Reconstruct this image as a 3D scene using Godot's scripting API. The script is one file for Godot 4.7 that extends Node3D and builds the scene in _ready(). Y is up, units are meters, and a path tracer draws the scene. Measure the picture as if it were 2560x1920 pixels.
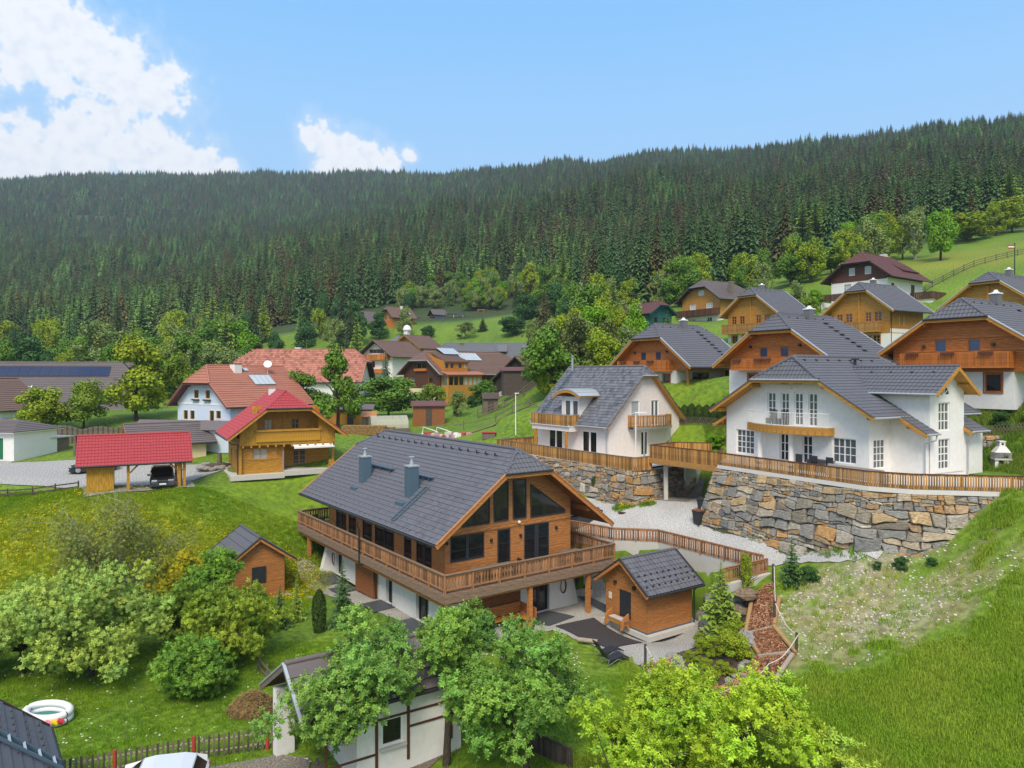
extends Node3D
# A mountain village below a spruce forest: a chalet with a wrap-around balcony,white villa on a stone wall,timber chalets on the hillside.

class MB:
	var v:=PackedVector3Array()
	var n:=PackedVector3Array()
	var c:=PackedColorArray()
	var col:=Color(1,1,1)
	var smooth:=false
	func tri(a: Vector3,b: Vector3,d: Vector3) -> void:
		v.push_back(a); v.push_back(b); v.push_back(d)
		c.push_back(col); c.push_back(col); c.push_back(col)
		if smooth:
			var m:=(d - a).cross(b - a).normalized()
			n.push_back(m); n.push_back(m); n.push_back(m)
	func trin(a: Vector3,b: Vector3,d: Vector3,na: Vector3,nb: Vector3,nd: Vector3) -> void:
		if (d - a).cross(b - a).dot(na+nb+nd)<0.0:
			v.push_back(a); v.push_back(d); v.push_back(b)
			n.push_back(na); n.push_back(nd); n.push_back(nb)
		else:
			v.push_back(a); v.push_back(b); v.push_back(d)
			n.push_back(na); n.push_back(nb); n.push_back(nd)
		c.push_back(col); c.push_back(col); c.push_back(col)
	func quad(a: Vector3,b: Vector3,d: Vector3,e: Vector3) -> void:
		tri(a,b,d); tri(a,d,e)
	func box(t: Transform3D,s: Vector3) -> void:
		var h:=s*0.5
		var p: Array[Vector3]=[]
		for i in 8:
			p.append(t*Vector3(h.x if i & 1 else -h.x,h.y if i & 2 else -h.y,h.z if i & 4 else -h.z))
		quad(p[0],p[1],p[3],p[2]); quad(p[5],p[4],p[6],p[7])
		quad(p[4],p[0],p[2],p[6]); quad(p[1],p[5],p[7],p[3])
		quad(p[2],p[3],p[7],p[6]); quad(p[4],p[5],p[1],p[0])
	func bx(a: Vector3,b: Vector3) -> void:
		box(Transform3D(Basis(),(a+b)*0.5),(b - a).abs())
	func bev(t: Transform3D,s: Vector3,r: float) -> void:
		var h:=s*0.5
		var q:=PackedVector2Array([Vector2(-h.x+r,-h.y),Vector2(h.x - r,-h.y),Vector2(h.x,-h.y+r),Vector2(h.x,h.y - r),Vector2(h.x - r,h.y),Vector2(-h.x+r,h.y),Vector2(-h.x,h.y - r),Vector2(-h.x,-h.y+r)])
		prism(q,t.translated_local(Vector3(0,0,-h.z)),s.z)
	func beam(a: Vector3,b: Vector3,w: float,hh: float,up:=Vector3.UP) -> void:
		var d:=b - a
		var z:=d.normalized()
		var x:=up.cross(z)
		x=x.normalized() if x.length()>0.01 else Vector3.RIGHT
		bev(Transform3D(Basis(x,z.cross(x),z),(a+b)*0.5),Vector3(w,hh,d.length()),minf(w,hh)*0.1)
	func prism(poly: PackedVector2Array,t: Transform3D,depth: float) -> void:
		var ix:=Geometry2D.triangulate_polygon(poly)
		for k in range(0,ix.size(),3):
			var a:=poly[ix[k]]; var b:=poly[ix[k+1]]; var d:=poly[ix[k+2]]
			tri(t*Vector3(a.x,a.y,depth),t*Vector3(b.x,b.y,depth),t*Vector3(d.x,d.y,depth))
			tri(t*Vector3(a.x,a.y,0),t*Vector3(d.x,d.y,0),t*Vector3(b.x,b.y,0))
		for i in poly.size():
			var a:=poly[i]; var b:=poly[(i+1) % poly.size()]
			quad(t*Vector3(a.x,a.y,0),t*Vector3(b.x,b.y,0),t*Vector3(b.x,b.y,depth),t*Vector3(a.x,a.y,depth))
	func slab(poly: Array,up: Vector3,top: float,bottom: float) -> void:
		for i in range(1,poly.size() - 1):
			tri(poly[0]+up*top,poly[i]+up*top,poly[i+1]+up*top)
			tri(poly[0]+up*bottom,poly[i+1]+up*bottom,poly[i]+up*bottom)
		for i in poly.size():
			var a: Vector3=poly[i]; var b: Vector3=poly[(i+1) % poly.size()]
			quad(a+up*bottom,b+up*bottom,b+up*top,a+up*top)
	func tube(pts: Array,r: Array,sides:=8,cap:=true) -> void:
		smooth=true
		var rings:=[]
		var ref:=Vector3(0.31,0.2,0.93)
		for i in pts.size():
			var d: Vector3=(pts[mini(i+1,pts.size() - 1)] - pts[maxi(i - 1,0)]).normalized()
			var x:=d.cross(ref)
			if x.length()<0.1: x=d.cross(Vector3.RIGHT)
			x=x.normalized()
			var y:=d.cross(x)
			var ring:=[]
			for k in sides:
				var a:=TAU*k/sides
				ring.append(x*cos(a)+y*sin(a))
			rings.append(ring)
		for i in pts.size() - 1:
			for k in sides:
				var j:=(k+1) % sides
				var n0: Vector3=rings[i][k]; var n1: Vector3=rings[i][j]; var m0: Vector3=rings[i+1][k]; var m1: Vector3=rings[i+1][j]
				var p0: Vector3=pts[i]+n0*r[i]; var p1: Vector3=pts[i]+n1*r[i]
				var q0: Vector3=pts[i+1]+m0*r[i+1]; var q1: Vector3=pts[i+1]+m1*r[i+1]
				trin(p0,p1,q1,n0,n1,m1); trin(p0,q1,q0,n0,m1,m0)
		if cap:
			for e in [0,pts.size() - 1]:
				var f: Vector3=(pts[e] - pts[1 if e==0 else e - 1]).normalized()
				for k in sides:
					trin(pts[e],pts[e]+rings[e][k]*r[e],pts[e]+rings[e][(k+1) % sides]*r[e],f,f,f)
	func lathe(prof: Array,sides: int,t: Transform3D) -> void:
		smooth=true
		for i in prof.size() - 1:
			var a: Vector2=prof[i]; var b: Vector2=prof[i+1]
			var nn:=Vector2(b.y - a.y,a.x - b.x).normalized()
			for k in sides:
				var c0:=Vector3(cos(TAU*k/sides),0,sin(TAU*k/sides)); var c1:=Vector3(cos(TAU*(k+1)/sides),0,sin(TAU*(k+1)/sides))
				var n0:=t.basis*(c0*nn.x+Vector3(0,nn.y,0)); var n1:=t.basis*(c1*nn.x+Vector3(0,nn.y,0))
				var p0:=t*(c0*a.x+Vector3(0,a.y,0)); var p1:=t*(c1*a.x+Vector3(0,a.y,0))
				var q0:=t*(c0*b.x+Vector3(0,b.y,0)); var q1:=t*(c1*b.x+Vector3(0,b.y,0))
				if a.x>1e-4: trin(p0,p1,q1,n0,n1,n1)
				if b.x>1e-4: trin(p0,q1,q0,n0,n1,n0)
	func ball(p: Vector3,s: Vector3,seg:=10) -> void:
		var prof:=[]
		for i in seg/2+1:
			var a:=PI*i/(seg/2) - PI/2
			prof.append(Vector2(cos(a),sin(a)))
		lathe(prof,seg,Transform3D(Basis.from_scale(s),p))
	func mesh(m: Material) -> ArrayMesh:
		var a:=[]
		a.resize(Mesh.ARRAY_MAX)
		a[Mesh.ARRAY_VERTEX]=v
		a[Mesh.ARRAY_COLOR]=c
		if n.size()==v.size() and n.size()>0: a[Mesh.ARRAY_NORMAL]=n
		var r:=ArrayMesh.new()
		if v.size()>0:
			r.add_surface_from_arrays(Mesh.PRIMITIVE_TRIANGLES,a)
			r.surface_set_material(0,m)
		return r

var rng:=RandomNumberGenerator.new()
var mats:={}
var tex:={}
var used:={}

func R(a: float,b: float) -> float: return rng.randf_range(a,b)
func V(x: float,y: float,z: float) -> Vector3: return Vector3(x,y,z)

func put(called: String,m: Mesh,parent: Node=self,kind:="") -> MeshInstance3D:
	var o:=MeshInstance3D.new()
	o.name=nm(called,parent); o.mesh=m
	if kind: o.set_meta("kind",kind)
	parent.add_child(o,true)
	return o

func nm(called: String,parent: Node) -> String:
	var k:="%d/%s" % [parent.get_instance_id(),called]
	var i: int=used.get(k,0)
	used[k]=i+1
	return called if i==0 else "%s_%03d" % [called,i]

func tag(o: Node,label: String,category: String,group:="") -> void:
	o.set_meta("label",label); o.set_meta("category",category)
	if group: o.set_meta("group",group)

func thing(called: String,label: String,category: String,at:=Vector3.ZERO,yaw:=0.0,group:="") -> Node3D:
	var o:=Node3D.new()
	o.name=nm(called,self); add_child(o,true)
	o.position=at; o.rotation.y=-deg_to_rad(yaw)
	tag(o,label,category,group)
	return o

func again(src: Node3D,label:="",group:="") -> Node3D:
	var o: Node3D=src.duplicate()
	var base:=String(src.name)
	var cut:=base.rfind("_")
	if cut>0 and base.substr(cut+1).is_valid_int(): base=base.substr(0,cut)
	o.name=nm(base,self); add_child(o,true)
	if label: o.set_meta("label",label)
	if group: o.set_meta("group",group)
	return o

func multi(called: String,m: Mesh,xs: Array,cols: Array,parent: Node=self) -> MultiMeshInstance3D:
	var mm:=MultiMesh.new()
	mm.transform_format=MultiMesh.TRANSFORM_3D
	mm.use_colors=true
	mm.mesh=m
	mm.instance_count=xs.size()
	for i in xs.size():
		mm.set_instance_transform(i,xs[i])
		mm.set_instance_color(i,cols[i] if i<cols.size() else Color.WHITE)
	var o:=MultiMeshInstance3D.new()
	o.name=nm(called,parent); o.multimesh=mm
	o.set_meta("kind","stuff")
	parent.add_child(o,true)
	return o

# ---- materials -------------------------------------------------------------------------------------------------
func streaks(w: int,h: int,fx: float,fy: float,lo: float,hi: float,sd: int,fine:=0.0) -> ImageTexture:
	var f:=FastNoiseLite.new()
	f.seed=sd; f.frequency=1.0; f.fractal_octaves=4; f.noise_type=FastNoiseLite.TYPE_SIMPLEX_SMOOTH
	var g:=FastNoiseLite.new()
	g.seed=sd+7; g.frequency=1.0; g.fractal_octaves=1
	var im:=Image.create_empty(w,h,false,Image.FORMAT_RGB8)
	for y in h:
		var b:=float(y)/h
		for x in w:
			var a:=float(x)/w
			var p:=f.get_noise_2d(x*fx,y*fy)*(1 - a)+f.get_noise_2d((x - w)*fx,y*fy)*a
			if b>0.8:
				var q:=f.get_noise_2d(x*fx,(y - h)*fy)*(1 - a)+f.get_noise_2d((x - w)*fx,(y - h)*fy)*a
				p=lerpf(p,q,(b - 0.8)/0.2)
			var k:=lerpf(lo,hi,clampf(p*0.9+0.5,0,1))
			if fine>0.0: k=clampf(k+g.get_noise_2d(x*0.9,y*0.9)*fine,0,1)
			im.set_pixel(x,y,Color(k,k,k))
	return ImageTexture.create_from_image(im)

func mat(key: String,lin: Color,rough:=0.8,t:="",scale:=0.5,world:=false,bump:=0.0) -> StandardMaterial3D:
	if mats.has(key): return mats[key]
	var m:=StandardMaterial3D.new()
	m.resource_name=key
	m.albedo_color=lin.linear_to_srgb()
	m.roughness=rough
	m.vertex_color_use_as_albedo=true
	if t:
		m.albedo_texture=tex[t]
		m.uv1_triplanar=true
		m.uv1_world_triplanar=world
		m.uv1_scale=Vector3.ONE*scale
		if bump>0.0:
			m.heightmap_enabled=true; m.heightmap_texture=tex[t]; m.heightmap_scale=bump
	mats[key]=m
	return m

func leafmat(key: String,lin: Color,through:=0.5) -> StandardMaterial3D:
	var m:=mat(key,lin,0.6)
	m.metallic_specular=0.3
	m.backlight_enabled=through>0
	m.backlight=Color(through,through,through*0.5)
	return m

func C(r: float,g: float,b: float) -> Color: return Color(r,g,b)
func srgb(h: String) -> Color: return Color(h).srgb_to_linear()

func make_materials() -> void:
	tex.grain=streaks(256,256,0.012,0.22,0.62,1.0,3,0.06)
	tex.grainv=streaks(256,256,0.22,0.012,0.62,1.0,5,0.06)
	tex.plaster=streaks(256,256,0.02,0.02,0.955,1.0,9,0.02)
	tex.rock=streaks(256,256,0.02,0.07,0.5,1.0,11,0.16)
	tex.soil=streaks(256,256,0.06,0.06,0.5,1.0,13,0.3)
	tex.meadow=streaks(512,512,0.03,0.03,0.6,1.0,15,0.2)
	tex.bark=streaks(128,128,0.2,0.03,0.45,1.0,17,0.1)
	mat("larch",C(0.74,0.30,0.085),0.6,"grain",0.45)
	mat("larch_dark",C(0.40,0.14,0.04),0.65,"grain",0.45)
	mat("rail_wood",C(0.56,0.27,0.12),0.75,"grainv",0.6)
	mat("rail_grey",C(0.38,0.25,0.17),0.8,"grain",0.5)
	mat("orange_wood",C(0.80,0.255,0.040),0.6,"grain",0.4)
	mat("orange_trim",C(0.74,0.31,0.045),0.6,"grain",0.4)
	mat("honey_wood",C(0.78,0.36,0.05),0.6,"grain",0.4)
	mat("honey_trim",C(0.76,0.36,0.05),0.6,"grain",0.4)
	mat("yellow_wood",C(0.78,0.40,0.030),0.6,"grainv",0.4)
	mat("yellow_logs",C(0.76,0.37,0.035),0.6,"grain",0.4)
	mat("brown_wood",C(0.16,0.055,0.028),0.7,"grain",0.4)
	mat("dark_wood",C(0.055,0.033,0.022),0.8,"grainv",0.4)
	mat("old_wood",C(0.26,0.21,0.165),0.9,"grainv",0.5)
	mat("fence_wood",C(0.62,0.31,0.08),0.75,"grainv",0.6)
	mat("teal_wood",C(0.02,0.16,0.17),0.7,"grainv",0.5)
	mat("white",C(0.80,0.79,0.77),0.9,"plaster",0.4)
	mat("pinkwhite",C(0.80,0.735,0.70),0.9,"plaster",0.4)
	mat("bluewhite",C(0.58,0.69,0.83),0.9,"plaster",0.4)
	mat("cream",C(0.80,0.66,0.40),0.9,"plaster",0.4)
	mat("concrete",C(0.56,0.54,0.50),0.9,"plaster",0.3)
	mat("roof_grey",C(0.115,0.116,0.136),0.62,"plaster",0.5)
	mat("roof_slate",C(0.145,0.150,0.165),0.7,"plaster",0.5)
	mat("roof_old",C(0.15,0.125,0.125),0.8,"plaster",0.5)
	mat("roof_brown",C(0.19,0.115,0.09),0.8,"plaster",0.5)
	mat("roof_red",C(0.40,0.045,0.05),0.5,"plaster",0.5)
	mat("roof_tile_red",C(0.42,0.165,0.11),0.8,"plaster",0.5)
	mat("roof_maroon",C(0.15,0.055,0.05),0.7,"plaster",0.5)
	mat("frame_dark",C(0.028,0.034,0.042),0.5)
	mat("frame_white",C(0.82,0.82,0.82),0.45)
	mat("frame_wood",C(0.55,0.17,0.03),0.55,"grain",0.5)
	mat("frame_honey",C(0.70,0.30,0.05),0.55,"grain",0.5)
	mat("metal",C(0.42,0.44,0.46),0.4).metallic=0.6
	mat("zinc",C(0.50,0.53,0.55),0.45).metallic=0.5
	mat("black_metal",C(0.025,0.027,0.03),0.5)
	mat("blue_metal",C(0.075,0.125,0.175),0.5)
	mat("stone",C(1.5,1.4,1.25),0.9,"rock",0.6,false,2.0)
	mat("joint",C(0.20,0.18,0.15),1.0,"soil",0.8)
	mat("bark",C(0.13,0.095,0.07),0.95,"bark",0.8,false,2.0)
	mat("birch_bark",C(0.6,0.58,0.54),0.9,"bark",0.5)
	mat("bed_stone",C(0.52,0.49,0.44),0.9,"rock",0.8,false,1.0)
	mat("log_pale",C(0.55,0.46,0.36),0.85,"grain",0.7)
	mat("log_tan",C(0.60,0.36,0.15),0.85,"grain",0.7)
	mat("log_cut",C(0.62,0.36,0.13),0.85,"soil",1.0)
	mat("old_dark",C(0.13,0.10,0.085),0.9,"grainv",0.5)
	mat("rope",C(0.6,0.55,0.5),0.9)
	mat("bin_dark",C(0.03,0.033,0.038),0.5); mat("bin_brown",C(0.21,0.085,0.04),0.5); mat("bin_green",C(0.012,0.09,0.035),0.45)
	mat("sling",C(0.022,0.024,0.03),0.6); mat("sofa_grey",C(0.36,0.34,0.32),0.9)
	mat("red_paint",C(0.42,0.05,0.03),0.7); mat("straw",C(0.46,0.30,0.11),1.0,"soil",1.2)
	mat("pool_green",C(0.0,0.16,0.14),0.3); mat("pool_red",C(0.7,0.05,0.08),0.4); mat("pool_yellow",C(0.8,0.6,0.02),0.4); mat("pool_pink",C(0.7,0.2,0.3),0.4); mat("pool_orange",C(0.75,0.25,0.03),0.4); mat("pool_sky",C(0.2,0.5,0.75),0.4)
	mat("tail_red",C(0.3,0.01,0.01),0.3); mat("rubber",C(0.02,0.02,0.02),0.9)
	for cp in [["car_black",C(0.012,0.014,0.02)],["car_white",C(0.68,0.70,0.72)]]:
		var cm:=mat(cp[0],cp[1],0.35); cm.clearcoat_enabled=true; cm.clearcoat=1.0; cm.clearcoat_roughness=0.05
	var pl:=mat("plastic",C(0.62,0.60,0.48),0.5); pl.transparency=BaseMaterial3D.TRANSPARENCY_ALPHA; pl.albedo_color.a=0.55
	mat("screen",C(0.32,0.27,0.42),0.9)
	mat("sign_paper",C(0.72,0.66,0.50),0.8)
	mat("dark_green",C(0.02,0.05,0.02),0.8)
	mat("green_door",C(0.01,0.16,0.07),0.5)
	mat("blue_paint",C(0.03,0.09,0.24),0.6)
	mat("plain",C(1,1,1),0.7)
	mat("shiny",C(1,1,1),0.25)
	for g in [["glass",C(0.012,0.015,0.017)],["glass_blue",C(0.02,0.05,0.12)],["glass_pale",C(0.42,0.45,0.46)],["glass_grey",C(0.10,0.115,0.12)],["panel_glass",C(0.03,0.035,0.075)],["collector",C(0.45,0.50,0.56)]]:
		var m:=mat(g[0],g[1],0.06)
		m.metallic_specular=0.6

# ---- terrain ---------------------------------------------------------------------------------------------------
var lowf:=[]
var highf:=[]
var upper:=PackedVector2Array([Vector2(0.2,-71),Vector2(7.6,-60.2),Vector2(9.6,-58.6),Vector2(11.2,-58.9),Vector2(14.3,-61.2),Vector2(17.4,-61.2),Vector2(15.8,-52.3),Vector2(19.2,-46.3),Vector2(21.7,-41.8),Vector2(28,-40.0),Vector2(60,-38),Vector2(60,-90),Vector2(-2,-90)])
var patio:=PackedVector2Array([Vector2(-16,-62),Vector2(-5.5,-63),Vector2(2.4,-52.5),Vector2(7.2,-51.6),Vector2(10.3,-50.9),Vector2(13.2,-46.2),Vector2(12.4,-44.6),Vector2(12.2,-42.8),Vector2(9.6,-40.0),Vector2(3,-37),Vector2(-6,-39),Vector2(-16,-52)])
var gx:=PackedFloat32Array()
var gz:=PackedFloat32Array()
var gh:=PackedFloat32Array()

func rbf(p: Array) -> Array:
	var k:=p.size()+3
	var a:=[]
	for i in k:
		var row:=PackedFloat64Array(); row.resize(k+1); a.append(row)
	for i in p.size():
		for j in p.size():
			a[i][j]=sqrt((p[i].x - p[j].x) ** 2+(p[i].z - p[j].z) ** 2+9.0)
		a[i][k - 3]=1.0; a[i][k - 2]=p[i].x*0.01; a[i][k - 1]=p[i].z*0.01
		a[k - 3][i]=1.0; a[k - 2][i]=p[i].x*0.01; a[k - 1][i]=p[i].z*0.01
		a[i][k]=p[i].y
	for i in k:
		var b:=i
		for j in range(i,k):
			if absf(a[j][i])>absf(a[b][i]): b=j
		var sw=a[i]; a[i]=a[b]; a[b]=sw
		var ri: PackedFloat64Array=a[i]
		for j in range(i+1,k):
			var rj: PackedFloat64Array=a[j]
			var f:=rj[i]/ri[i]
			if f != 0.0:
				for q in range(i,k+1): rj[q] -= f*ri[q]
				a[j]=rj
	var w:=PackedFloat64Array(); w.resize(k)
	for i in range(k - 1,-1,-1):
		var s: float=a[i][k]
		for j in range(i+1,k): s -= a[i][j]*w[j]
		w[i]=s/a[i][i]
	var px:=PackedFloat64Array(); var pz:=PackedFloat64Array()
	for q in p: px.append(q.x); pz.append(q.z)
	return [px,pz,w]

func field(f: Array,x: float,z: float) -> float:
	var px: PackedFloat64Array=f[0]; var pz: PackedFloat64Array=f[1]; var w: PackedFloat64Array=f[2]
	var k:=px.size()
	var s:=w[k]+w[k+1]*x*0.01+w[k+2]*z*0.01
	for i in k:
		var a:=x - px[i]; var b:=z - pz[i]
		s+=w[i]*sqrt(a*a+b*b+9.0)
	return s

func raw_height(x: float,z: float) -> float:
	var q:=Vector2(x,z)
	var near:=z>-92 and x>-20 and x<62
	if near and Geometry2D.is_point_in_polygon(q,upper): return field(highf,x,z)
	var h:=field(lowf,x,z)
	if near and z>-64 and x<14 and Geometry2D.is_point_in_polygon(q,patio): h=minf(h,-0.66)
	return h

func gy(x: float,z: float) -> float:
	var i:=clampi(gx.bsearch(x) - 1,0,gx.size() - 2)
	var j:=clampi(gz.bsearch(z) - 1,0,gz.size() - 2)
	var a:=clampf((x - gx[i])/(gx[i+1] - gx[i]),0,1); var b:=clampf((z - gz[j])/(gz[j+1] - gz[j]),0,1)
	var k:=j*gx.size()+i
	var h00:=gh[k]; var h10:=gh[k+1]; var h01:=gh[k+gx.size()]; var h11:=gh[k+gx.size()+1]
	if a+b<1.0: return h00+(h10 - h00)*a+(h01 - h00)*b
	return h11+(h01 - h11)*(1 - a)+(h10 - h11)*(1 - b)

func lines(a: float,b: float,far_lo: float,far_hi: float,st: float,grow: float) -> PackedFloat32Array:
	var l:=PackedFloat32Array()
	var x:=a
	while x <= b: l.append(x); x+=st
	var s:=st
	x=l[l.size() - 1]
	while x<far_hi: s *= grow; x+=s; l.append(x)
	s=st; x=a
	var pre:=PackedFloat32Array()
	while x>far_lo: s *= grow; x -= s; pre.append(x)
	pre.reverse()
	pre.append_array(l)
	return pre

# ---- sky and ground --------------------------------------------------------------------------------------------
func sky_texture() -> ImageTexture:
	var w:=4096; var h:=2048
	var f:=FastNoiseLite.new()
	f.seed=21; f.noise_type=FastNoiseLite.TYPE_SIMPLEX_SMOOTH; f.frequency=1.0; f.fractal_octaves=5; f.fractal_gain=0.52
	var zen:=srgb("5f9fe2"); var mid:=srgb("84bdf0"); var low:=srgb("c3ddf5")
	var grad:=func(el: float) -> Color:
		var k:=clampf(el/26.0,0,1)
		var c: Color=low.lerp(mid,pow(k,0.7))
		return c.lerp(zen,clampf((el - 20.0)/60.0,0,1))
	var im:=Image.create_empty(w,h,false,Image.FORMAT_RGBF)
	for y in h:
		var el:=90.0 - 180.0*(y+0.5)/h
		var c: Color=grad.call(maxf(el,0.0))
		if el<0: c=c.lerp(C(0.10,0.14,0.06),clampf(-el/4.0,0,1))
		im.fill_rect(Rect2i(0,y,w,1),c)
	# fair-weather cloud over the rest of the sky,on a coarse picture that is enlarged
	var sw:=1024; var sh:=512
	var far:=Image.create_empty(sw,sh,false,Image.FORMAT_RGBAF)
	for y in sh/2:
		var el:=deg_to_rad(90.0 - 180.0*(y+0.5)/sh)
		for x in sw:
			var az:=TAU*((x+0.5)/sw - 0.5)
			var dirv:=Vector3(sin(az)*cos(el),sin(el),-cos(az)*cos(el))
			var front:=rad_to_deg(acos(clampf(-dirv.z*cos(el*0.0),-1,1)))
			var p:=dirv/(dirv.y+0.35)*2.1
			var d:=f.get_noise_3d(p.x,p.y*0.5,p.z)+0.10
			var fr:=maxf((absf(rad_to_deg(az)) - 42.0)/10.0,(rad_to_deg(el) - 31.0)/8.0)
			d=lerpf(-0.4,d+0.06,clampf(fr,0,1))
			var a:=smoothstep(0.02,0.30,d)
			if a>0.001:
				var b:=0.92 - 0.25*clampf(d - 0.3,0,1)
				far.set_pixel(x,y,Color(b,b,b*1.02,a))
	far.resize(w,h,Image.INTERPOLATE_CUBIC)
	far.convert(Image.FORMAT_RGBAF)
	im.convert(Image.FORMAT_RGBAF)
	im.blend_rect(far,Rect2i(0,0,w,h/2),Vector2i.ZERO)
	# the cumulus banks of the west: azimuth,elevation and radius in degrees
	var blobs:=[Vector3(-34.9,21.8,2.9),Vector3(-32.9,22.7,2.4),Vector3(-34.2,19.9,2.4),Vector3(-31.0,20.8,3.0),Vector3(-28.6,19.8,3.1),Vector3(-26.6,19.3,2.6),Vector3(-25.3,20.6,1.0),Vector3(-29.8,21.7,1.9),Vector3(-32.4,19.1,1.6),Vector3(-38.5,22.5,4.0),Vector3(-39.5,14.5,4.5),Vector3(-34.2,14.1,2.9),Vector3(-35.5,14.6,1.6),Vector3(-31.0,16.1,2.5),Vector3(-29.4,17.1,1.9),Vector3(-31.5,14.3,3.0),Vector3(-28.1,15.3,2.8),Vector3(-25.6,15.0,2.3),Vector3(-23.5,14.7,2.0),Vector3(-21.6,14.5,1.3),Vector3(-26.6,16.2,1.7),Vector3(-35.1,13.0,1.8),Vector3(-33.1,13.0,2.1),Vector3(-14.4,17.0,1.7),Vector3(-15.3,17.8,1.3),Vector3(-12.9,16.8,1.7),Vector3(-11.0,16.4,1.5),Vector3(-9.6,16.1,1.2),Vector3(-8.2,16.7,0.7),Vector3(-13.8,15.9,1.9),Vector3(-11.6,15.8,1.6)]
	for y in range(int((90.0 - 30.0)/180.0*h),int((90.0 - 9.0)/180.0*h)):
		var el:=90.0 - 180.0*(y+0.5)/h
		for x in range(int((180.0 - 48.0)/360.0*w),int((180.0 - 4.0)/360.0*w)):
			var az:=360.0*(x+0.5)/w - 180.0
			var best:=-9.0
			var foot:=0.0
			for b: Vector3 in blobs:
				var dx:=(az - b.x)*0.95; var dy:=el - b.y
				if dy<0.0: dy *= 1.25
				var q:=1.0 - sqrt(dx*dx+dy*dy)/b.z
				if q>-1.0:
					best=maxf(best,q)
					foot=maxf(foot,(b.z*0.6 - dy)*0.16*clampf(q+0.5,0,1))
			if best<-1.0: continue
			var d:=best*0.9 - 0.02+f.get_noise_2d(az*0.55,el*0.55)*0.5+f.get_noise_2d(az*2.3+40.0,el*2.3)*0.22
			var a:=smoothstep(-0.04,0.34,d)*0.93
			a=maxf(a,smoothstep(-0.75,0.5,d)*0.30)
			if a <= 0.003: continue
			var sh2:=clampf(f.get_noise_2d(az*0.8+9.0,el*0.9+0.35)*0.9+foot*0.35,0,1)*0.55
			var lit:=Color(0.86,0.87,0.89).lerp(C(0.55,0.64,0.76),sh2)
			im.set_pixel(x,y,im.get_pixel(x,y).lerp(lit,a))
	im.convert(Image.FORMAT_RGBF)
	var out:=Image.create_empty(w,h,false,Image.FORMAT_RGBF)
	out.blit_rect(im,Rect2i(w/2,0,w/2,h),Vector2i.ZERO)
	out.blit_rect(im,Rect2i(0,0,w/2,h),Vector2i(w/2,0))
	return ImageTexture.create_from_image(out)

var shared_points:=[V(-25,6.0,-66.5),V(-20,5.9,-68),V(-15,5.6,-68),V(-30,5.25,-63.5),V(-24,4.8,-63),V(-36,5.25,-63),V(-42,5.35,-63.5),V(-48,5.4,-63),V(-45,2.4,-57),V(-50,0.2,-51),
	V(-42,5.6,-70),V(-50,5.9,-76),V(-36,5.8,-71),V(-30,6.0,-75),V(-60,6,-78),V(-50,6.8,-88),V(-44,7.3,-86),V(-36,9.4,-87),V(-30,9.2,-91),V(-25,7.6,-79),V(-37,7.0,-78),V(-12,7.2,-80),V(-6,7.6,-80),V(-17,8.3,-95),V(-5,8.6,-92),
	V(-18,9.5,-133),V(-8,9.5,-130),V(0,11,-125),V(6.7,15,-101),V(0.8,12.2,-106),V(3.5,10.2,-80),V(-2.9,8.8,-79),V(11,14.0,-96),V(17,15.5,-92),V(5,18,-122),V(18,18.5,-112),V(30,17.5,-92),
	V(10,13.4,-77),V(16,13.45,-71.5),V(24,13.45,-63),V(33,13.4,-56),V(40,13.4,-47),V(20,13.45,-68),V(36,13.6,-60),V(28,15,-76),V(20,13.8,-79),V(47,18.5,-98),V(36,19.4,-108),V(55,18.5,-85),V(30,18.4,-101),V(42,16.5,-80),V(60,27,-126),V(50,25.5,-130),V(38,25.6,-147),V(28,24.7,-145),V(80,32.0,-136),V(72,27,-124),V(65,22,-105),V(92,40.5,-166),V(121,46,-171),V(75,38,-160),V(100,36,-130),
	V(-27,35,-250),V(-2,38.5,-262),V(-50,33,-238),V(-13.7,25,-205),V(-40,21,-200),V(-5,13.5,-163),V(-25,14,-168),V(-45,16.5,-190),V(-45,9.6,-122),V(-28,9.6,-116),V(-72,8.6,-120),V(-110,11,-140),V(-85,13,-165),V(-65,17,-190),V(-110,18,-205),V(-150,18,-225),V(5,26,-190),V(20,30,-180),V(40,33,-190),V(-60,10,-100),V(-80,8,-95),
	V(66,52,-285),V(-47,46,-300),V(10,49,-300),V(-200,24,-270),V(-126,31,-285),V(185,70,-260),V(130,57,-215),V(30,42,-240),V(300,92,-300),V(-330,28,-330),V(-260,60,-480),V(-100,95,-500),V(80,120,-480),V(230,125,-430),
	V(-520,200,-1000),V(-300,215,-1000),V(-60,235,-950),V(200,235,-820),V(400,235,-720),V(-450,345,-1350),V(-250,350,-1330),
	V(-1750,430,-1900),V(-1355,490,-1900),V(-990,495,-1800),V(-644,476,-1700),V(-374,455,-1600),V(-218,470,-1700),V(-33,424,-1500),V(133,414,-1400),V(241,412,-1350),V(348,404,-1300),V(400,346,-1130),V(480,338,-1050),V(568,338,-1000),V(677,330,-950),V(900,330,-900),V(1300,330,-800),
	V(-1355,480,-2500),V(-300,440,-2300),V(350,395,-1800),V(900,330,-1500),V(0,-2.5,30),V(60,8,10),V(-60,-3,10),V(-90,-2,-40),V(40,10.5,-35),V(60,13,-30),V(35,6,-24)]
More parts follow.
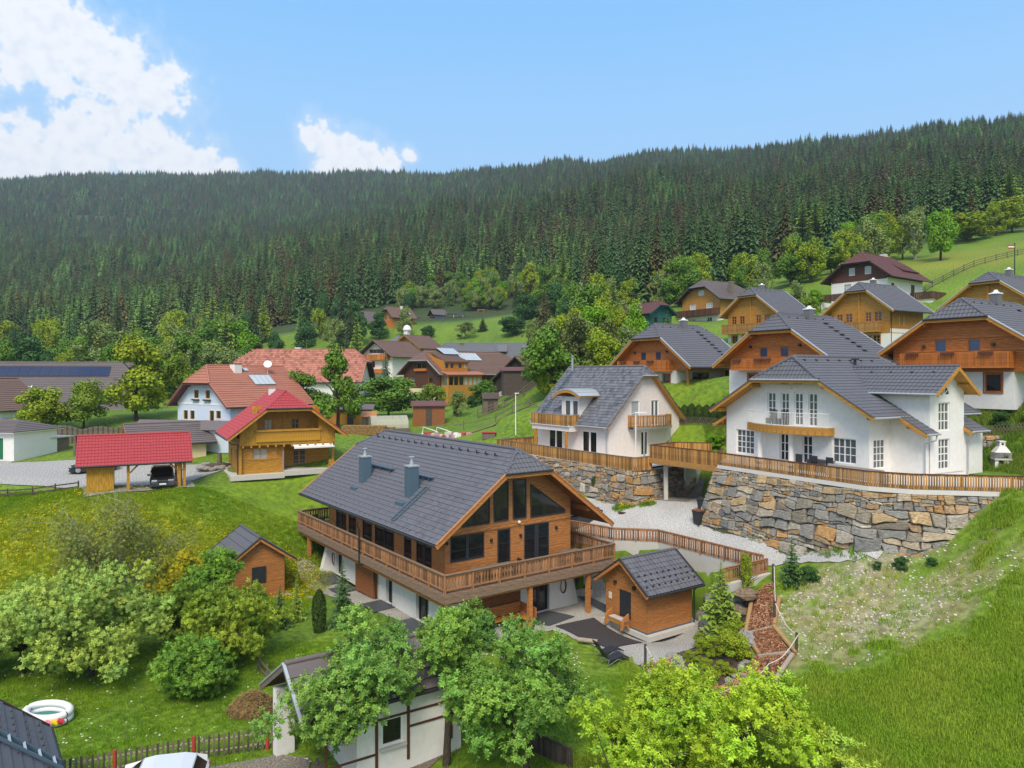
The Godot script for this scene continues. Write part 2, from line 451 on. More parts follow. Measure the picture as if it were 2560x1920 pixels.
var low_points:=[V(-4,-0.68,-43),V(5,-0.68,-46),V(9,-0.68,-41.5),V(0,-0.68,-40),V(-10,-0.72,-50),V(-17,-0.8,-53),V(-14,-0.7,-58),V(11.2,-0.66,-46),
	V(4.5,2.5,-55.5),V(8,3.0,-53),V(11.3,3.1,-51.8),V(14.8,3.1,-46.2),V(15.7,3.0,-43.8),V(-2,2.7,-64),V(8,4.4,-57),V(12,5.25,-58.3),V(15,5.3,-60),V(13.5,5.0,-54),V(15.3,4.9,-51.5),V(17.4,4.7,-47.3),V(19.2,4.85,-43.2),V(20.4,4.95,-40.6),V(23.0,5.2,-39.2),V(3,4.3,-62),V(-1,5.6,-70),V(-8,3.6,-66),
	V(25.4,7.0,-38.0),V(27.2,8.4,-38.1),V(26.4,7.6,-36.6),V(23.5,4.8,-33),V(18.5,1.3,-26),V(15.9,2.0,-31),V(19.4,3.3,-37.5),V(11.2,0.9,-28),V(7,-0.1,-30),V(15.2,3.0,-42.4),V(13.3,1.75,-38.4),V(12.5,0.85,-36.6),V(13.6,1.05,-35.6),V(12.4,0.5,-34.2),V(7.6,-0.5,-37.9),V(7.6,-0.4,-34.8),V(10.5,-0.1,-34.6),V(11.3,0.1,-39.5),V(9.5,-0.5,-39.5),V(12.3,0.6,-41.5),V(14.6,2.4,-40.5),V(16.8,3.2,-41.0),
	V(0,-0.75,-37),V(-3,-0.95,-33),V(-7,-1.2,-31.4),V(-12,-1.1,-31),V(-20,-0.9,-33),V(-22,-0.9,-38),V(-30,-0.8,-40),V(3,-0.8,-31),V(-2,-1.2,-28),V(5,-0.6,-26),V(12,0.2,-22),V(20,1.0,-20),V(-10,-1.3,-24),V(-25,-1.2,-25),V(-18,-0.7,-49),V(-24,-0.3,-51),V(-30,-0.2,-50),V(-36,-0.3,-50),V(-28,2.8,-55.6),V(-34,2.8,-54.6),V(-35,5.4,-58.4),V(-27.4,5.45,-61.4),V(-31,5.45,-60),V(-20,1.6,-59),V(-12,2.2,-65)]
var high_points:=[V(16,8.4,-54),V(20,8.4,-47),V(23,8.4,-43),V(28,8.45,-41.5),V(31,8.6,-43),V(22,8.5,-52),V(35,8.8,-41),V(26,8.7,-49),V(32,8.9,-46.5),V(18,8.6,-58),V(12,7.4,-60),V(8,7.4,-63),V(3,7.4,-69),V(10,7.6,-70),V(15,7.6,-62),V(17,8.5,-64),V(6,7.9,-77),V(0.5,7.6,-74),V(34,12.6,-52),V(29,9.0,-52),V(21,8.9,-62),V(24.5,9.2,-57)]

func ground_color(x: float,z: float,h: float,nz: FastNoiseLite) -> Color:
	var a:=nz.get_noise_2d(x*0.05,z*0.05); var b:=nz.get_noise_2d(x*0.35+50,z*0.35)
	var g:=C(0.15,0.275,0.012)
	g=g.lerp(C(0.225,0.345,0.014),clampf(a+0.45,0,1)).lerp(C(0.085,0.17,0.014),clampf(b*0.9,0,1))
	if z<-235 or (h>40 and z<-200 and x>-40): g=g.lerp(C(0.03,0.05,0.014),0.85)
	# flowering meadow between the lawns
	var m:=clampf(1.0 - absf(z+54.5)/5.5,0,1)*clampf((-15.0 - x)/4.0,0,1)
	g=g.lerp(C(0.33,0.36,0.008),clampf(m*1.6+b*0.5,0,1)*0.75*minf(1,m*3))
	var up:=clampf(1.0 - Vector2((x - 108)/40.0,(z+155)/26.0).length(),0,1)
	g=g.lerp(C(0.36,0.34,0.02),clampf(up*2.0,0,1)*(0.5+b*0.5))
	# trodden stony ground on the slope
	var p1:=Vector2((x - 18.3)/6.0,(z+36.5)/2.6).rotated(0.15).length()
	var p2:=Vector2((x - 20.0)/5.5,(z+40.0)/1.4).rotated(0.5).length()
	var p3:=Vector2((x - 15.6)/1.3,(z+38.6)/1.2).length()
	var dry:=clampf(1.25 - minf(minf(p1,p2),p3)+b*1.1+a*0.3,0,1)
	if x>9 and z>-46 and z<-28: g=g.lerp(C(0.50,0.43,0.31).lerp(C(0.34,0.30,0.10),clampf(b+0.4,0,1)),clampf(dry*1.3,0,0.92))
	return g

func build_ground() -> void:
	shared_points.append_array([V(-8,5.4,-72)])
	lowf=rbf(shared_points+low_points)
	highf=rbf(shared_points+high_points)
	gx=lines(-58,58,-2300,2300,0.8,1.06)
	gz=lines(-84,-18,-2700,60,0.8,1.055)
	var nx:=gx.size(); var nz:=gz.size()
	gh.resize(nx*nz)
	var nn:=FastNoiseLite.new()
	nn.seed=4; nn.frequency=1.0; nn.fractal_octaves=3
	var vs:=PackedVector3Array(); var cs:=PackedColorArray(); var ix:=PackedInt32Array()
	vs.resize(nx*nz); cs.resize(nx*nz)
	for j in nz:
		for i in nx:
			var x:=gx[i]; var z:=gz[j]
			var h:=raw_height(x,z)
			if z<-260: h+=(nn.get_noise_2d(x*0.006,z*0.006)*16.0+nn.get_noise_2d(x*0.02,z*0.02)*5.0)*clampf((-z - 260)/250.0,0,1)
			else: h+=nn.get_noise_2d(x*0.25,z*0.25)*0.06
			gh[j*nx+i]=h
			vs[j*nx+i]=V(x,h,z)
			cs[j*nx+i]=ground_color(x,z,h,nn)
	for j in nz - 1:
		for i in nx - 1:
			var k:=j*nx+i
			ix.append_array([k,k+1,k+nx,k+1,k+nx+1,k+nx])
	var a:=[]
	a.resize(Mesh.ARRAY_MAX)
	var ns:=PackedVector3Array(); ns.resize(nx*nz)
	for j in nz:
		for i in nx:
			var i0:=maxi(i - 1,0); var i1:=mini(i+1,nx - 1); var j0:=maxi(j - 1,0); var j1:=mini(j+1,nz - 1)
			ns[j*nx+i]=V(-(gh[j*nx+i1] - gh[j*nx+i0])/(gx[i1] - gx[i0]),1,-(gh[j1*nx+i] - gh[j0*nx+i])/(gz[j1] - gz[j0])).normalized()
	a[Mesh.ARRAY_VERTEX]=vs; a[Mesh.ARRAY_COLOR]=cs; a[Mesh.ARRAY_INDEX]=ix; a[Mesh.ARRAY_NORMAL]=ns
	var m:=ArrayMesh.new()
	m.add_surface_from_arrays(Mesh.PRIMITIVE_TRIANGLES,a)
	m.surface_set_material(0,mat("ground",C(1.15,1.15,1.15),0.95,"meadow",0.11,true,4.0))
	put("ground",m,self,"structure")

func drape(called: String,poly: Array,m: Material,lift: float,step: float,level:=NAN,ragged:=0.0,parent: Node=self,tint:=Color.WHITE,tint2:=Color.WHITE) -> MeshInstance3D:
	var line:=PackedVector2Array()
	var nn:=FastNoiseLite.new(); nn.seed=8; nn.frequency=0.9; nn.fractal_octaves=3
	for i in poly.size():
		var a: Vector2=poly[i]; var b: Vector2=poly[(i+1) % poly.size()]
		var k:=maxi(1,int(a.distance_to(b)/step))
		for q in k:
			var p:=a.lerp(b,float(q)/k)
			if ragged>0.0: p+=Vector2(nn.get_noise_2d(p.x,p.y),nn.get_noise_2d(p.x+40,p.y))*ragged
			line.append(p)
	var pts:=line.duplicate()
	var bb:=Rect2(line[0],Vector2.ZERO)
	for p in line: bb=bb.expand(p)
	var y:=bb.position.y+step*0.5
	while y<bb.end.y:
		var x:=bb.position.x+step*0.5
		while x<bb.end.x:
			var q:=Vector2(x+R(-0.1,0.1)*step,y+R(-0.1,0.1)*step)
			if Geometry2D.is_point_in_polygon(q,line): pts.append(q)
			x+=step
		y+=step
	var ix:=Geometry2D.triangulate_delaunay(pts)
	var mb:=MB.new()
	var hs:=PackedFloat32Array()
	for p in pts: hs.append((gy(p.x,p.y) if is_nan(level) else level)+lift)
	for k in range(0,ix.size(),3):
		var c:=(pts[ix[k]]+pts[ix[k+1]]+pts[ix[k+2]])/3.0
		if Geometry2D.is_point_in_polygon(c,line):
			mb.col=tint.lerp(tint2,clampf(nn.get_noise_2d(c.x*0.4,c.y*0.4)+0.5,0,1))
			mb.tri(V(pts[ix[k]].x,hs[ix[k]],pts[ix[k]].y),V(pts[ix[k+1]].x,hs[ix[k+1]],pts[ix[k+1]].y),V(pts[ix[k+2]].x,hs[ix[k+2]],pts[ix[k+2]].y))
	return put(called,mb.mesh(m),parent,"structure")

# ---- pieces of houses ------------------------------------------------------------------------------------------
func clip(poly: PackedVector2Array,n: Vector2,d: float) -> PackedVector2Array:
	var o:=PackedVector2Array()
	for i in poly.size():
		var a:=poly[i]; var b:=poly[(i+1) % poly.size()]
		var da:=n.dot(a) - d; var db:=n.dot(b) - d
		if da <= 0: o.append(a)
		if (da<0 and db>0) or (da>0 and db<0): o.append(a.lerp(b,da/(da - db)))
	return o

func clip_rect(poly: PackedVector2Array,x0: float,x1: float,y0: float,y1: float) -> PackedVector2Array:
	var p:=clip(poly,Vector2(1,0),x1)
	p=clip(p,Vector2(-1,0),-x0)
	p=clip(p,Vector2(0,1),y1)
	return clip(p,Vector2(0,-1),-y0)

func front(s: float) -> Transform3D: return Transform3D(Basis(),V(0,0,-s))
func back(s: float) -> Transform3D: return Transform3D(Basis(V(-1,0,0),V(0,1,0),V(0,0,-1)),V(0,0,-s))
func right(t: float) -> Transform3D: return Transform3D(Basis(V(0,0,-1),V(0,1,0),V(1,0,0)),V(t,0,0))
func left(t: float) -> Transform3D: return Transform3D(Basis(V(0,0,1),V(0,1,0),V(-1,0,0)),V(t,0,0))
func rect(x0: float,x1: float,y0: float,y1: float) -> PackedVector2Array: return PackedVector2Array([Vector2(x0,y0),Vector2(x1,y0),Vector2(x1,y1),Vector2(x0,y1)])

func wall(mb: MB,t: Transform3D,poly: PackedVector2Array,holes: Array=[],board:=0.0,upright:=false,deep:=0.16) -> void:
	# a convex wall face with openings; boards>0 cuts it into boards with bevelled edges
	var xs:=[-1e3,1e3]; var ys:=[-1e3,1e3]
	var lo:=poly[0]; var hi:=poly[0]
	for p in poly: lo=lo.min(p); hi=hi.max(p)
	for h: Rect2 in holes:
		xs.append(h.position.x); xs.append(h.end.x); ys.append(h.position.y); ys.append(h.end.y)
	var tone:={}
	if board>0.0:
		var q:=(lo.x if upright else lo.y)
		while q<(hi.x if upright else hi.y):
			(xs if upright else ys).append(q); q+=board
	xs.sort(); ys.sort()
	var g:=0.008
	for i in xs.size() - 1:
		if xs[i+1] - xs[i]<0.004: continue
		for j in ys.size() - 1:
			if ys[j+1] - ys[j]<0.004: continue
			var x0: float=maxf(xs[i],lo.x); var x1: float=minf(xs[i+1],hi.x); var y0: float=maxf(ys[j],lo.y); var y1: float=minf(ys[j+1],hi.y)
			if x0 >= x1 or y0 >= y1: continue
			var mid:=Vector2((x0+x1)*0.5,(y0+y1)*0.5)
			var skip:=false
			for h: Rect2 in holes:
				if h.has_point(mid): skip=true
			if skip: continue
			if board>0.0:
				var key:=int(floor(((mid.x - lo.x) if upright else (mid.y - lo.y))/board))
				if not tone.has(key): tone[key]=R(0.86,1.08)
				var k: float=tone[key]
				mb.col=Color(k,k,k)
			var c:=clip_rect(poly,x0,x1,y0,y1)
			if c.size()<3: continue
			if board>0.0:
				var inner:=clip_rect(poly,x0+(g if upright else 0.0),x1 - (g if upright else 0.0),y0+(0.0 if upright else g),y1 - (0.0 if upright else g))
				if inner.size()<3: continue
				for k in range(1,inner.size() - 1):
					mb.tri(t*V(inner[0].x,inner[0].y,0.0),t*V(inner[k].x,inner[k].y,0.0),t*V(inner[k+1].x,inner[k+1].y,0.0))
				for k in inner.size():
					var a:=inner[k]; var b:=inner[(k+1) % inner.size()]
					mb.quad(t*V(a.x,a.y,0),t*V(b.x,b.y,0),t*V(b.x,b.y,-0.02),t*V(a.x,a.y,-0.02))
			else:
				for k in range(1,c.size() - 1):
					mb.tri(t*V(c[0].x,c[0].y,0),t*V(c[k].x,c[k].y,0),t*V(c[k+1].x,c[k+1].y,0))
	mb.col=Color.WHITE
	if board>0.0:
		mb.col=Color(0.5,0.5,0.5)
		if holes.is_empty():
			for k in range(1,poly.size() - 1):
				mb.tri(t*V(poly[0].x,poly[0].y,-0.02),t*V(poly[k].x,poly[k].y,-0.02),t*V(poly[k+1].x,poly[k+1].y,-0.02))
		else:
			wall(mb,t.translated_local(V(0,0,-0.02)),poly,holes,0.0,false,deep)
			return
		mb.col=Color.WHITE
	for h: Rect2 in holes:
		var a:=h.position; var b:=h.end
		mb.quad(t*V(a.x,a.y,0),t*V(b.x,a.y,0),t*V(b.x,a.y,-deep),t*V(a.x,a.y,-deep))
		mb.quad(t*V(a.x,b.y,0),t*V(a.x,b.y,-deep),t*V(b.x,b.y,-deep),t*V(b.x,b.y,0))
		mb.quad(t*V(a.x,a.y,0),t*V(a.x,a.y,-deep),t*V(a.x,b.y,-deep),t*V(a.x,b.y,0))
		mb.quad(t*V(b.x,a.y,0),t*V(b.x,b.y,0),t*V(b.x,b.y,-deep),t*V(b.x,a.y,-deep))

func window(par: Node,t: Transform3D,h: Rect2,cols: int,rows: int,fm: String,gm:="glass",deep:=0.12,fw:=0.06,bar:=0.028,casing:="",cw:=0.09,called:="window") -> Node3D:
	# frame with leaves and bars in an opening; the pane is its own piece
	var mb:=MB.new()
	var a:=h.position; var b:=h.end
	var z:=-deep
	mb.bx(V(a.x,a.y,z),V(b.x,a.y+fw,z+0.06)); mb.bx(V(a.x,b.y - fw,z),V(b.x,b.y,z+0.06))
	mb.bx(V(a.x,a.y+fw,z),V(a.x+fw,b.y - fw,z+0.06)); mb.bx(V(b.x - fw,a.y+fw,z),V(b.x,b.y - fw,z+0.06))
	for i in range(1,cols):
		var x:=lerpf(a.x+fw,b.x - fw,float(i)/cols)
		var w:=bar if (i*2 != cols or cols==2 and rows==1 and bar<0.04) else bar*1.8
		mb.bx(V(x - w,a.y+fw,z+0.002),V(x+w,b.y - fw,z+0.05))
	for j in range(1,rows):
		var y:=lerpf(a.y+fw,b.y - fw,float(j)/rows)
		mb.bx(V(a.x+fw,y - bar,z+0.004),V(b.x - fw,y+bar,z+0.046))
	var o:=put(called,mb.mesh(mats[fm]),par)
	o.transform=t
	var g:=MB.new()
	g.bx(V(a.x+fw*0.5,a.y+fw*0.5,z - 0.02),V(b.x - fw*0.5,b.y - fw*0.5,z+0.012))
	put("pane",g.mesh(mats[gm]),o)
	if casing:
		var k:=MB.new()
		k.bx(V(a.x - cw,a.y - cw,0.002),V(a.x,b.y+cw,0.035)); k.bx(V(b.x,a.y - cw,0.002),V(b.x+cw,b.y+cw,0.035))
		k.bx(V(a.x,b.y,0.002),V(b.x,b.y+cw,0.035)); k.bx(V(a.x,a.y - cw,0.002),V(b.x,a.y,0.05))
		put("casing",k.mesh(mats[casing]),o)
	return o

func hole(x0: float,x1: float,y0: float,y1: float) -> Rect2: return Rect2(x0,y0,x1 - x0,y1 - y0)

var tile_mesh: ArrayMesh
var flat_tile: ArrayMesh
func make_tiles() -> void:
	var mb:=MB.new()
	var prof:=[Vector2(-0.5,0.0),Vector2(-0.3,0.028),Vector2(-0.12,0.034),Vector2(0.05,0.008),Vector2(0.3,0.0),Vector2(0.5,0.004)]
	for i in prof.size() - 1:
		var a: Vector2=prof[i]; var b: Vector2=prof[i+1]
		mb.quad(V(a.x,0.035+a.y,-0.52),V(b.x,0.035+b.y,-0.52),V(b.x,b.y,0.5),V(a.x,a.y,0.5))
		mb.quad(V(a.x,a.y - 0.03,-0.52),V(b.x,b.y - 0.03,-0.52),V(b.x,0.035+b.y,-0.52),V(a.x,0.035+a.y,-0.52))
	tile_mesh=mb.mesh(null)
	var fl:=MB.new()
	fl.quad(V(-0.485,0.035,-0.52),V(0.485,0.035,-0.52),V(0.485,0,0.5),V(-0.485,0,0.5))
	fl.quad(V(-0.485,0.0,-0.52),V(0.485,0.0,-0.52),V(0.485,0.035,-0.52),V(-0.485,0.035,-0.52))
	fl.quad(V(-0.485,0.035,-0.52),V(-0.485,0,0.5),V(-0.485,0.0,-0.52),V(-0.485,0.0,-0.53))
	flat_tile=fl.mesh(null)

func tinted(m: ArrayMesh,mt: Material) -> ArrayMesh:
	var r: ArrayMesh=m.duplicate()
	r.surface_set_material(0,mt)
	return r

# one plane of a roof: slab,soffit,courses of tiles.  poly runs along the eave first
func roof_plane(par: Node,top: MB,sof: MB,poly: Array,mt: String,tw: float,tl: float,style: String,mottle: float,own_tiles: int,th:=0.17) -> Array:
	var u: Vector3=(poly[1] - poly[0]).normalized()
	var nrm: Vector3=u.cross(poly[2] - poly[0]).normalized()
	if nrm.y<0: nrm=-nrm
	var w:=nrm.cross(u)
	if w.y<0: w=-w
	top.slab(poly,nrm,-0.012,-0.06)
	var mid:=Vector3.ZERO
	for p in poly: mid+=p/poly.size()
	var ins:=[]
	for p in poly: ins.append(mid+(p - mid)*0.992)
	sof.slab(ins,nrm,-0.062,-th)
	var flat:=PackedVector2Array()
	for p in poly: flat.append(Vector2((p - poly[0]).dot(u),(p - poly[0]).dot(w)))
	var hi:=flat[0]; var lo:=flat[0]
	for p in flat: hi=hi.max(p); lo=lo.min(p)
	var xs:=[]; var cols:=[]
	if style=="strip":
		var mb:=MB.new()
		var y:=0.0
		while y<hi.y - 0.05:
			var a:=1e9; var b:=-1e9
			var row:=clip_rect(flat,lo.x - 1,hi.x+1,y,y+tl)
			for p in row: a=minf(a,p.x); b=maxf(b,p.x)
			var row2:=clip_rect(flat,lo.x - 1,hi.x+1,y+tl*0.9,y+tl)
			var a2:=1e9; var b2:=-1e9
			for p in row2: a2=minf(a2,p.x); b2=maxf(b2,p.x)
			if a2<b2:
				var x:=a
				while x<b:
					var x1:=minf(x+tw*R(3,7),b)
					var k:=1.0+R(-mottle,mottle)
					mb.col=Color(k,k,k)
					var o: Vector3=poly[0]
					var f:=func(px: float,py: float,pz: float) -> Vector3: return o+u*px+w*py+nrm*pz
					var e0:=maxf(x,a2 if x==a else x); var e1:=minf(x1,b2 if x1 >= b else x1)
					mb.quad(f.call(x,y,0.05),f.call(x1,y,0.05),f.call(e1,y+tl,0.0),f.call(e0,y+tl,0.0))
					mb.quad(f.call(x,y,-0.01),f.call(x1,y,-0.01),f.call(x1,y,0.05),f.call(x,y,0.05))
					x=x1
			y+=tl
		put("roof_course",mb.mesh(mats[mt]),par,"stuff")
		return [u,w,nrm]
	var rows:=int(ceil(hi.y/tl))
	var grown:=PackedVector2Array()
	var c2:=Vector2.ZERO
	for p in flat: c2+=p/flat.size()
	var singles:=[]
	for r in rows:
		var y:=(r+0.5)*tl
		var row:=clip_rect(flat,lo.x - 1,hi.x+1,y - 0.02,y+0.02)
		if row.size()<3: continue
		var a:=1e9; var b:=-1e9
		for p in row: a=minf(a,p.x); b=maxf(b,p.x)
		var off:=0.0 if style != "flat" or r % 2==0 else tw*0.5
		var k0:=int(ceil((a - tw*0.62)/tw))
		for k in range(k0,int((b+tw*0.12)/tw)+1):
			var x:=k*tw+tw*0.5 - off
			if x<a - 0.02 or x>b+0.02: continue
			var g:=1.0+R(-mottle,mottle)
			if mottle>0.2 and R(0,1)<0.18: g *= R(0.55,0.8)
			xs.append(Transform3D(Basis(u*tw*1.03,nrm,w*tl),poly[0]+u*x+w*y))
			cols.append(Color(g,g,g*(1.0+mottle*0.1)))
	var tm:=tinted(flat_tile if style=="flat" else tile_mesh,mats[mt])
	var n_own:=mini(own_tiles,xs.size())
	if n_own>0:
		var order:=range(xs.size())
		var eye:=V(0,15.2,0)
		var gt: Transform3D=(par as Node3D).global_transform if par.is_inside_tree() else Transform3D()
		order.sort_custom(func(p,q): return (gt*xs[p].origin).distance_squared_to(eye)<(gt*xs[q].origin).distance_squared_to(eye))
		var shades:=[]
		for k in 4:
			var mm: StandardMaterial3D=mats[mt].duplicate()
			mm.albedo_color=mats[mt].albedo_color*(0.94+0.04*k)
			shades.append(tinted(tile_mesh,mm))
		var rest:=[]; var rc:=[]
		for k in order.size():
			if k<n_own:
				put("roof_tile",shades[rng.randi() % 4],par).transform=xs[order[k]]
			else: rest.append(xs[order[k]]); rc.append(cols[order[k]])
		if rest.size(): multi("roof_tiles",tm,rest,rc,par)
	elif xs.size(): multi("roof_tiles",tm,xs,cols,par)
	return [u,w,nrm]

# a gable or half-hipped roof in a house's own axes: x across,-z along the ridge
func gable_roof(par: Node3D,q: Dictionary,mt: String,soffit: String,verge: String,opt:={}) -> Node3D:
	var yr: float=q.yr; var m: float=q.m; var hw: float=q.get("hw",0.0); var hd: float=q.get("hd",0.0); var wl: float=q.wl; var wr: float=q.wr; var ln: float=q.l
	var bh: float=q.get("bhw",0.0); var bd: float=q.get("bhd",0.0); var s0: float=q.get("s0",0.0)
	var p:=func(t: float,s: float) -> Vector3: return V(t,yr - absf(t)*m,-s)
	var top:=MB.new(); var sof:=MB.new()
	var tw: float=opt.get("tw",0.3); var tl: float=opt.get("tl",0.36); var style: String=opt.get("style","tile"); var mo: float=opt.get("mottle",0.06); var own: int=opt.get("own",0)
	var roof:=Node3D.new()
	roof.name=nm("roof",par); par.add_child(roof,true)
	var lpoly:=[p.call(-wl,s0),p.call(-wl,ln)]
	if bh>0: lpoly.append(p.call(-bh,ln))
	lpoly.append(V(0,yr,-(ln - bd)))
	if hw>0: lpoly.append(V(0,yr,-(s0+hd))); lpoly.append(p.call(-hw,s0))
	else: lpoly.append(V(0,yr,-s0))
	var rpoly:=[p.call(wr,s0),p.call(wr,ln)]
	if bh>0: rpoly.append(p.call(bh,ln))
	rpoly.append(V(0,yr,-(ln - bd)))
	if hw>0: rpoly.append(V(0,yr,-(s0+hd))); rpoly.append(p.call(hw,s0))
	else: rpoly.append(V(0,yr,-s0))
	roof_plane(roof,top,sof,lpoly,mt,tw,tl,style,mo,own if opt.get("own_side",0) <= 0 else 0)
	roof_plane(roof,top,sof,rpoly,mt,tw,tl,style,mo,own if opt.get("own_side",0) >= 0 else 0)
	if hw>0: roof_plane(roof,top,sof,[p.call(-hw,s0 - 0.06),p.call(hw,s0 - 0.06),V(0,yr,-(s0+hd))],mt,tw,tl,style,mo,0)
	if bh>0: roof_plane(roof,top,sof,[p.call(bh,ln),p.call(-bh,ln),V(0,yr,-(ln - bd))],mt,tw,tl,style,mo,0)
	put("roof_deck",top.mesh(mats[mt]),roof)
	put("soffit",sof.mesh(mats[soffit]),roof)
	# ridge and hip caps
	var caps:=MB.new()
	var run:=func(a: Vector3,b: Vector3) -> void:
		var d:=b - a
		var n:=int(d.length()/0.36)+1
		for i in n:
			var c:=a+d*(float(i)/n); var e:=a+d*((i+1.0)/n)
			var pr: float=opt.get("cap",0.12)
			caps.tube([c+V(0,0.0,0),e+V(0,0.0,0)],[pr,pr*0.86],8)
	run.call(V(0,yr,-(s0+hd)),V(0,yr,-(ln - bd)))
	if hw>0: run.call(p.call(-hw,s0),V(0,yr,-(s0+hd))); run.call(p.call(hw,s0),V(0,yr,-(s0+hd)))
	if bh>0: run.call(p.call(-bh,ln),V(0,yr,-(ln - bd))); run.call(p.call(bh,ln),V(0,yr,-(ln - bd)))
	put("ridge_cap",caps.mesh(mats[mt]),roof)
	# verge boards and a metal edge above them
	var vb:=MB.new(); var ed:=MB.new()
	var fh: float=opt.get("fh",0.2)
	for s in [s0,ln]:
		var zz: float=-s+(0.02 if s==s0 else -0.02)
		for side in [-1,1]:
			var w: float=wl if side<0 else wr
			var i: float=(hw if s==s0 else bh)
			var a: Vector3=p.call(side*w,0.0); var b: Vector3=p.call(side*i,0.0)
			a.z=zz; b.z=zz
			vb.beam(a+V(0,-0.05 - fh*0.5,0),b+V(0,-0.05 - fh*0.5,0),0.05,fh,Vector3.UP)
			ed.beam(a+V(0,0.01,0),b+V(0,0.01,0),0.13,0.09,Vector3.UP)
		var i2: float=(hw if s==s0 else bh)
		if i2>0: vb.beam(V(-i2,yr - i2*m - 0.06 - fh*0.5,zz),V(i2,yr - i2*m - 0.06 - fh*0.5,zz),0.05,fh*0.9)
	put("verge_board",vb.mesh(mats[verge]),roof)
	put("verge_edge",ed.mesh(mats[opt.get("edge",mt)]),roof)
	var gm:=MB.new()
	for side in [-1,1]:
		var w: float=wl if side<0 else wr
		var a: Vector3=p.call(side*(w+0.06),s0); var b: Vector3=p.call(side*(w+0.06),ln)
		gm.tube([a+V(0,-0.04,0),b+V(0,-0.04,0)],[0.075,0.075],7)
	if hw>0: gm.tube([p.call(-hw,s0 - 0.12)+V(-0.1,-0.03,0),p.call(hw,s0 - 0.12)+V(0.1,-0.03,0)],[0.06,0.06],7)
	put("gutter",gm.mesh(mats[opt.get("gutter","black_metal")]),roof)
	return roof

func purlins(par: Node3D,q: Dictionary,s_wall: float,ts: Array,wood: String,size:=0.2) -> void:
	for t: float in ts:
		var y: float=q.yr - absf(t)*q.m - 0.17 - size*0.75
		var mb:=MB.new()
		mb.bev(Transform3D(Basis(),V(t,y,-(s_wall+q.get("s0",0.0)+0.14)*0.5)),V(size,size*1.3,s_wall - q.get("s0",0.0) - 0.14),0.02)
		put("purlin",mb.mesh(mats[wood]),par)

var shared_meshes:={}
func box_mesh(key: String,s: Vector3,m: String,r:=0.006) -> ArrayMesh:
	if not shared_meshes.has(key):
		var mb:=MB.new()
		mb.bev(Transform3D(Basis(V(1,0,0),V(0,0,1),V(0,-1,0)),Vector3.ZERO),V(s.x,s.z,s.y),r)
		shared_meshes[key]=mb.mesh(mats[m])
	return shared_meshes[key]

# a railing along points (in the parent's axes): posts,rails,balusters as parts of their own
func railing(par: Node3D,pts: Array,h: float,o:={}) -> void:
	var pitch: float=o.get("pitch",0.19); var sw: float=o.get("slat",0.13); var bay: float=o.get("bay",1.9); var low: float=o.get("low",0.12); var lift: float=o.get("lift",0.0)
	var sm: String=o.get("m","rail_wood"); var fm: String=o.get("frame",sm); var cap: String=o.get("capm",fm)
	var slat_h: float=h - low - o.get("top",0.1)
	var meshes:=[]
	for k in 4:
		var key:="slat%s%.2f%.2f%d" % [sm,sw,slat_h,k]
		if not shared_meshes.has(key):
			var mm: StandardMaterial3D=mats[sm].duplicate()
			var g: float=[1.0,0.86,1.12,0.74][k] if o.get("vary",true) else 1.0 - 0.05*k
			mm.albedo_color=Color(mats[sm].albedo_color.r*g,mats[sm].albedo_color.g*g,mats[sm].albedo_color.b*g)
			var mb:=MB.new()
			if o.get("cut",false):
				var e: float=sw*0.5; var q: float=slat_h*0.5
				var pl:=PackedVector2Array([Vector2(-e*0.8,-q),Vector2(e*0.8,-q),Vector2(e,-q*0.6),Vector2(e*0.72,-q*0.1),Vector2(e,q*0.45),Vector2(e*0.85,q),Vector2(-e*0.85,q),Vector2(-e,q*0.45),Vector2(-e*0.72,-q*0.1),Vector2(-e,-q*0.6)])
				mb.prism(pl,Transform3D(Basis(),V(0,0,-0.013)),0.026)
			else: mb.bx(V(-sw*0.5,-slat_h*0.5,-0.012),V(sw*0.5,slat_h*0.5,0.012))
			shared_meshes[key]=mb.mesh(mm)
		meshes.append(shared_meshes[key])
	var pm:=box_mesh("post%s%.2f%.2f" % [fm,h,o.get("post",0.1)],V(o.get("post",0.1),h+o.get("over",0.0),o.get("post",0.1)),fm,0.012)
	for i in pts.size() - 1:
		var a: Vector3=pts[i]+V(0,lift,0); var b: Vector3=pts[i+1]+V(0,lift,0)
		var d:=b - a
		var flat:=V(d.x,0,d.z).normalized()
		var bs:=Basis(flat,Vector3.UP,flat.cross(Vector3.UP))
		var side: Vector3=flat.cross(Vector3.UP)*o.get("out",0.05)
		var mb:=MB.new()
		mb.beam(a+V(0,h - 0.03,0),b+V(0,h - 0.03,0),o.get("capw",0.14),0.05)
		put("handrail",mb.mesh(mats[cap]),par)
		var rb:=MB.new()
		rb.beam(a+V(0,h - o.get("top",0.1) - 0.03,0),b+V(0,h - o.get("top",0.1) - 0.03,0),0.05,0.1)
		rb.beam(a+V(0,low+0.08,0),b+V(0,low+0.08,0),0.05,0.1)
		put("rail",rb.mesh(mats[fm]),par)
		var nb:=maxi(1,int(round(d.length()/bay)))
		for k in nb+(1 if i==pts.size() - 2 else 0):
			var pp:=a+d*(float(k)/nb)
			put("post",pm,par).transform=Transform3D(bs,pp+V(0,h*0.5 - 0.04,0))
		for k in nb:
			var s0:=a+d*(float(k)/nb); var s1:=a+d*((k+1.0)/nb)
			var ln: float=s0.distance_to(s1) - o.get("post",0.1) - 0.03
			var n:=maxi(1,int(round(ln/pitch)))
			for j in n:
				var c:=s0.lerp(s1,(o.get("post",0.1)*0.5+0.015+ln*(j+0.5)/n)/s0.distance_to(s1))
				put("baluster",meshes[rng.randi() % 4],par).transform=Transform3D(bs,c+V(0,low+slat_h*0.5,0)+side)

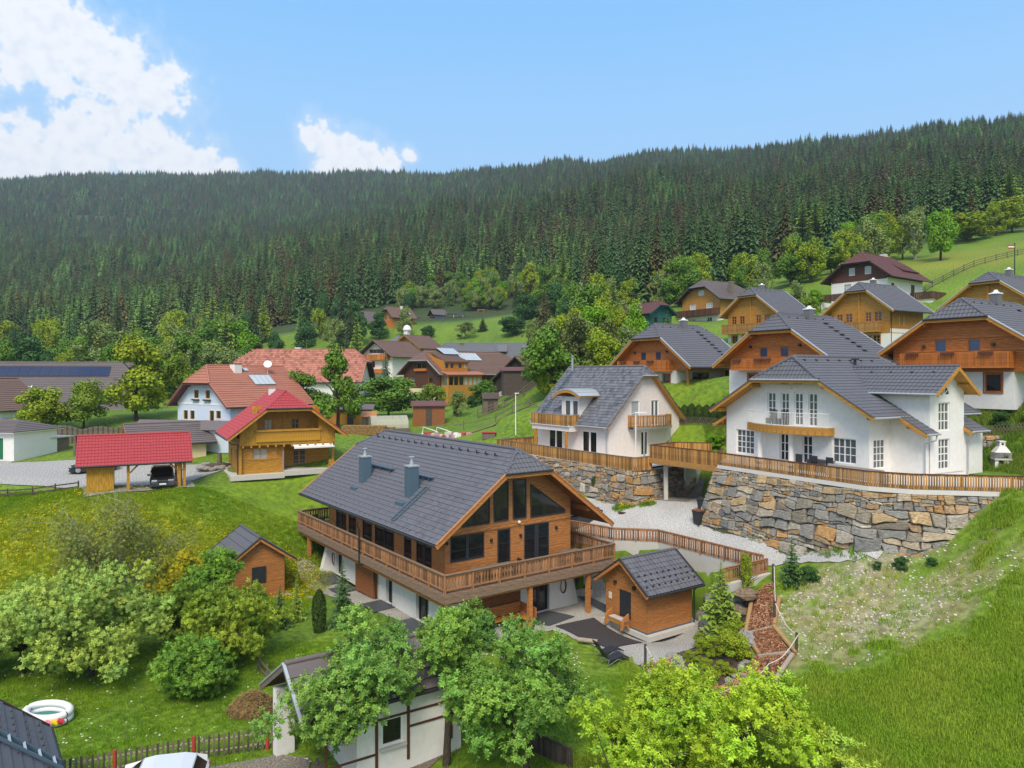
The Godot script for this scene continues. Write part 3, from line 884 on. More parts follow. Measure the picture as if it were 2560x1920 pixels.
# ---- houses ----------------------------------------------------------------------------------------------------
func gable_poly(q: Dictionary,tl: float,tr: float,y0: float,gap:=0.2) -> PackedVector2Array:
	var hw: float=q.get("hw",0.0)
	var f:=func(t: float) -> float: return q.yr - absf(t)*q.m - gap
	var p:=PackedVector2Array([Vector2(tl,y0),Vector2(tr,y0),Vector2(tr,f.call(tr))])
	if hw>0: p.append(Vector2(hw,f.call(hw))); p.append(Vector2(-hw,f.call(-hw)))
	else: p.append(Vector2(0,f.call(0.0)))
	p.append(Vector2(tl,f.call(tl)))
	return p

func prims(called: String,par: Node,m: String,boxes: Array) -> MeshInstance3D:
	var mb:=MB.new()
	for i in range(0,boxes.size(),2): mb.bx(boxes[i],boxes[i+1])
	return put(called,mb.mesh(mats[m]),par)

func chimney(par: Node,p: Vector3,w: float,d: float,h: float,m: String,cap:="metal",pipe:=true) -> void:
	var mb:=MB.new()
	mb.bev(Transform3D(Basis(V(1,0,0),V(0,0,1),V(0,-1,0)),p+V(0,h*0.5 - 0.6,0)),V(w,d,h+1.2),0.015)
	var c:=put("chimney",mb.mesh(mats[m]),par)
	var k:=MB.new()
	k.bev(Transform3D(Basis(V(1,0,0),V(0,0,1),V(0,-1,0)),p+V(0,h+0.04,0)),V(w+0.1,d+0.1,0.09),0.02)
	put("chimney_cap",k.mesh(mats[cap]),c)
	if pipe:
		var t:=MB.new()
		t.lathe([Vector2(0,0),Vector2(0.14,0.0),Vector2(0.14,0.22),Vector2(0.10,0.22),Vector2(0.10,0.5),Vector2(0,0.5)],12,Transform3D(Basis(),p+V(0,h+0.08,0)))
		t.lathe([Vector2(0.0,0.56),Vector2(0.2,0.54),Vector2(0.2,0.58),Vector2(0.0,0.62)],12,Transform3D(Basis(),p+V(0,h+0.08,0)))
		for q in 4:
			var a:=TAU*q/4
			t.tube([p+V(cos(a)*0.1,h+0.5,sin(a)*0.1),p+V(cos(a)*0.16,h+0.66,sin(a)*0.16)],[0.012,0.012],5)
		put("flue",t.mesh(mats["zinc"]),c)

func main_house() -> void:
	var h:=thing("chalet","large timber chalet with a dark tiled roof, wrap-around balcony and glazed gable","chalet",V(0.289,-0.65,-46.515),-36)
	var q:={"yr": 11.0,"m": 0.745,"hw": 1.78,"hd": 1.25,"wl": 6.76,"wr": 7.3,"l": 21.2,"bhw": 1.78,"bhd": 2.3,"s0": -1.35}
	var ry:=func(t: float) -> float: return q.yr - absf(t)*q.m
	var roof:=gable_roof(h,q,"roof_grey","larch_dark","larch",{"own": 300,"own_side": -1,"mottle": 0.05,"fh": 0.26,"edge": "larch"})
	# upper storey of larch boards
	var fh:=[hole(-5.0,-2.51,4.36,5.96),hole(-1.51,-0.49,3.36,5.94),hole(0.62,2.70,3.36,5.98)]
	var mb:=MB.new()
	wall(mb,front(0),gable_poly(q,-5.4,4.6,3.3),fh,0.17)
	put("front_wall",mb.mesh(mats.larch),h)
	var sh:=[]
	for s in [[14.75,16.77],[12.92,14.31],[10.17,11.76],[6.7,9.69],[4.19,5.23],[1.54,3.52]]: sh.append(hole(-s[1],-s[0],3.36,5.2))
	mb=MB.new()
	wall(mb,left(-5.4),rect(-18.3,0.0,3.3,ry.call(5.4) - 0.2),sh,0.17)
	put("side_wall",mb.mesh(mats.larch),h)
	mb=MB.new()
	wall(mb,right(4.6),rect(0,18.3,2.9,ry.call(4.6) - 0.2),[],0.17)
	wall(mb,back(18.3),rect(-4.6,5.4,0.0,7.0),[],0.17)
	put("rear_wall",mb.mesh(mats.larch),h)
	for w in [fh[0]]: window(h,front(0),w,2,1,"frame_dark","glass",0.05,0.09,0.06)
	window(h,front(0),fh[1],1,1,"frame_dark","glass",0.05,0.1,0.03,"",0.0,"terrace_door")
	window(h,front(0),fh[2],2,1,"frame_dark","glass",0.05,0.08,0.09,"",0.0,"sliding_door")
	for w: Rect2 in sh: window(h,left(-5.4),w,2 if w.size.x>1.8 else 1,1,"frame_dark","glass",0.05,0.07,0.04,"",0.0,"balcony_door")
	# glazed gable
	for g in [[Vector2(-4.15,6.46),Vector2(-2.14,6.46),Vector2(-2.14,8.2),Vector2(-4.15,6.62)],[Vector2(-1.76,6.5),Vector2(-0.69,6.5),Vector2(-0.69,8.95),Vector2(-1.76,8.5)],[Vector2(-0.27,6.5),Vector2(0.75,6.5),Vector2(0.75,8.98),Vector2(-0.27,8.98)],[Vector2(1.16,6.45),Vector2(4.1,6.45),Vector2(4.1,6.6),Vector2(1.16,8.6)]]:
		var pl:=PackedVector2Array(g)
		var fr:=MB.new()
		for i in pl.size():
			var a:=pl[i]; var b:=pl[(i+1) % pl.size()]
			if a.distance_to(b)>0.2: fr.beam(V(a.x,a.y,0.03),V(b.x,b.y,0.03),0.07,0.07,V(0,0,1))
		var o:=put("window",fr.mesh(mats.frame_dark),h)
		var gl:=MB.new()
		gl.prism(pl,Transform3D(Basis(),V(0,0,0.005)),0.02)
		put("pane",gl.mesh(mats.glass),o)
	purlins(h,q,0.3,[-5.9,-1.6,1.6,5.2],"larch_dark",0.26)
	for k in [[-5.25,5.6],[-2.0,5.35],[0.3,5.35],[3.3,5.5]]:
		prims("wall_light",h,"black_metal",[V(k[0] - 0.07,k[1] - 0.1,0),V(k[0]+0.07,k[1]+0.1,0.12)])
	var sp:=MB.new(); sp.ball(V(0.15,6.25,0.1),V(0.11,0.11,0.11)); put("flood_lamp",sp.mesh(mats.frame_white),h)
	# lower storey
	mb=MB.new()
	var lh:=[hole(-16.77,-15.6,0.05,2.45),hole(-7.9,-6.95,0.05,2.45),hole(-3.59,-1.95,0.05,2.45)]
	wall(mb,left(-5.4),rect(-18.3,0,0,3.0),lh,0,false,0.3)
	mb.prism(PackedVector2Array([Vector2(-5.42,0),Vector2(-6.2,0),Vector2(-5.42,3.0)]),Transform3D(Basis(),V(0,0,-18.3)),0.5)
	put("plaster_wall",mb.mesh(mats.white),h)
	for w: Rect2 in lh: window(h,left(-5.4),w,2 if w.size.x>1.2 else 1,1,"frame_dark","glass",0.28,0.08,0.05,"",0.0,"glass_door")
	prims("wooden_panel",h,"larch_dark",[V(-5.75,0.0,-12.28),V(-5.41,2.95,-9.23)])
	mb=MB.new()
	var dh:=hole(1.2,2.75,0.05,2.5)
	wall(mb,front(0),rect(-5.4,4.6,0,3.0),[dh],0,false,0.3)
	mb.prism(PackedVector2Array([Vector2(4.6,0),Vector2(5.35,0),Vector2(4.6,2.95)]),Transform3D(Basis(),V(0,0,-0.6)),0.55)
	put("plaster_wall",mb.mesh(mats.white),h)
	window(h,front(0),dh,2,1,"frame_dark","glass",0.28,0.08,0.06,"",0.0,"glass_door")
	mb=MB.new()
	wall(mb,front(-0.06),rect(-3.9,0.29,0.02,2.95),[],0.17)
	put("seat_niche_boards",mb.mesh(mats.larch_dark),h)
	# balcony
	var bal:=Node3D.new(); bal.name="balcony"; h.add_child(bal,true)
	var dk:=MB.new()
	for k in 12: dk.bx(V(-6.65,3.2,-21.8+k*1.85),V(-5.3,3.3,-21.82+(k+1)*1.85))
	dk.bx(V(-6.65,3.2,0.35),V(6.65,3.3,2.15)); dk.bx(V(-5.3,3.2,0.0),V(6.65,3.295,0.35)); dk.bx(V(4.6,3.2,-8.0),V(6.65,3.29,0.0)); dk.bx(V(-5.3,3.2,-21.8),V(4.6,3.29,-18.3))
	put("deck",dk.mesh(mats.rail_grey),bal)
	for f in [[V(-6.7,3.13,-21.9),V(-6.7,3.13,2.2)],[V(-6.7,3.13,2.2),V(6.7,3.13,2.2)],[V(6.7,3.13,2.2),V(6.7,3.13,-8)],[V(-6.7,3.13,-21.9),V(2,3.13,-21.9)]]:
		var fb:=MB.new()
		fb.beam(f[0],f[1],0.06,0.22); fb.beam(f[0]+V(0,-0.26,0),f[1]+V(0,-0.26,0),0.07,0.28)
		put("fascia_board",fb.mesh(mats.rail_grey),bal)
	for k in 21: prims("joist",bal,"larch",[V(-6.62,2.62,-21.3+k*1.12),V(-5.42,2.86,-21.12+k*1.12)])
	for k in 12: prims("joist",bal,"larch",[V(-6.0+k*1.1,2.9,0.02),V(-5.86+k*1.1,3.19,2.1)])
	var bm:=MB.new()
	bm.bx(V(-6.5,2.58,1.85),V(6.5,2.89,2.08)); bm.bx(V(-6.5,2.4,-21.6),V(-6.3,2.61,2.0))
	put("main_beam",bm.mesh(mats.larch),bal)
	for p in [V(-0.4,0,1.95),V(4.46,0,1.93),V(-6.4,0,-20.0)]: prims("pillar",bal,"larch",[p+V(-0.13,0,-0.13),p+V(0.13,2.6,0.13)])
	railing(bal,[V(-1,3.3,-21.85),V(-6.65,3.3,-21.85),V(-6.65,3.3,2.15),V(6.65,3.3,2.15),V(6.65,3.3,-8)],1.1,{"m": "rail_wood","frame": "rail_wood","capm": "rail_grey","cut": true,"pitch": 0.215,"slat": 0.155,"post": 0.12,"over": 0.1,"capw": 0.2,"out": -0.02})
	# roof furniture
	for c in [[-4.35,13.65,1.95],[-4.4,6.05,2.05]]:
		var y: float=ry.call(c[0])
		chimney(roof,V(c[0],y - 0.2,-c[1]),0.72,0.72,c[2],"blue_metal","zinc")
		prims("flashing",roof,"blue_metal",[V(c[0] - 1.0,y - 0.7,-c[1] - 0.5),V(c[0] - 0.3,y - 0.48,-c[1]+0.5)]).rotation.z=0.0
	var lad:=MB.new()
	var up:=V(0.802,0.597,0)
	for k in [4.68,5.12]: lad.beam(V(-6.42,ry.call(6.42)+0.12,-k),V(-3.8,ry.call(3.8)+0.12,-k),0.05,0.08)
	for k in 14:
		var t:=-6.4+k*0.195
		lad.bx(V(t - 0.03,ry.call(t)+0.1,-5.12),V(t+0.03,ry.call(t)+0.15,-4.68))
	put("roof_ladder",lad.mesh(mats.blue_metal),roof)
	for wk in [[-3.36,10.9,14.7],[-3.32,5.1,7.25]]:
		var wb:=MB.new()
		var y: float=ry.call(wk[0])
		wb.bx(V(wk[0] - 0.16,y+0.28,-wk[2]),V(wk[0]+0.16,y+0.33,-wk[1]))
		for e in 3:
			var z:=lerpf(-wk[2]+0.3,-wk[1] - 0.3,e/2.0)
			wb.beam(V(wk[0] - 0.14,y - 0.1,z),V(wk[0] - 0.14,y+0.3,z),0.05,0.05,V(0,0,1)); wb.beam(V(wk[0]+0.14,y+0.06,z),V(wk[0] - 0.14,y+0.3,z),0.05,0.05,V(0,0,1))
		put("roof_walkway",wb.mesh(mats.blue_metal),roof)
	var hk:=MB.new()
	hk.bx(V(-0.16,0.0,-0.05),V(0.1,0.06,0.05)); hk.bx(V(-0.2,0.0,-0.06),V(-0.15,0.2,0.06))
	var hkm:=hk.mesh(mats.black_metal)
	for k in 17: put("snow_hook",hkm,roof).transform=Transform3D(Basis(),V(-0.72,ry.call(0.72)+0.03,-1.15 - k*1.1))
	var sg:=MB.new()
	sg.bx(V(-0.04,0.0,-0.045),V(0.05,0.07,0.045))
	var xs:=[]
	for r in 10:
		for k in 25:
			var t:=-1.9 - r*0.52
			if r in [1,3]: continue
			xs.append(Transform3D(Basis(V(0,0,1),-0.64),V(t,ry.call(t)+0.03,-0.2 - k*0.83 - (r % 2)*0.4)))
	multi("snow_stops",tinted(sg.mesh(null),mats.roof_grey),xs,[],roof)
	var dp:=MB.new()
	dp.tube([V(-6.9,5.6,-9.3),V(-6.9,5.3,-9.3),V(-6.78,5.0,-9.3),V(-6.78,2.6,-9.3),V(-5.7,2.2,-9.2),V(-5.6,0,-9.1)],[0.055,0.055,0.055,0.055,0.055,0.055],8)
	put("downpipe",dp.mesh(mats.black_metal),h)
	for c in [[V(3.9,1.45,0.06),0.0],[V(-5.52,1.2,-17.0),PI/2]]:
		var hz:=MB.new()
		for r in 3:
			var pts:=[]; var rs:=[]
			for i in 19: pts.append(c[0]+Basis(Vector3.UP,-c[1])*V(cos(TAU*i/18)*(0.2+r*0.025),sin(TAU*i/18)*(0.42+r*0.03),r*0.02)); rs.append(0.018)
			hz.tube(pts,rs,5,false)
		var ho:=thing("garden_hose",["brown hose coiled on the white wall beside the lower glass door","dark red hose coiled on the far end of the white lower wall"][0 if c[1]==0.0 else 1],"hose",h.position,-36)
		put("hose_coil",hz.mesh(mat("hose",C(0.14,0.06,0.045),0.6)),ho)
	# back gable of the roof over the entrance
	prims("entrance_wall",h,"larch",[V(4.61,3.3,-18.0),V(4.8,5.4,-12.0)])

func chalet(called: String,label: String,P: Array,yb: float,kind: String,extra:={}) -> Node3D:
	# P: x,z,yaw,ridge,pitch,hip half-width,hip depth,left,right,length
	var h:=thing(called,label,"house",V(P[0],yb,P[1]),P[2],extra.get("group",""))
	var q:={"yr": P[3] - yb,"m": P[4],"hw": P[5],"hd": P[6],"wl": P[7],"wr": P[8],"l": P[9],"bhw": P[5] if extra.get("bh",true) else 0.0,"bhd": P[6] if extra.get("bh",true) else 0.0}
	var orange:=kind=="orange"
	var wood:="orange_wood" if orange else "honey_wood"; var trim:="orange_trim" if orange else "honey_trim"
	var roof:=gable_roof(h,q,"roof_grey",trim,trim,{"fh": 0.24,"edge": "zinc" if extra.get("zinc",true) else "roof_grey","mottle": 0.04,"gutter": "black_metal"})
	var sf:=0.9
	var half: float=P[7] - 1.1
	var yf: float=2.06
	var ws: Array=extra.get("ws",[[-1.83,-0.97,3.14,4.06],[0.46,1.32,3.12,4.05]])
	var hs:=[]
	for w in ws: hs.append(hole(w[0],w[1],w[2],w[3]))
	var mb:=MB.new()
	wall(mb,front(sf),gable_poly(q,-half,half,yf),hs,0.19)
	put("gable_wall",mb.mesh(mats[wood]),h)
	for w: Rect2 in hs: window(h,front(sf),w,extra.get("wc",1),extra.get("wr",1),"frame_wood" if orange else "frame_honey","glass_blue" if orange else "glass",0.08,0.08,0.03,"" if orange else "frame_honey",0.13)
	var rt: float=extra.get("rt",3.5)
	mb=MB.new()
	var lh:=[]
	for w in extra.get("ls",[[1.6,2.63,0.44,1.62]]): lh.append(hole(w[0],w[1],w[2],w[3]))
	wall(mb,front(sf+0.03),rect(-half,rt,-0.6,yf),lh)
	var sh:=[]
	for w in extra.get("side",[[3.2,5.6,0.1,1.85]]): sh.append(hole(w[0],w[1],w[2],w[3]))
	wall(mb,right(rt),rect(sf+0.03,P[9] - 0.9,-0.6,yf+0.6),sh)
	wall(mb,left(-half),rect(-(P[9] - 0.9),-sf - 0.03,-0.6,yf),[])
	put("plaster_wall",mb.mesh(mats.white),h)
	for w: Rect2 in lh: window(h,front(sf+0.03),w,extra.get("wc",1),extra.get("wr",1),"frame_wood" if orange else "frame_honey","glass",0.1,0.1,0.03,"frame_wood" if orange else "frame_honey",0.1,"lower_window")
	for w: Rect2 in sh: window(h,right(rt),w,3,1,"frame_wood" if orange else "frame_honey","glass",0.1,0.1,0.04,"",0.1,"terrace_door")
	mb=MB.new()
	wall(mb,right(half),rect(sf,P[9] - 0.9,yf,q.yr - half*q.m - 0.2),[],0.19)
	wall(mb,left(-half),rect(-(P[9] - 0.9),-sf,yf,q.yr - half*q.m - 0.2),[],0.19)
	wall(mb,back(P[9] - 0.9),gable_poly({"yr": q.yr,"m": q.m,"hw": q.bhw},-half,half,-0.5),[],0.19)
	mb.bx(V(rt,yf - 0.02,-(P[9] - 0.9)),V(half,yf+0.08,-sf))
	put("side_wall",mb.mesh(mats[wood]),h)
	if rt<half - 1.0:
		for s in extra.get("posts",[1.0,6.0]): prims("porch_post",h,trim,[V(half - 0.2,-0.3,-s - 0.1),V(half,yf,-s+0.1)])
	purlins(h,q,sf,[-half - 0.5,-P[5] - 0.15,P[5]+0.15,half+0.5],trim,0.2)
	var b: Array=extra.get("balc",[-4.51,3.02,2.0,3.1])
	var dk:=prims("balcony_floor",h,wood,[V(b[0],b[2] - 0.04,-sf),V(b[1],b[2]+0.1,-sf+1.05)])
	railing(dk,[V(b[0]+0.04,b[2]+0.08,-sf+0.02),V(b[0]+0.04,b[2]+0.08,-sf+1.0),V(b[1] - 0.04,b[2]+0.08,-sf+1.0),V(b[1] - 0.04,b[2]+0.08,-sf+0.02)],b[3] - b[2] - 0.08,{"m": extra.get("rail","orange_wood"),"frame": extra.get("rail","orange_wood"),"pitch": extra.get("pitch",0.155),"slat": extra.get("slat",0.10),"bay": 20.0,"low": 0.02,"post": 0.08,"capw": 0.09,"vary": false})
	for bx in extra.get("boxes",[]):
		prims("flower_box",h,"brown_wood",[V(bx - 0.45,b[3] - 0.22,-sf+1.06),V(bx+0.45,b[3] - 0.02,-sf+1.26)])
	for lx in extra.get("lamps",[-2.7,2.2]): prims("wall_lamp",h,"black_metal",[V(lx - 0.1,3.9,-sf),V(lx+0.1,4.1,-sf+0.15)])
	var c: Array=extra.get("chim",[0.4,5.0])
	if c.size():
		chimney(roof,V(c[0],q.yr - absf(c[0])*q.m - 0.2,-c[1]),0.62,0.62,0.95,"roof_slate","frame_white",false)
		var cm:=MB.new()
		cm.lathe([Vector2(0.34,0),Vector2(0.16,0.1),Vector2(0.14,0.22),Vector2(0,0.25)],10,Transform3D(Basis(),V(c[0],q.yr - absf(c[0])*q.m+0.84,-c[1])))
		put("chimney_hood",cm.mesh(mats.frame_white),roof)
	var hm:=MB.new(); hm.bx(V(-0.09,0,-0.05),V(0.05,0.09,0.05))
	var hmesh:=hm.mesh(mats.black_metal)
	for k in int((P[9] - 3.0)/1.1): put("snow_hook",hmesh,roof).position=V(0.55,q.yr - 0.55*q.m+0.03,-P[6] - 0.6 - k*1.1)
	if extra.has("steps"):
		var st:=MB.new(); st.bx(V(-0.13,0.08,-0.28),V(0.13,0.11,0.28)); st.bx(V(-0.1,-0.05,-0.2),V(-0.06,0.09,-0.16)); st.bx(V(-0.1,-0.05,0.16),V(-0.06,0.09,0.2))
		var sm:=st.mesh(mats.roof_grey)
		for k in 8:
			var t:=1.18+k*0.5
			put("roof_step",sm,roof).position=V(t,q.yr - t*q.m+0.05,-extra.steps)
	var pf:=MB.new()
	pf.tube([V(half+0.7,q.yr - (half+0.9)*q.m,-sf - 0.2),V(half+0.1,q.yr - (half+0.9)*q.m - 0.5,-sf - 0.2),V(half+0.07,-0.3,-sf - 0.2)],[0.05,0.05,0.05],7)
	if extra.has("pipe"): put("downpipe",pf.mesh(mats.black_metal),h)
	if extra.has("post_gable"):
		prims("gable_post",h,wood,[V(-0.12,yf,-sf),V(0.12,q.yr - 0.4 - P[5]*q.m,-sf+0.16)])
	return h

func villa() -> void:
	var fy:=9.1
	var h:=thing("villa","white villa with a curved balcony, stair tower and grey tiled roof above the stone wall","villa",V(18.49,fy,-48.91),61.3)
	var q:={"yr": 7.3,"m": 0.567,"hw": 2.75,"hd": 0.95,"wl": 6.9,"wr": 6.7,"l": 11.2,"bhw": 2.75,"bhd": 0.9}
	var roof:=gable_roof(h,q,"roof_grey","honey_trim","honey_trim",{"fh": 0.22,"edge": "roof_grey","gutter": "zinc","cap": 0.15})
	var mb:=MB.new()
	var hs:=[hole(-2.29,-1.56,2.6,4.79),hole(-1.10,-0.40,2.6,4.79),hole(0.04,0.75,2.6,4.80),hole(1.18,1.89,2.6,4.81),hole(-5.24,-3.51,0.19,1.97),hole(3.03,4.76,0.38,1.98),hole(-1.14,-0.40,5.38,5.62),hole(-0.03,0.72,5.38,5.62),hole(-1.2,-0.45,0.05,1.95),hole(0.7,1.5,0.05,1.95)]
	wall(mb,front(1),gable_poly(q,-6.2,5.67,-0.6),hs,0,false,0.2)
	var sd:=hole(1.43,2.58,0.2,2.01)
	wall(mb,right(5.67),rect(1.0,3.1,-0.6,3.5),[sd],0,false,0.15)
	wall(mb,left(-6.2),rect(-10.4,-1.0,-0.6,3.5),[])
	# wing in front of the tower,its top cut to the roof
	wall(mb,front(3.1),PackedVector2Array([Vector2(5.67,-0.6),Vector2(7.84,-0.6),Vector2(7.84,7.3 - 7.84*0.567 - 0.2),Vector2(5.67,7.3 - 5.67*0.567 - 0.2)]),[])
	wall(mb,right(7.84),rect(3.1,9.4,-0.6,2.68),[hole(4.49,5.69,0.2,2.09)],0,false,0.2)
	# tower: gable to the right with an arched light
	var tp:=PackedVector2Array([Vector2(3.6,0.0),Vector2(7.2,0.0),Vector2(7.2,5.08),Vector2(5.36,6.4),Vector2(3.6,5.12)])
	wall(mb,right(7.9),tp,[hole(4.49,5.69,0.2,2.09),hole(4.49,5.69,2.59,4.34),hole(4.55,5.64,4.78,5.33)],0,false,0.2)
	wall(mb,front(3.6),rect(2.0,7.9,1.9,5.1),[])
	wall(mb,back(7.2),rect(-7.9,-2.0,1.9,5.1),[])
	# annex on the left
	wall(mb,front(3.0),PackedVector2Array([Vector2(-8.1,-0.6),Vector2(-6.2,-0.6),Vector2(-6.2,3.3),Vector2(-8.1,2.25)]),[hole(-7.1,-6.75,0.9,1.75)],0,false,0.12)
	wall(mb,left(-8.1),rect(-9.0,-3.0,-0.6,2.3),[])
	wall(mb,back(10.4),gable_poly({"yr": q.yr,"m": q.m,"hw": 2.75},-5.67,6.2,-0.6),[])
	put("plaster_wall",mb.mesh(mats.white),h)
	for i in 4: window(h,front(1),hs[i],2,4,"frame_white","glass_grey",0.16,0.07,0.022,"",0,"balcony_door")
	window(h,front(1),hs[4],4,4,"frame_white","glass_grey",0.16,0.07,0.025)
	window(h,front(1),hs[5],4,3,"frame_white","glass_grey",0.16,0.07,0.025)
	for i in [6,7]: window(h,front(1),hs[i],2,1,"frame_white","glass_grey",0.1,0.04,0.02,"",0,"slot_window")
	for i in [8,9]: window(h,front(1),hs[i],2,3,"frame_white","glass",0.16,0.08,0.022,"",0,"terrace_door")
	window(h,right(5.67),sd,3,4,"frame_white","glass_grey",0.1,0.06,0.022)
	for y in [[0.2,2.09],[2.59,4.34]]: window(h,right(7.9),hole(4.49,5.69,y[0],y[1]),3,4 if y[0]<1 else 3,"frame_white","glass_grey",0.14,0.07,0.03,"",0,"tower_window")
	var fan:=MB.new()
	for k in 6:
		var a:=PI*(k+0.0)/5.0
		fan.beam(V(5.095,4.8,-0.05),V(5.095+cos(a)*0.54,4.8+sin(a)*0.54,-0.05),0.04,0.04,V(0,0,1))
	var arc:=[]; var ar:=[]
	for k in 13: arc.append(V(5.095+cos(PI*k/12)*0.56,4.8+sin(PI*k/12)*0.56,-0.03)); ar.append(0.04)
	fan.tube(arc,ar,6); fan.beam(V(4.5,4.8,-0.04),V(5.69,4.8,-0.04),0.06,0.06,V(0,0,1))
	var fo:=put("fanlight",fan.mesh(mats.frame_white),h); fo.transform=right(7.9)
	var fg:=MB.new(); fg.bx(V(4.52,4.76,-0.13),V(5.67,5.36,-0.1)); put("pane",fg.mesh(mats.glass_grey),fo)
	var sp:=MB.new()
	for sgn in [-1,1]:
		for k in 6:
			var a0:=PI*0.5*k/6.0; var a1:=PI*0.5*(k+1)/6.0
			sp.quad(V(5.095+sgn*cos(a0)*0.55,4.78+sin(a0)*0.55,0.003),V(5.095+sgn*0.56,4.78+sin(a0)*0.55,0.003),V(5.095+sgn*0.56,4.78+sin(a1)*0.55,0.003),V(5.095+sgn*cos(a1)*0.55,4.78+sin(a1)*0.55,0.003))
	put("arch_spandrel",sp.mesh(mats.white),h).transform=right(7.9)
	# roofs of tower,wing and annex
	var tw:=Node3D.new(); tw.name="tower_roof"; h.add_child(tw,true)
	var top:=MB.new(); var sof:=MB.new()
	var yr:=6.57; var st:=5.36; var ta:=8.65
	roof_plane(tw,top,sof,[V(ta,yr - 2.3*0.72,-(st - 2.3)),V(2.0,yr - 2.3*0.72,-(st - 2.3)),V(1.3,yr,-st),V(ta,yr,-st)],"roof_grey",0.3,0.36,"tile",0.05,0)
	roof_plane(tw,top,sof,[V(2.0,yr - 2.3*0.72,-(st+2.3)),V(ta,yr - 2.3*0.72,-(st+2.3)),V(ta,yr,-st),V(1.3,yr,-st)],"roof_grey",0.3,0.36,"tile",0.05,0)
	roof_plane(tw,top,sof,[V(8.45,7.3 - 8.45*0.567,-2.42),V(8.45,7.3 - 8.45*0.567,-3.62),V(6.6,7.3 - 6.6*0.567,-3.62),V(6.6,7.3 - 6.6*0.567,-2.42)],"roof_grey",0.3,0.36,"tile",0.05,0)
	roof_plane(tw,top,sof,[V(8.45,7.3 - 8.45*0.567,-7.18),V(8.45,7.3 - 8.45*0.567,-9.0),V(6.6,7.3 - 6.6*0.567,-9.0),V(6.6,7.3 - 6.6*0.567,-7.18)],"roof_grey",0.3,0.36,"tile",0.05,0)
	roof_plane(tw,top,sof,[V(-8.7,2.15,-9.4),V(-8.7,2.15,-2.1),V(-6.2,3.45,-2.1),V(-6.2,3.45,-9.4)],"roof_grey",0.3,0.36,"tile",0.05,0)
	put("roof_deck",top.mesh(mats.roof_grey),tw); put("soffit",sof.mesh(mats.honey_trim),tw)
	var vb:=MB.new()
	for sg in [-1,1]:
		vb.beam(V(ta,yr - 0.13,-st),V(ta,yr - 2.3*0.72 - 0.13,-(st+sg*2.3)),0.05,0.22)
		vb.beam(V(7.95,yr - 1.15*0.72 - 0.32,-(st+sg*1.15)),V(ta - 0.1,yr - 1.15*0.72 - 0.32,-(st+sg*1.15)),0.14,0.18)
	vb.beam(V(6.7,7.3 - 6.7*0.567 - 0.16,-2.4),V(8.45,7.3 - 8.45*0.567 - 0.16,-2.4),0.05,0.2)
	vb.beam(V(6.7,7.3 - 6.7*0.567 - 0.16,-7.16),V(8.45,7.3 - 8.45*0.567 - 0.16,-7.16),0.05,0.2)
	vb.beam(V(-8.7,2.0,-2.08),V(-6.2,3.3,-2.08),0.05,0.24)
	vb.beam(V(7.2,2.85,-3.05),V(7.2,2.85,-2.45),0.14,0.18); vb.beam(V(-7.7,2.3,-2.95),V(-7.7,2.3,-2.1),0.14,0.18)
	put("verge_board",vb.mesh(mats.honey_trim),tw)
	var cp:=MB.new()
	for k in 20: cp.tube([V(1.4+k*0.363,yr+0.02,-st),V(1.76+k*0.363,yr+0.02,-st)],[0.12,0.1],8)
	put("ridge_cap",cp.mesh(mats.roof_grey),tw)
	var gt:=MB.new()
	gt.tube([V(2.2,yr - 2.36*0.72,-(st - 2.36)),V(ta,yr - 2.36*0.72,-(st - 2.36))],[0.07,0.07],8)
	gt.tube([V(8.5,2.47,-2.4),V(8.5,2.47,-3.65)],[0.07,0.07],8); gt.tube([V(8.5,2.47,-7.15),V(8.5,2.47,-9.0)],[0.07,0.07],8)
	gt.tube([V(-8.76,2.1,-2.1),V(-8.76,2.1,-9.4)],[0.07,0.07],8)
	put("gutter",gt.mesh(mats.zinc),tw)
	for d in [[3.4,3.05],[7.5,7.6]]:
		var dp:=MB.new()
		dp.tube([V(8.45,2.4,-d[0]),V(8.4,2.1,-d[0]),V(7.98,1.85,-d[1]),V(7.93,1.5,-d[1]),V(7.93,-0.1,-d[1])],[0.05,0.05,0.05,0.05,0.05],8)
		put("downpipe",dp.mesh(mats.zinc),h)
	var vl:=MB.new(); vl.beam(V(1.35,yr - 0.05,-st+0.1),V(3.45,yr - 1.62,-(st - 2.35)),0.12,0.1); put("valley_flashing",vl.mesh(mats.zinc),tw)
	var hm:=MB.new(); hm.bx(V(-0.07,0,-0.09),V(0.07,0.12,0.05))
	var hmesh:=hm.mesh(mats.black_metal)
	for k in 4: put("roof_vent",hmesh,tw).position=V(3.2+k*1.4,yr - 0.42,-(st - 0.55))
	for k in 7: put("snow_hook",hmesh,roof).position=V(0.55,q.yr - 0.3,-1.4 - k*1.2)
	var vp:=MB.new(); vp.tube([V(1.06,6.6,-6.05),V(1.06,7.15,-6.05)],[0.1,0.1],8); vp.bx(V(0.86,7.1,-6.2),V(1.3,7.2,-5.9)); put("vent_pipe",vp.mesh(mats.black_metal),roof)
	purlins(h,q,1.0,[-6.3,-3.0,3.0,6.2],"honey_trim",0.22)
	# curved balcony
	var ba:=Node3D.new(); ba.name="balcony"; h.add_child(ba,true)
	var sl:=MB.new()
	var edge:=[]
	for k in 25:
		var x:=lerpf(-3.6,3.2,k/24.0)
		edge.append(V(x,2.0,-1.0+0.55+0.95*sin(PI*k/24.0)))
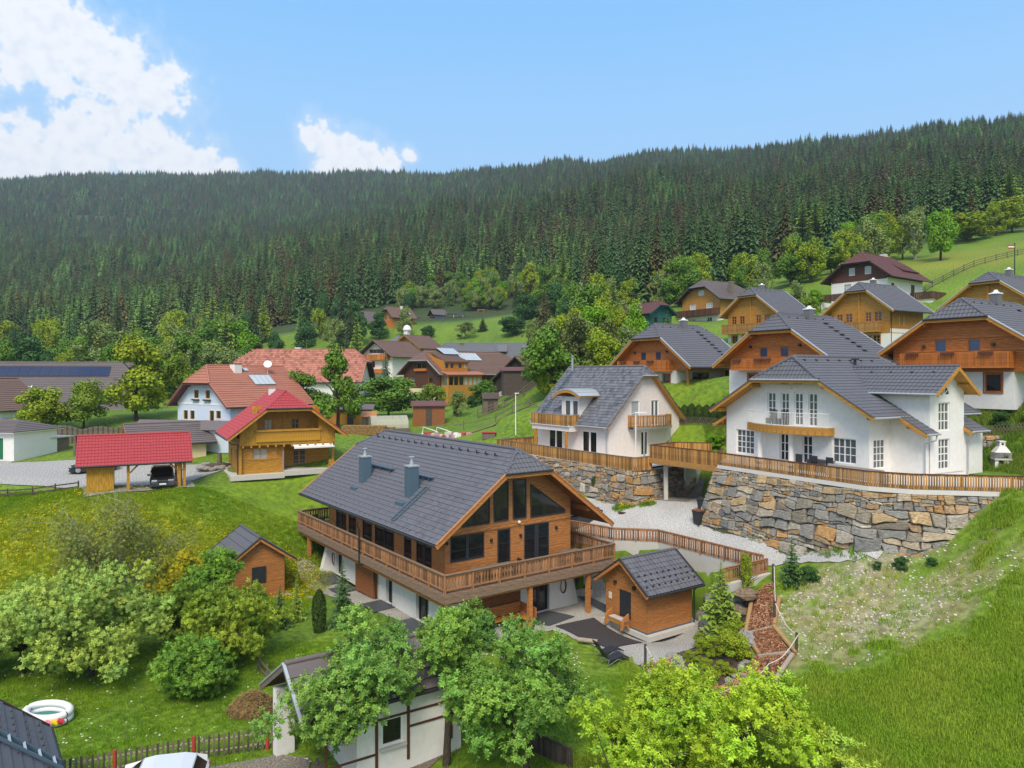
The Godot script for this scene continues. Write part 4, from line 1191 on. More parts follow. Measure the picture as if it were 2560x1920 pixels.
	for k in 24:
		sl.quad(V(edge[k].x,2.55,edge[k].z),V(edge[k+1].x,2.55,edge[k+1].z),V(edge[k+1].x,2.55,-1),V(edge[k].x,2.55,-1))
		sl.quad(V(edge[k].x,2.12,edge[k].z),V(edge[k].x,2.12,-1),V(edge[k+1].x,2.12,-1),V(edge[k+1].x,2.12,edge[k+1].z))
		sl.quad(V(edge[k].x,2.12,edge[k].z),V(edge[k+1].x,2.12,edge[k+1].z),V(edge[k+1].x,2.55,edge[k+1].z),V(edge[k].x,2.55,edge[k].z))
	for e in [0,24]: sl.quad(V(edge[e].x,2.12,-1),V(edge[e].x,2.12,edge[e].z),V(edge[e].x,2.55,edge[e].z),V(edge[e].x,2.55,-1))
	put("balcony_slab",sl.mesh(mats.concrete),ba)
	for k in 48:
		var f:=(k+0.5)/48.0*24.0
		var i:=int(f)
		var p: Vector3=edge[i].lerp(edge[i+1],f - i)
		var dirv: Vector3=(edge[i+1] - edge[i]).normalized()
		var o:=put("fascia_board",box_mesh("villa_fascia%d" % (k % 3),V(0.145,0.52,0.03),["fence_wood","honey_wood","honey_trim"][k % 3],0.003),ba)
		o.transform=Transform3D(Basis(dirv,Vector3.UP,dirv.cross(Vector3.UP)),p+V(0,0.34,0)+dirv.cross(Vector3.UP)*0.02)
	for e in [0,24]:
		var o:=put("fascia_board",box_mesh("villa_fascia_end",V(0.03,0.52,0.6),"honey_trim",0.003),ba)
		o.position=V(edge[e].x,2.34,-0.73)
	var rl:=MB.new()
	for y in [3.5,2.65]:
		var pts:=[V(edge[0].x+0.05,y,-0.98)]; var rs:=[0.022]
		for k in 25: pts.append(V(edge[k].x*0.98,y,edge[k].z - 0.05)); rs.append(0.022)
		pts.append(V(edge[24].x - 0.05,y,-0.98)); rs.append(0.022)
		rl.tube(pts,rs,6)
	put("handrail",rl.mesh(mats.frame_white),ba)
	var bar:=box_mesh("villa_bar",V(0.016,0.86,0.016),"frame_white",0.002)
	for k in 60:
		var f:=k/59.0*23.99
		var i:=int(f)
		put("baluster",bar,ba).position=(edge[i] as Vector3).lerp(edge[i+1],f - i)*V(0.98,0,1)+V(0,3.08,-0.05)
	for x in [-2.35,0.36]:
		var cm:=MB.new(); cm.lathe([Vector2(0.23,-0.1),Vector2(0.23,0.05),Vector2(0.19,0.1),Vector2(0.17,1.85),Vector2(0.22,1.95),Vector2(0.24,2.12)],20,Transform3D(Basis(),V(x,0,-0.35)))
		put("column",cm.mesh(mats.white),h)
	for k in [[V(-0.2,5.08,-0.97)],[V(2.0,1.55,-0.97)]]:
		var sp2:=MB.new(); sp2.ball(k[0],V(0.14,0.08,0.08),8); put("wall_lamp",sp2.mesh(mats.frame_white),h)

func pink_house() -> void:
	var fy:=7.8
	var h:=thing("house","pale pink house with a mottled slate roof, round dormer and two balconies","house",V(12.35,fy,-64.5),-33.9)
	var q:={"yr": 8.14,"m": 1.06,"hw": 0.81,"hd": 0.59,"wl": 5.0,"wr": 5.0,"l": 11.5}
	var ry:=func(t: float) -> float: return q.yr - absf(t)*q.m
	var roof:=gable_roof(h,q,"roof_slate","honey_trim","honey_trim",{"style": "flat","tw": 0.33,"tl": 0.34,"mottle": 0.26,"fh": 0.14,"edge": "roof_slate","gutter": "zinc","cap": 0.1})
	var mb:=MB.new()
	var fh:=[hole(-1.79,-0.75,2.75,5.0),hole(0.69,1.62,2.75,5.0),hole(-0.6,0.3,0.05,2.25)]
	wall(mb,front(0.5),gable_poly(q,-4.4,4.4,-0.4,0.12),fh,0,false,0.12)
	var sh:=[hole(-9.2,-7.0,0.05,2.3),hole(-4.15,-2.04,0.3,2.3)]
	wall(mb,left(-4.4),rect(-11.0,-0.5,-0.4,ry.call(4.4) - 0.12),sh,0,false,0.12)
	wall(mb,right(4.4),rect(0.5,11,-0.4,ry.call(4.4) - 0.12))
	wall(mb,back(11),gable_poly({"yr": q.yr,"m": q.m},-4.4,4.4,-0.4,0.12))
	# dormer box
	wall(mb,left(-4.4),rect(-7.15,-4.46,2.6,5.3),[hole(-6.7,-4.7,3.05,5.0)],0,false,0.12)
	mb.prism(PackedVector2Array([Vector2(-4.4,2.6),Vector2(-4.4,5.35),Vector2(-1.9,5.6),Vector2(-1.9,4.5)]),Transform3D(Basis(),V(0,0,-4.47)),0.01)
	mb.prism(PackedVector2Array([Vector2(-4.4,2.6),Vector2(-4.4,5.35),Vector2(-1.9,5.6),Vector2(-1.9,4.5)]),Transform3D(Basis(),V(0,0,-7.15)),0.01)
	# bay under the terrace
	mb.bx(V(-5.6,2.15,-10.3),V(-4.4,2.62,-4.46))
	put("plaster_wall",mb.mesh(mats.pinkwhite),h)
	prims("plinth",h,"concrete",[V(-4.43,-0.4,-11),V(-4.405,0.35,-0.5)])
	window(h,front(0.5),fh[0],1,2,"frame_white","glass_pale",0.08,0.09,0.03,"frame_white",0.05,"balcony_door")
	window(h,front(0.5),fh[1],2,1,"frame_white","glass_grey",0.08,0.08,0.05,"frame_white",0.05,"balcony_door")
	window(h,front(0.5),fh[2],1,1,"frame_white","glass",0.08,0.1,0.03,"",0,"terrace_door")
	window(h,left(-4.4),sh[0],2,1,"frame_white","glass",0.08,0.12,0.06,"",0,"terrace_door")
	window(h,left(-4.4),sh[1],2,1,"frame_white","glass",0.08,0.12,0.06,"",0,"terrace_door")
	window(h,left(-4.4),hole(-6.7,-4.7,3.05,5.0),2,1,"frame_white","glass_grey",0.08,0.1,0.12,"",0,"dormer_door")
	# round metal roof over the dormer
	var dm:=MB.new(); var dw:=MB.new()
	var n:=14
	for k in n:
		var a0:=lerpf(-1,1,float(k)/n); var a1:=lerpf(-1,1,(k+1.0)/n)
		var z0:=-5.8 - a0*2.05; var z1:=-5.8 - a1*2.05
		var y0:=5.3+0.62*(1 - a0*a0); var y1:=5.3+0.62*(1 - a1*a1)
		dm.quad(V(-5.0,y0+0.1,z0),V(-5.0,y1+0.1,z1),V(-1.9,y1+0.1,z1),V(-1.9,y0+0.1,z0))
		dm.quad(V(-5.0,y0,z0),V(-5.0,y1,z1),V(-5.0,y1+0.1,z1),V(-5.0,y0+0.1,z0))
		dw.quad(V(-4.98,y0 - 0.25,z0),V(-4.98,y1 - 0.25,z1),V(-4.98,y1 - 0.005,z1),V(-4.98,y0 - 0.005,z0))
		dw.quad(V(-4.98,y0 - 0.01,z0),V(-1.9,y0 - 0.01,z0),V(-1.9,y1 - 0.01,z1),V(-4.98,y1 - 0.01,z1))
		if k % 2==0 and k>0: dm.beam(V(-5.0,y0+0.12,z0),V(-1.9,y0+0.12,z0),0.03,0.05)
	put("dormer_roof",dm.mesh(mats.zinc),roof); put("dormer_fascia",dw.mesh(mats.honey_trim),roof)
	var tr:=prims("roof_terrace",h,"frame_white",[V(-5.75,2.6,-10.35),V(-4.4,2.72,-4.4)])
	railing(tr,[V(-4.5,2.72,-10.3),V(-5.7,2.72,-10.3),V(-5.7,2.72,-4.45),V(-4.5,2.72,-4.45)],1.0,{"m": "fence_wood","frame": "fence_wood","capm": "metal","pitch": 0.125,"slat": 0.11,"bay": 20.0,"low": -0.05,"post": 0.06,"capw": 0.06})
	for s in [5.0,9.8]: prims("porch_post",h,"honey_trim",[V(-5.65,-0.3,-s - 0.11),V(-5.43,2.15,-s+0.11)])
	var ba:=MB.new()
	var ed:=[]
	for k in 15: ed.append(V(lerpf(-2.2,2.6,k/14.0),2.55,-0.5+0.75+0.5*sin(PI*k/14.0)))
	for k in 14:
		ba.quad(V(ed[k].x,2.7,ed[k].z),V(ed[k+1].x,2.7,ed[k+1].z),V(ed[k+1].x,2.7,-0.5),V(ed[k].x,2.7,-0.5)); ba.quad(V(ed[k].x,2.5,ed[k].z),V(ed[k+1].x,2.5,ed[k+1].z),V(ed[k+1].x,2.5,-0.5),V(ed[k].x,2.5,-0.5))
		ba.quad(V(ed[k].x,2.5,ed[k].z),V(ed[k+1].x,2.5,ed[k+1].z),V(ed[k+1].x,2.7,ed[k+1].z),V(ed[k].x,2.7,ed[k].z))
	var bo:=put("balcony_floor",ba.mesh(mats.metal),h)
	var rp:=[V(-2.15,2.7,-0.45)]
	for k in 15: rp.append(V(ed[k].x*0.98,2.7,ed[k].z - 0.04))
	rp.append(V(2.55,2.7,-0.45))
	railing(bo,rp,1.05,{"m": "fence_wood","frame": "fence_wood","capm": "fence_wood","pitch": 0.115,"slat": 0.085,"bay": 20.0,"low": 0.0,"post": 0.05,"capw": 0.07})
	for x in [-1.14,2.03]: prims("balcony_post",h,"metal",[V(x - 0.06,-0.3,0.45),V(x+0.06,2.5,0.57)])
	var st:=MB.new(); st.tube([V(-0.3,7.5,-10.65),V(-0.3,9.1,-10.65)],[0.13,0.13],10); st.lathe([Vector2(0.0,9.3),Vector2(0.2,9.22),Vector2(0.2,9.17),Vector2(0,9.17)],10,Transform3D(Basis(),V(-0.3,0,-10.65)))
	put("steel_flue",st.mesh(mats.metal),roof)
	var lad:=MB.new()
	for k in [10.05,10.5]: lad.beam(V(-4.85,ry.call(4.85)+0.1,-k),V(-0.5,ry.call(0.5)+0.1,-k),0.04,0.06)
	for k in 19: lad.bx(V(-4.8+k*0.23,ry.call(4.8 - k*0.23)+0.08,-10.5),V(-4.75+k*0.23,ry.call(4.75 - k*0.23)+0.12,-10.05))
	put("roof_ladder",lad.mesh(mats.blue_metal),roof)
	var dp:=MB.new(); dp.tube([V(-5.1,2.7,-0.3),V(-4.6,2.3,-0.6),V(-4.5,2.2,-0.7),V(-4.5,-0.3,-0.7)],[0.05,0.05,0.05,0.05],7); put("downpipe",dp.mesh(mats.zinc),h)

# a plainer gabled house: front gable,two long walls,windows by wall
func gabled(called: String,label: String,category: String,P: Array,yb: float,o: Dictionary) -> Node3D:
	var h:=thing(called,label,category,V(P[0],yb,P[1]),P[2],o.get("group",""))
	var q:={"yr": P[3] - yb,"m": P[4],"hw": P[5],"hd": P[6],"wl": P[7],"wr": P[8],"l": P[9],"bhw": o.get("bhw",0.0),"bhd": o.get("bhd",0.0)}
	var roof:=gable_roof(h,q,o.roof,o.get("soffit","dark_wood"),o.get("trim","dark_wood"),{"style": o.get("style","strip"),"tw": o.get("tw",0.3),"tl": o.get("tl",0.42),"mottle": o.get("mottle",0.07),"fh": o.get("fh",0.22),"edge": o.get("edge",o.roof),"own": o.get("own",0),"own_side": o.get("own_side",0),"gutter": o.get("gutter","black_metal"),"cap": o.get("cap",0.12)})
	var sf: float=o.get("sf",0.9); var sb: float=q.l - o.get("sbk",0.9)
	var tl: float=-(q.wl - o.get("ov",1.0)); var tr: float=q.wr - o.get("ov",1.0)
	var split: float=o.get("split",-1.0)
	var y0: float=o.get("y0",-1.0)
	var up: String=o.up; var lowm: String=o.get("low",up)
	var bu: float=o.get("board",0.0)
	var groups:={"f": [],"r": [],"l": []}
	for w in o.get("win",[]): groups[w[0]].append(w)
	for key in ["f","r","l"]:
		var t:=front(sf) if key=="f" else (right(tr) if key=="r" else left(tl))
		var poly: PackedVector2Array
		if key=="f": poly=gable_poly(q,tl,tr,y0,0.17)
		elif key=="r": poly=rect(sf,sb,y0,q.yr - tr*q.m - 0.17)
		else: poly=rect(-sb,-sf,y0,q.yr+tl*q.m - 0.17)
		var hs:=[]
		for w in groups[key]: hs.append(hole(w[1],w[2],w[3],w[4]))
		if split>y0:
			var a:=clip(poly,Vector2(0,-1),-split); var b:=clip(poly,Vector2(0,1),split)
			var ha:=hs.filter(func(k): return k.get_center().y>split); var hb:=hs.filter(func(k): return k.get_center().y <= split)
			var mb:=MB.new(); wall(mb,t.translated_local(V(0,0,0.03)),a,ha,bu,o.get("upright",false)); put("upper_wall",mb.mesh(mats[up]),h)
			mb=MB.new(); wall(mb,t,b,hb); put("lower_wall",mb.mesh(mats[lowm]),h)
		else:
			var mb:=MB.new(); wall(mb,t,poly,hs,bu,o.get("upright",false)); put("wall",mb.mesh(mats[up]),h)
		for i in hs.size():
			var w=groups[key][i]
			var fm: String=w[7] if w.size()>7 else o.get("frame","frame_white")
			window(h,t,hs[i],w[5] if w.size()>5 else 1,w[6] if w.size()>6 else 1,fm,w[8] if w.size()>8 else o.get("glass","glass"),0.1,o.get("fw",0.08),0.03,o.get("casing",""),0.1)
	var mb:=MB.new(); wall(mb,back(sb),gable_poly({"yr": q.yr,"m": q.m,"hw": q.bhw},-tr,-tl,y0,0.17)); put("rear_wall",mb.mesh(mats[up]),h)
	if o.has("balc"):
		var b: Array=o.balc
		var dk:=prims("balcony_floor",h,b[4],[V(b[0],b[2] - 0.14,-sf),V(b[1],b[2],-sf+1.2)])
		railing(dk,[V(b[0]+0.05,b[2],-sf+0.05),V(b[0]+0.05,b[2],-sf+1.15),V(b[1] - 0.05,b[2],-sf+1.15),V(b[1] - 0.05,b[2],-sf+0.05)],b[3] - b[2],{"m": b[4],"frame": b[4],"pitch": o.get("rp",0.2),"slat": o.get("rs",0.18),"bay": 30.0,"low": 0.0,"post": 0.1,"capw": 0.12})
	for c in o.get("chim",[]): chimney(roof,V(c[0],q.yr - absf(c[0])*q.m - 0.3,-c[1]),c[2],c[2],c[3],c[4],c[4] if c.size()<6 else c[5],false)
	if o.get("purlins",true): purlins(h,q,sf,[tl - 0.35,-maxf(q.hw,0.5),maxf(q.hw,0.5),tr+0.35],o.get("trim","dark_wood"),0.18)
	return h

func roof_panel(roof: Node3D,called: String,t0: float,t1: float,s0: float,s1: float,yr: float,m: float,mt: String,lift:=0.12,cells:=4,side:=1.0,frame:="metal") -> void:
	var mb:=MB.new(); var fr:=MB.new()
	var f:=func(t: float,s: float,e: float) -> Vector3: return V(side*t,yr - t*m+e,-s)
	mb.quad(f.call(t0,s0,lift),f.call(t0,s1,lift),f.call(t1,s1,lift),f.call(t1,s0,lift))
	mb.quad(f.call(t0,s0,lift - 0.08),f.call(t0,s1,lift - 0.08),f.call(t0,s1,lift),f.call(t0,s0,lift))
	for k in cells+1:
		var s:=lerpf(s0,s1,float(k)/cells)
		fr.beam(f.call(t0,s,lift),f.call(t1,s,lift),0.06,0.08)
	for t in [t0,t1]: fr.beam(f.call(t,s0,lift),f.call(t,s1,lift),0.06,0.08)
	var o:=put(called,mb.mesh(mats[mt]),roof)
	put("frame",fr.mesh(mats[frame]),o)

func dish(par: Node,p: Vector3,r: float,yaw: float) -> void:
	var mb:=MB.new()
	mb.tube([p,p+V(0,1.2,0)],[0.03,0.03],6)
	var b:=Basis(Vector3.UP,yaw)*Basis(V(1,0,0),1.1)
	var prof:=[]
	for k in 6: prof.append(Vector2(r*k/5.0,0.25*r*(k/5.0) ** 2))
	mb.lathe(prof,14,Transform3D(b,p+V(0,1.3,0)))
	put("satellite_dish",mb.mesh(mats.frame_white),par)

func yellow_chalet() -> void:
	var yb:=6.0
	var h:=thing("chalet","yellow timber chalet with a red tiled roof beside the mown lawn","chalet",V(-20.46,yb,-66),-28.5)
	var q:={"yr": 7.6,"m": 0.78,"hw": 1.97,"hd": 1.9,"wl": 5.34,"wr": 5.34,"l": 9.0}
	var roof:=gable_roof(h,q,"roof_red","yellow_logs","honey_trim",{"fh": 0.24,"tw": 0.24,"tl": 0.36,"mottle": 0.04,"edge": "roof_red","cap": 0.1})
	var mb:=MB.new()
	var up:=hole(-2.67,2.91,3.95,6.0)
	wall(mb,front(0.9),gable_poly(q,-4.2,4.45,2.72,0.2),[up],0.2,true,0.05)
	put("gable_wall",mb.mesh(mats.yellow_wood),h)
	mb=MB.new()
	var uw:=[hole(-1.84,-1.11,3.99,4.95),hole(0.64,1.35,4.03,4.96)]
	wall(mb,front(2.3),rect(-2.9,3.1,3.0,6.2),uw,0.2,true)
	mb.bx(V(-2.72,2.75,-2.3),V(-2.67,6.05,-0.92)); mb.bx(V(2.91,2.75,-2.3),V(2.96,6.05,-0.92)); mb.bx(V(-2.7,2.75,-2.3),V(2.95,2.85,-0.95))
	put("loggia_wall",mb.mesh(mats.yellow_wood),h)
	for i in 2:
		window(h,front(2.3),uw[i],2,2,"honey_trim","glass_pale" if i==0 else "glass",0.06,0.06,0.02)
		for sx in [uw[i].position.x - 0.75,uw[i].end.x+0.1]: prims("shutter",h,"honey_wood",[V(sx,3.95,-2.29),V(sx+0.62,5.0,-2.24)])
	# balcony with pierced boards
	prims("balcony_rail",h,"yellow_logs",[V(-2.85,3.9,-0.95),V(3.1,4.08,-0.72)])
	for k in 40:
		var m:=PackedVector2Array([Vector2(-0.069,0),Vector2(0.069,0),Vector2(0.069,0.3),Vector2(0.045,0.42 if k % 6<4 else 0.3),Vector2(0.045,0.75 if k % 6<4 else 0.8),Vector2(0.069,0.85),Vector2(0.069,0.95),Vector2(-0.069,0.95),Vector2(-0.069,0.85),Vector2(-0.045,0.75 if k % 6<4 else 0.8),Vector2(-0.045,0.42 if k % 6<4 else 0.3),Vector2(-0.069,0.3)])
		var key:="yslat%d" % (1 if k % 6<4 else 0)
		if not shared_meshes.has(key):
			var sb:=MB.new(); sb.prism(m,Transform3D(),0.025); shared_meshes[key]=sb.mesh(mats.yellow_wood)
		put("balustrade_board",shared_meshes[key],h).position=V(-2.72+k*0.1455,2.95,-0.82)
	prims("balustrade_backing",h,"yellow_logs",[V(-2.8,2.95,-0.86),V(3.0,3.9,-0.83)])
	for k in 12: prims("joist",h,"honey_trim",[V(-4.0+k*0.72,2.48,-1.4),V(-3.86+k*0.72,2.66,-0.72)])
	mb=MB.new()
	var lw:=hole(-2.98,-1.68,1.33,2.33)
	wall(mb,front(1.5),rect(-4.2,-0.4,-0.3,2.7),[lw],0.16)
	wall(mb,left(-4.2),rect(-8.6,-1.5,-0.3,3.2),[hole(-3.4,-2.5,1.3,2.3),hole(-6.8,-5.8,0.1,2.1)],0.16)
	wall(mb,right(-0.4),rect(1.5,3.3,-0.3,2.7),[],0.16)
	var dd:=hole(0.93,2.23,0.25,2.39)
	wall(mb,front(3.3),rect(-0.4,4.45,0.0,2.7),[dd],0.16)
	wall(mb,right(4.45),rect(3.3,8.6,-0.3,3.2),[],0.16)
	wall(mb,back(8.6),gable_poly({"yr": q.yr,"m": q.m},-4.45,4.2,-0.3),[],0.16)
	wall(mb,left(-4.2),rect(-8.6,-0.9,2.72,3.3),[],0.16); wall(mb,right(4.45),rect(0.9,8.6,2.72,3.1),[],0.16)
	mb.bx(V(-4.2,2.66,-8.6),V(4.45,2.72,-0.92))
	put("log_wall",mb.mesh(mats.yellow_logs),h)
	window(h,front(1.5),lw,2,2,"honey_trim","glass_pale",0.06,0.07,0.03,"honey_trim",0.07)
	for sx in [[-3.8,-3.02],[-1.6,-0.85]]: prims("shutter",h,"honey_wood",[V(sx[0],1.3,-1.5),V(sx[1],2.35,-1.45)])
	window(h,front(3.3),dd,2,4,"honey_trim","glass_grey",0.06,0.1,0.03,"",0,"terrace_door")
	for w in [hole(-3.4,-2.5,1.3,2.3),hole(-6.8,-5.8,0.1,2.1)]: window(h,left(-4.2),w,2,2,"honey_trim","glass",0.06,0.07,0.03)
	for p in [V(-0.3,0,-1.6),V(4.35,0,-1.4),V(-4.1,0,-1.3)]: prims("porch_post",h,"yellow_logs",[p+V(-0.12,-0.2,-0.12),p+V(0.12,2.7,0.12)])
	var aw:=MB.new()
	aw.beam(V(0.5,2.5,-1.0),V(4.25,2.5,-1.0),0.14,0.2); aw.quad(V(0.55,2.55,-1.0),V(4.2,2.55,-1.0),V(4.2,2.35,-0.35),V(0.55,2.35,-0.35)); aw.beam(V(0.5,2.33,-0.35),V(4.25,2.33,-0.35),0.06,0.14)
	put("awning",aw.mesh(mats.frame_white),h)
	prims("terrace_floor",h,"concrete",[V(-0.3,-0.2,-3.3),V(4.7,0.24,-0.4)])
	prims("paving_edge",h,"concrete",[V(-5.0,-0.4,-8.8),V(-0.3,0.03,-0.6)])
	chimney(roof,V(-0.4,q.yr - 0.55,-6.5),0.6,0.6,0.75,"white","metal",false)
	purlins(h,q,0.9,[-4.6,-1.9,1.9,4.8],"honey_trim",0.18)
	var dp:=MB.new(); dp.tube([V(-5.3,3.3,-0.4),V(-4.9,2.9,-1.0),V(-4.3,2.75,-1.3),V(-4.3,-0.2,-1.35)],[0.05,0.05,0.05,0.05],7); put("downpipe",dp.mesh(mats.black_metal),h)
	var sc:=thing("privacy_screen","lilac fabric privacy screen at the edge of the yellow chalet's terrace","screen",h.position,-28.5)
	prims("screen_cloth",sc,"screen",[V(-0.34,0.25,-2.9),V(-0.3,2.0,-1.1)]); prims("screen_post",sc,"metal",[V(-0.36,0.1,-1.12),V(-0.28,2.05,-1.04)])

func carport() -> void:
	# ridge and eave run roughly across the view; open front with a plank store at its left
	var c:=thing("carport","carport with a long red tiled roof and a plank store at one end","carport",V(-31.5,5.6,-60.0),-28.2)
	var roof:=Node3D.new(); roof.name="roof"; c.add_child(roof,true)
	var top:=MB.new(); var sof:=MB.new()
	roof_plane(roof,top,sof,[V(-4.25,2.15,0.6),V(4.25,2.15,0.6),V(4.25,4.4,-2.2),V(-4.25,4.4,-2.2)],"roof_red",0.24,0.36,"tile",0.04,0)
	roof_plane(roof,top,sof,[V(4.25,2.15,-5.0),V(-4.25,2.15,-5.0),V(-4.25,4.4,-2.2),V(4.25,4.4,-2.2)],"roof_red",0.24,0.36,"tile",0.04,0)
	put("roof_deck",top.mesh(mats.roof_red),roof); put("soffit",sof.mesh(mats.yellow_logs),roof)
	var gt:=MB.new(); gt.tube([V(-4.3,2.1,0.68),V(4.3,2.1,0.68)],[0.08,0.08],7); put("gutter",gt.mesh(mats.black_metal),roof)
	var rc:=MB.new(); rc.tube([V(-4.25,4.43,-2.2),V(4.25,4.43,-2.2)],[0.1,0.1],7); put("ridge_cap",rc.mesh(mats.roof_red),roof)
	for x in [3.35,3.75,-0.5]:
		prims("post",c,"yellow_logs",[V(x - 0.11,-0.3,0.05),V(x+0.11,2.3,0.27)]); prims("post",c,"yellow_logs",[V(x - 0.11,-0.2,-4.6),V(x+0.11,2.3,-4.38)])
		var br:=MB.new(); var sg:=-1.0 if x>0 else 1.0
		br.beam(V(x+sg*0.1,1.35,0.16),V(x+sg*0.7,2.0,0.16),0.12,0.12); put("brace",br.mesh(mats.yellow_logs),c)
	prims("beam",c,"yellow_logs",[V(-3.6,2.0,0.06),V(3.9,2.2,0.26)]); prims("beam",c,"yellow_logs",[V(-3.6,2.0,-4.6),V(3.9,2.2,-4.4)])
	for k in 13: prims("plank",c,"yellow_wood",[V(-3.5+k*0.15,-0.7,0.1),V(-3.355+k*0.15,2.05,0.135+0.008*(k % 3))])
	prims("store_wall",c,"yellow_wood",[V(-3.5,-0.7,-4.5),V(-1.56,2.1,0.096)])

func sauna_shed() -> void:
	var h:=thing("garden_shed","brown timber shed with a dark shutter, beside the open patio","shed",V(6.73,-0.64,-44.8),56)
	var q:={"yr": 4.28,"m": 0.70,"wl": 2.45,"wr": 2.45,"l": 4.9}
	var roof:=gable_roof(h,q,"roof_grey","larch","larch",{"own": 170,"own_side": 1,"fh": 0.2,"edge": "black_metal","mottle": 0.05})
	var mb:=MB.new()
	wall(mb,front(0.5),gable_poly(q,-1.86,1.86,0.1),[hole(-0.5,0.45,0.55,2.2)],0.15,false,0.06)
	put("gable_wall",mb.mesh(mats.larch),h)
	mb=MB.new()
	wall(mb,right(1.86),rect(0.5,4.45,0.1,2.85),[],0.15); wall(mb,left(-1.86),rect(-4.45,-0.5,0.1,2.85),[],0.15); wall(mb,back(4.45),gable_poly(q,-1.86,1.86,0.1),[],0.15)
	put("side_wall",mb.mesh(mats.larch),h)
	prims("plinth",h,"blue_metal",[V(-1.9,-0.1,-4.49),V(1.9,0.1,-0.46)]); prims("footing",h,"concrete",[V(-2.1,-0.3,-4.7),V(2.25,0.02,-0.3)])
	for k in 14: prims("louvre",h,"frame_dark",[V(-0.5,0.6+k*0.115,-0.54),V(0.45,0.69+k*0.115,-0.47)])
	prims("shutter_frame",h,"frame_dark",[V(-0.52,0.53,-0.545),V(-0.47,2.22,-0.46),V(0.42,0.53,-0.545),V(0.47,2.22,-0.46),V(-0.52,2.18,-0.545),V(0.47,2.23,-0.46)])
	prims("notice_board",h,"sign_paper",[V(-1.57,1.4,-0.5),V(-1.27,1.83,-0.47)]); prims("notice_frame",h,"larch_dark",[V(-1.6,1.37,-0.5),V(-1.24,1.86,-0.485)])
	for x in [-0.92,0.78]: prims("wall_light",h,"black_metal",[V(x - 0.1,2.5,-0.5),V(x+0.1,2.68,-0.36)])
	var dp:=MB.new(); dp.tube([V(2.4,2.5,-4.6),V(1.95,2.1,-4.55),V(1.95,0,-4.55)],[0.05,0.05,0.05],7); put("downpipe",dp.mesh(mats.black_metal),h)
	var sg:=MB.new(); sg.bx(V(-0.05,0,-0.05),V(0.04,0.08,0.05))
	var sm:=sg.mesh(mats.black_metal)
	for r in 3:
		for k in 9: put("snow_hook",sm,roof).position=V(1.3+r*0.36,q.yr - (1.3+r*0.36)*0.7+0.05,-0.35 - k*0.52 - (r % 2)*0.25)

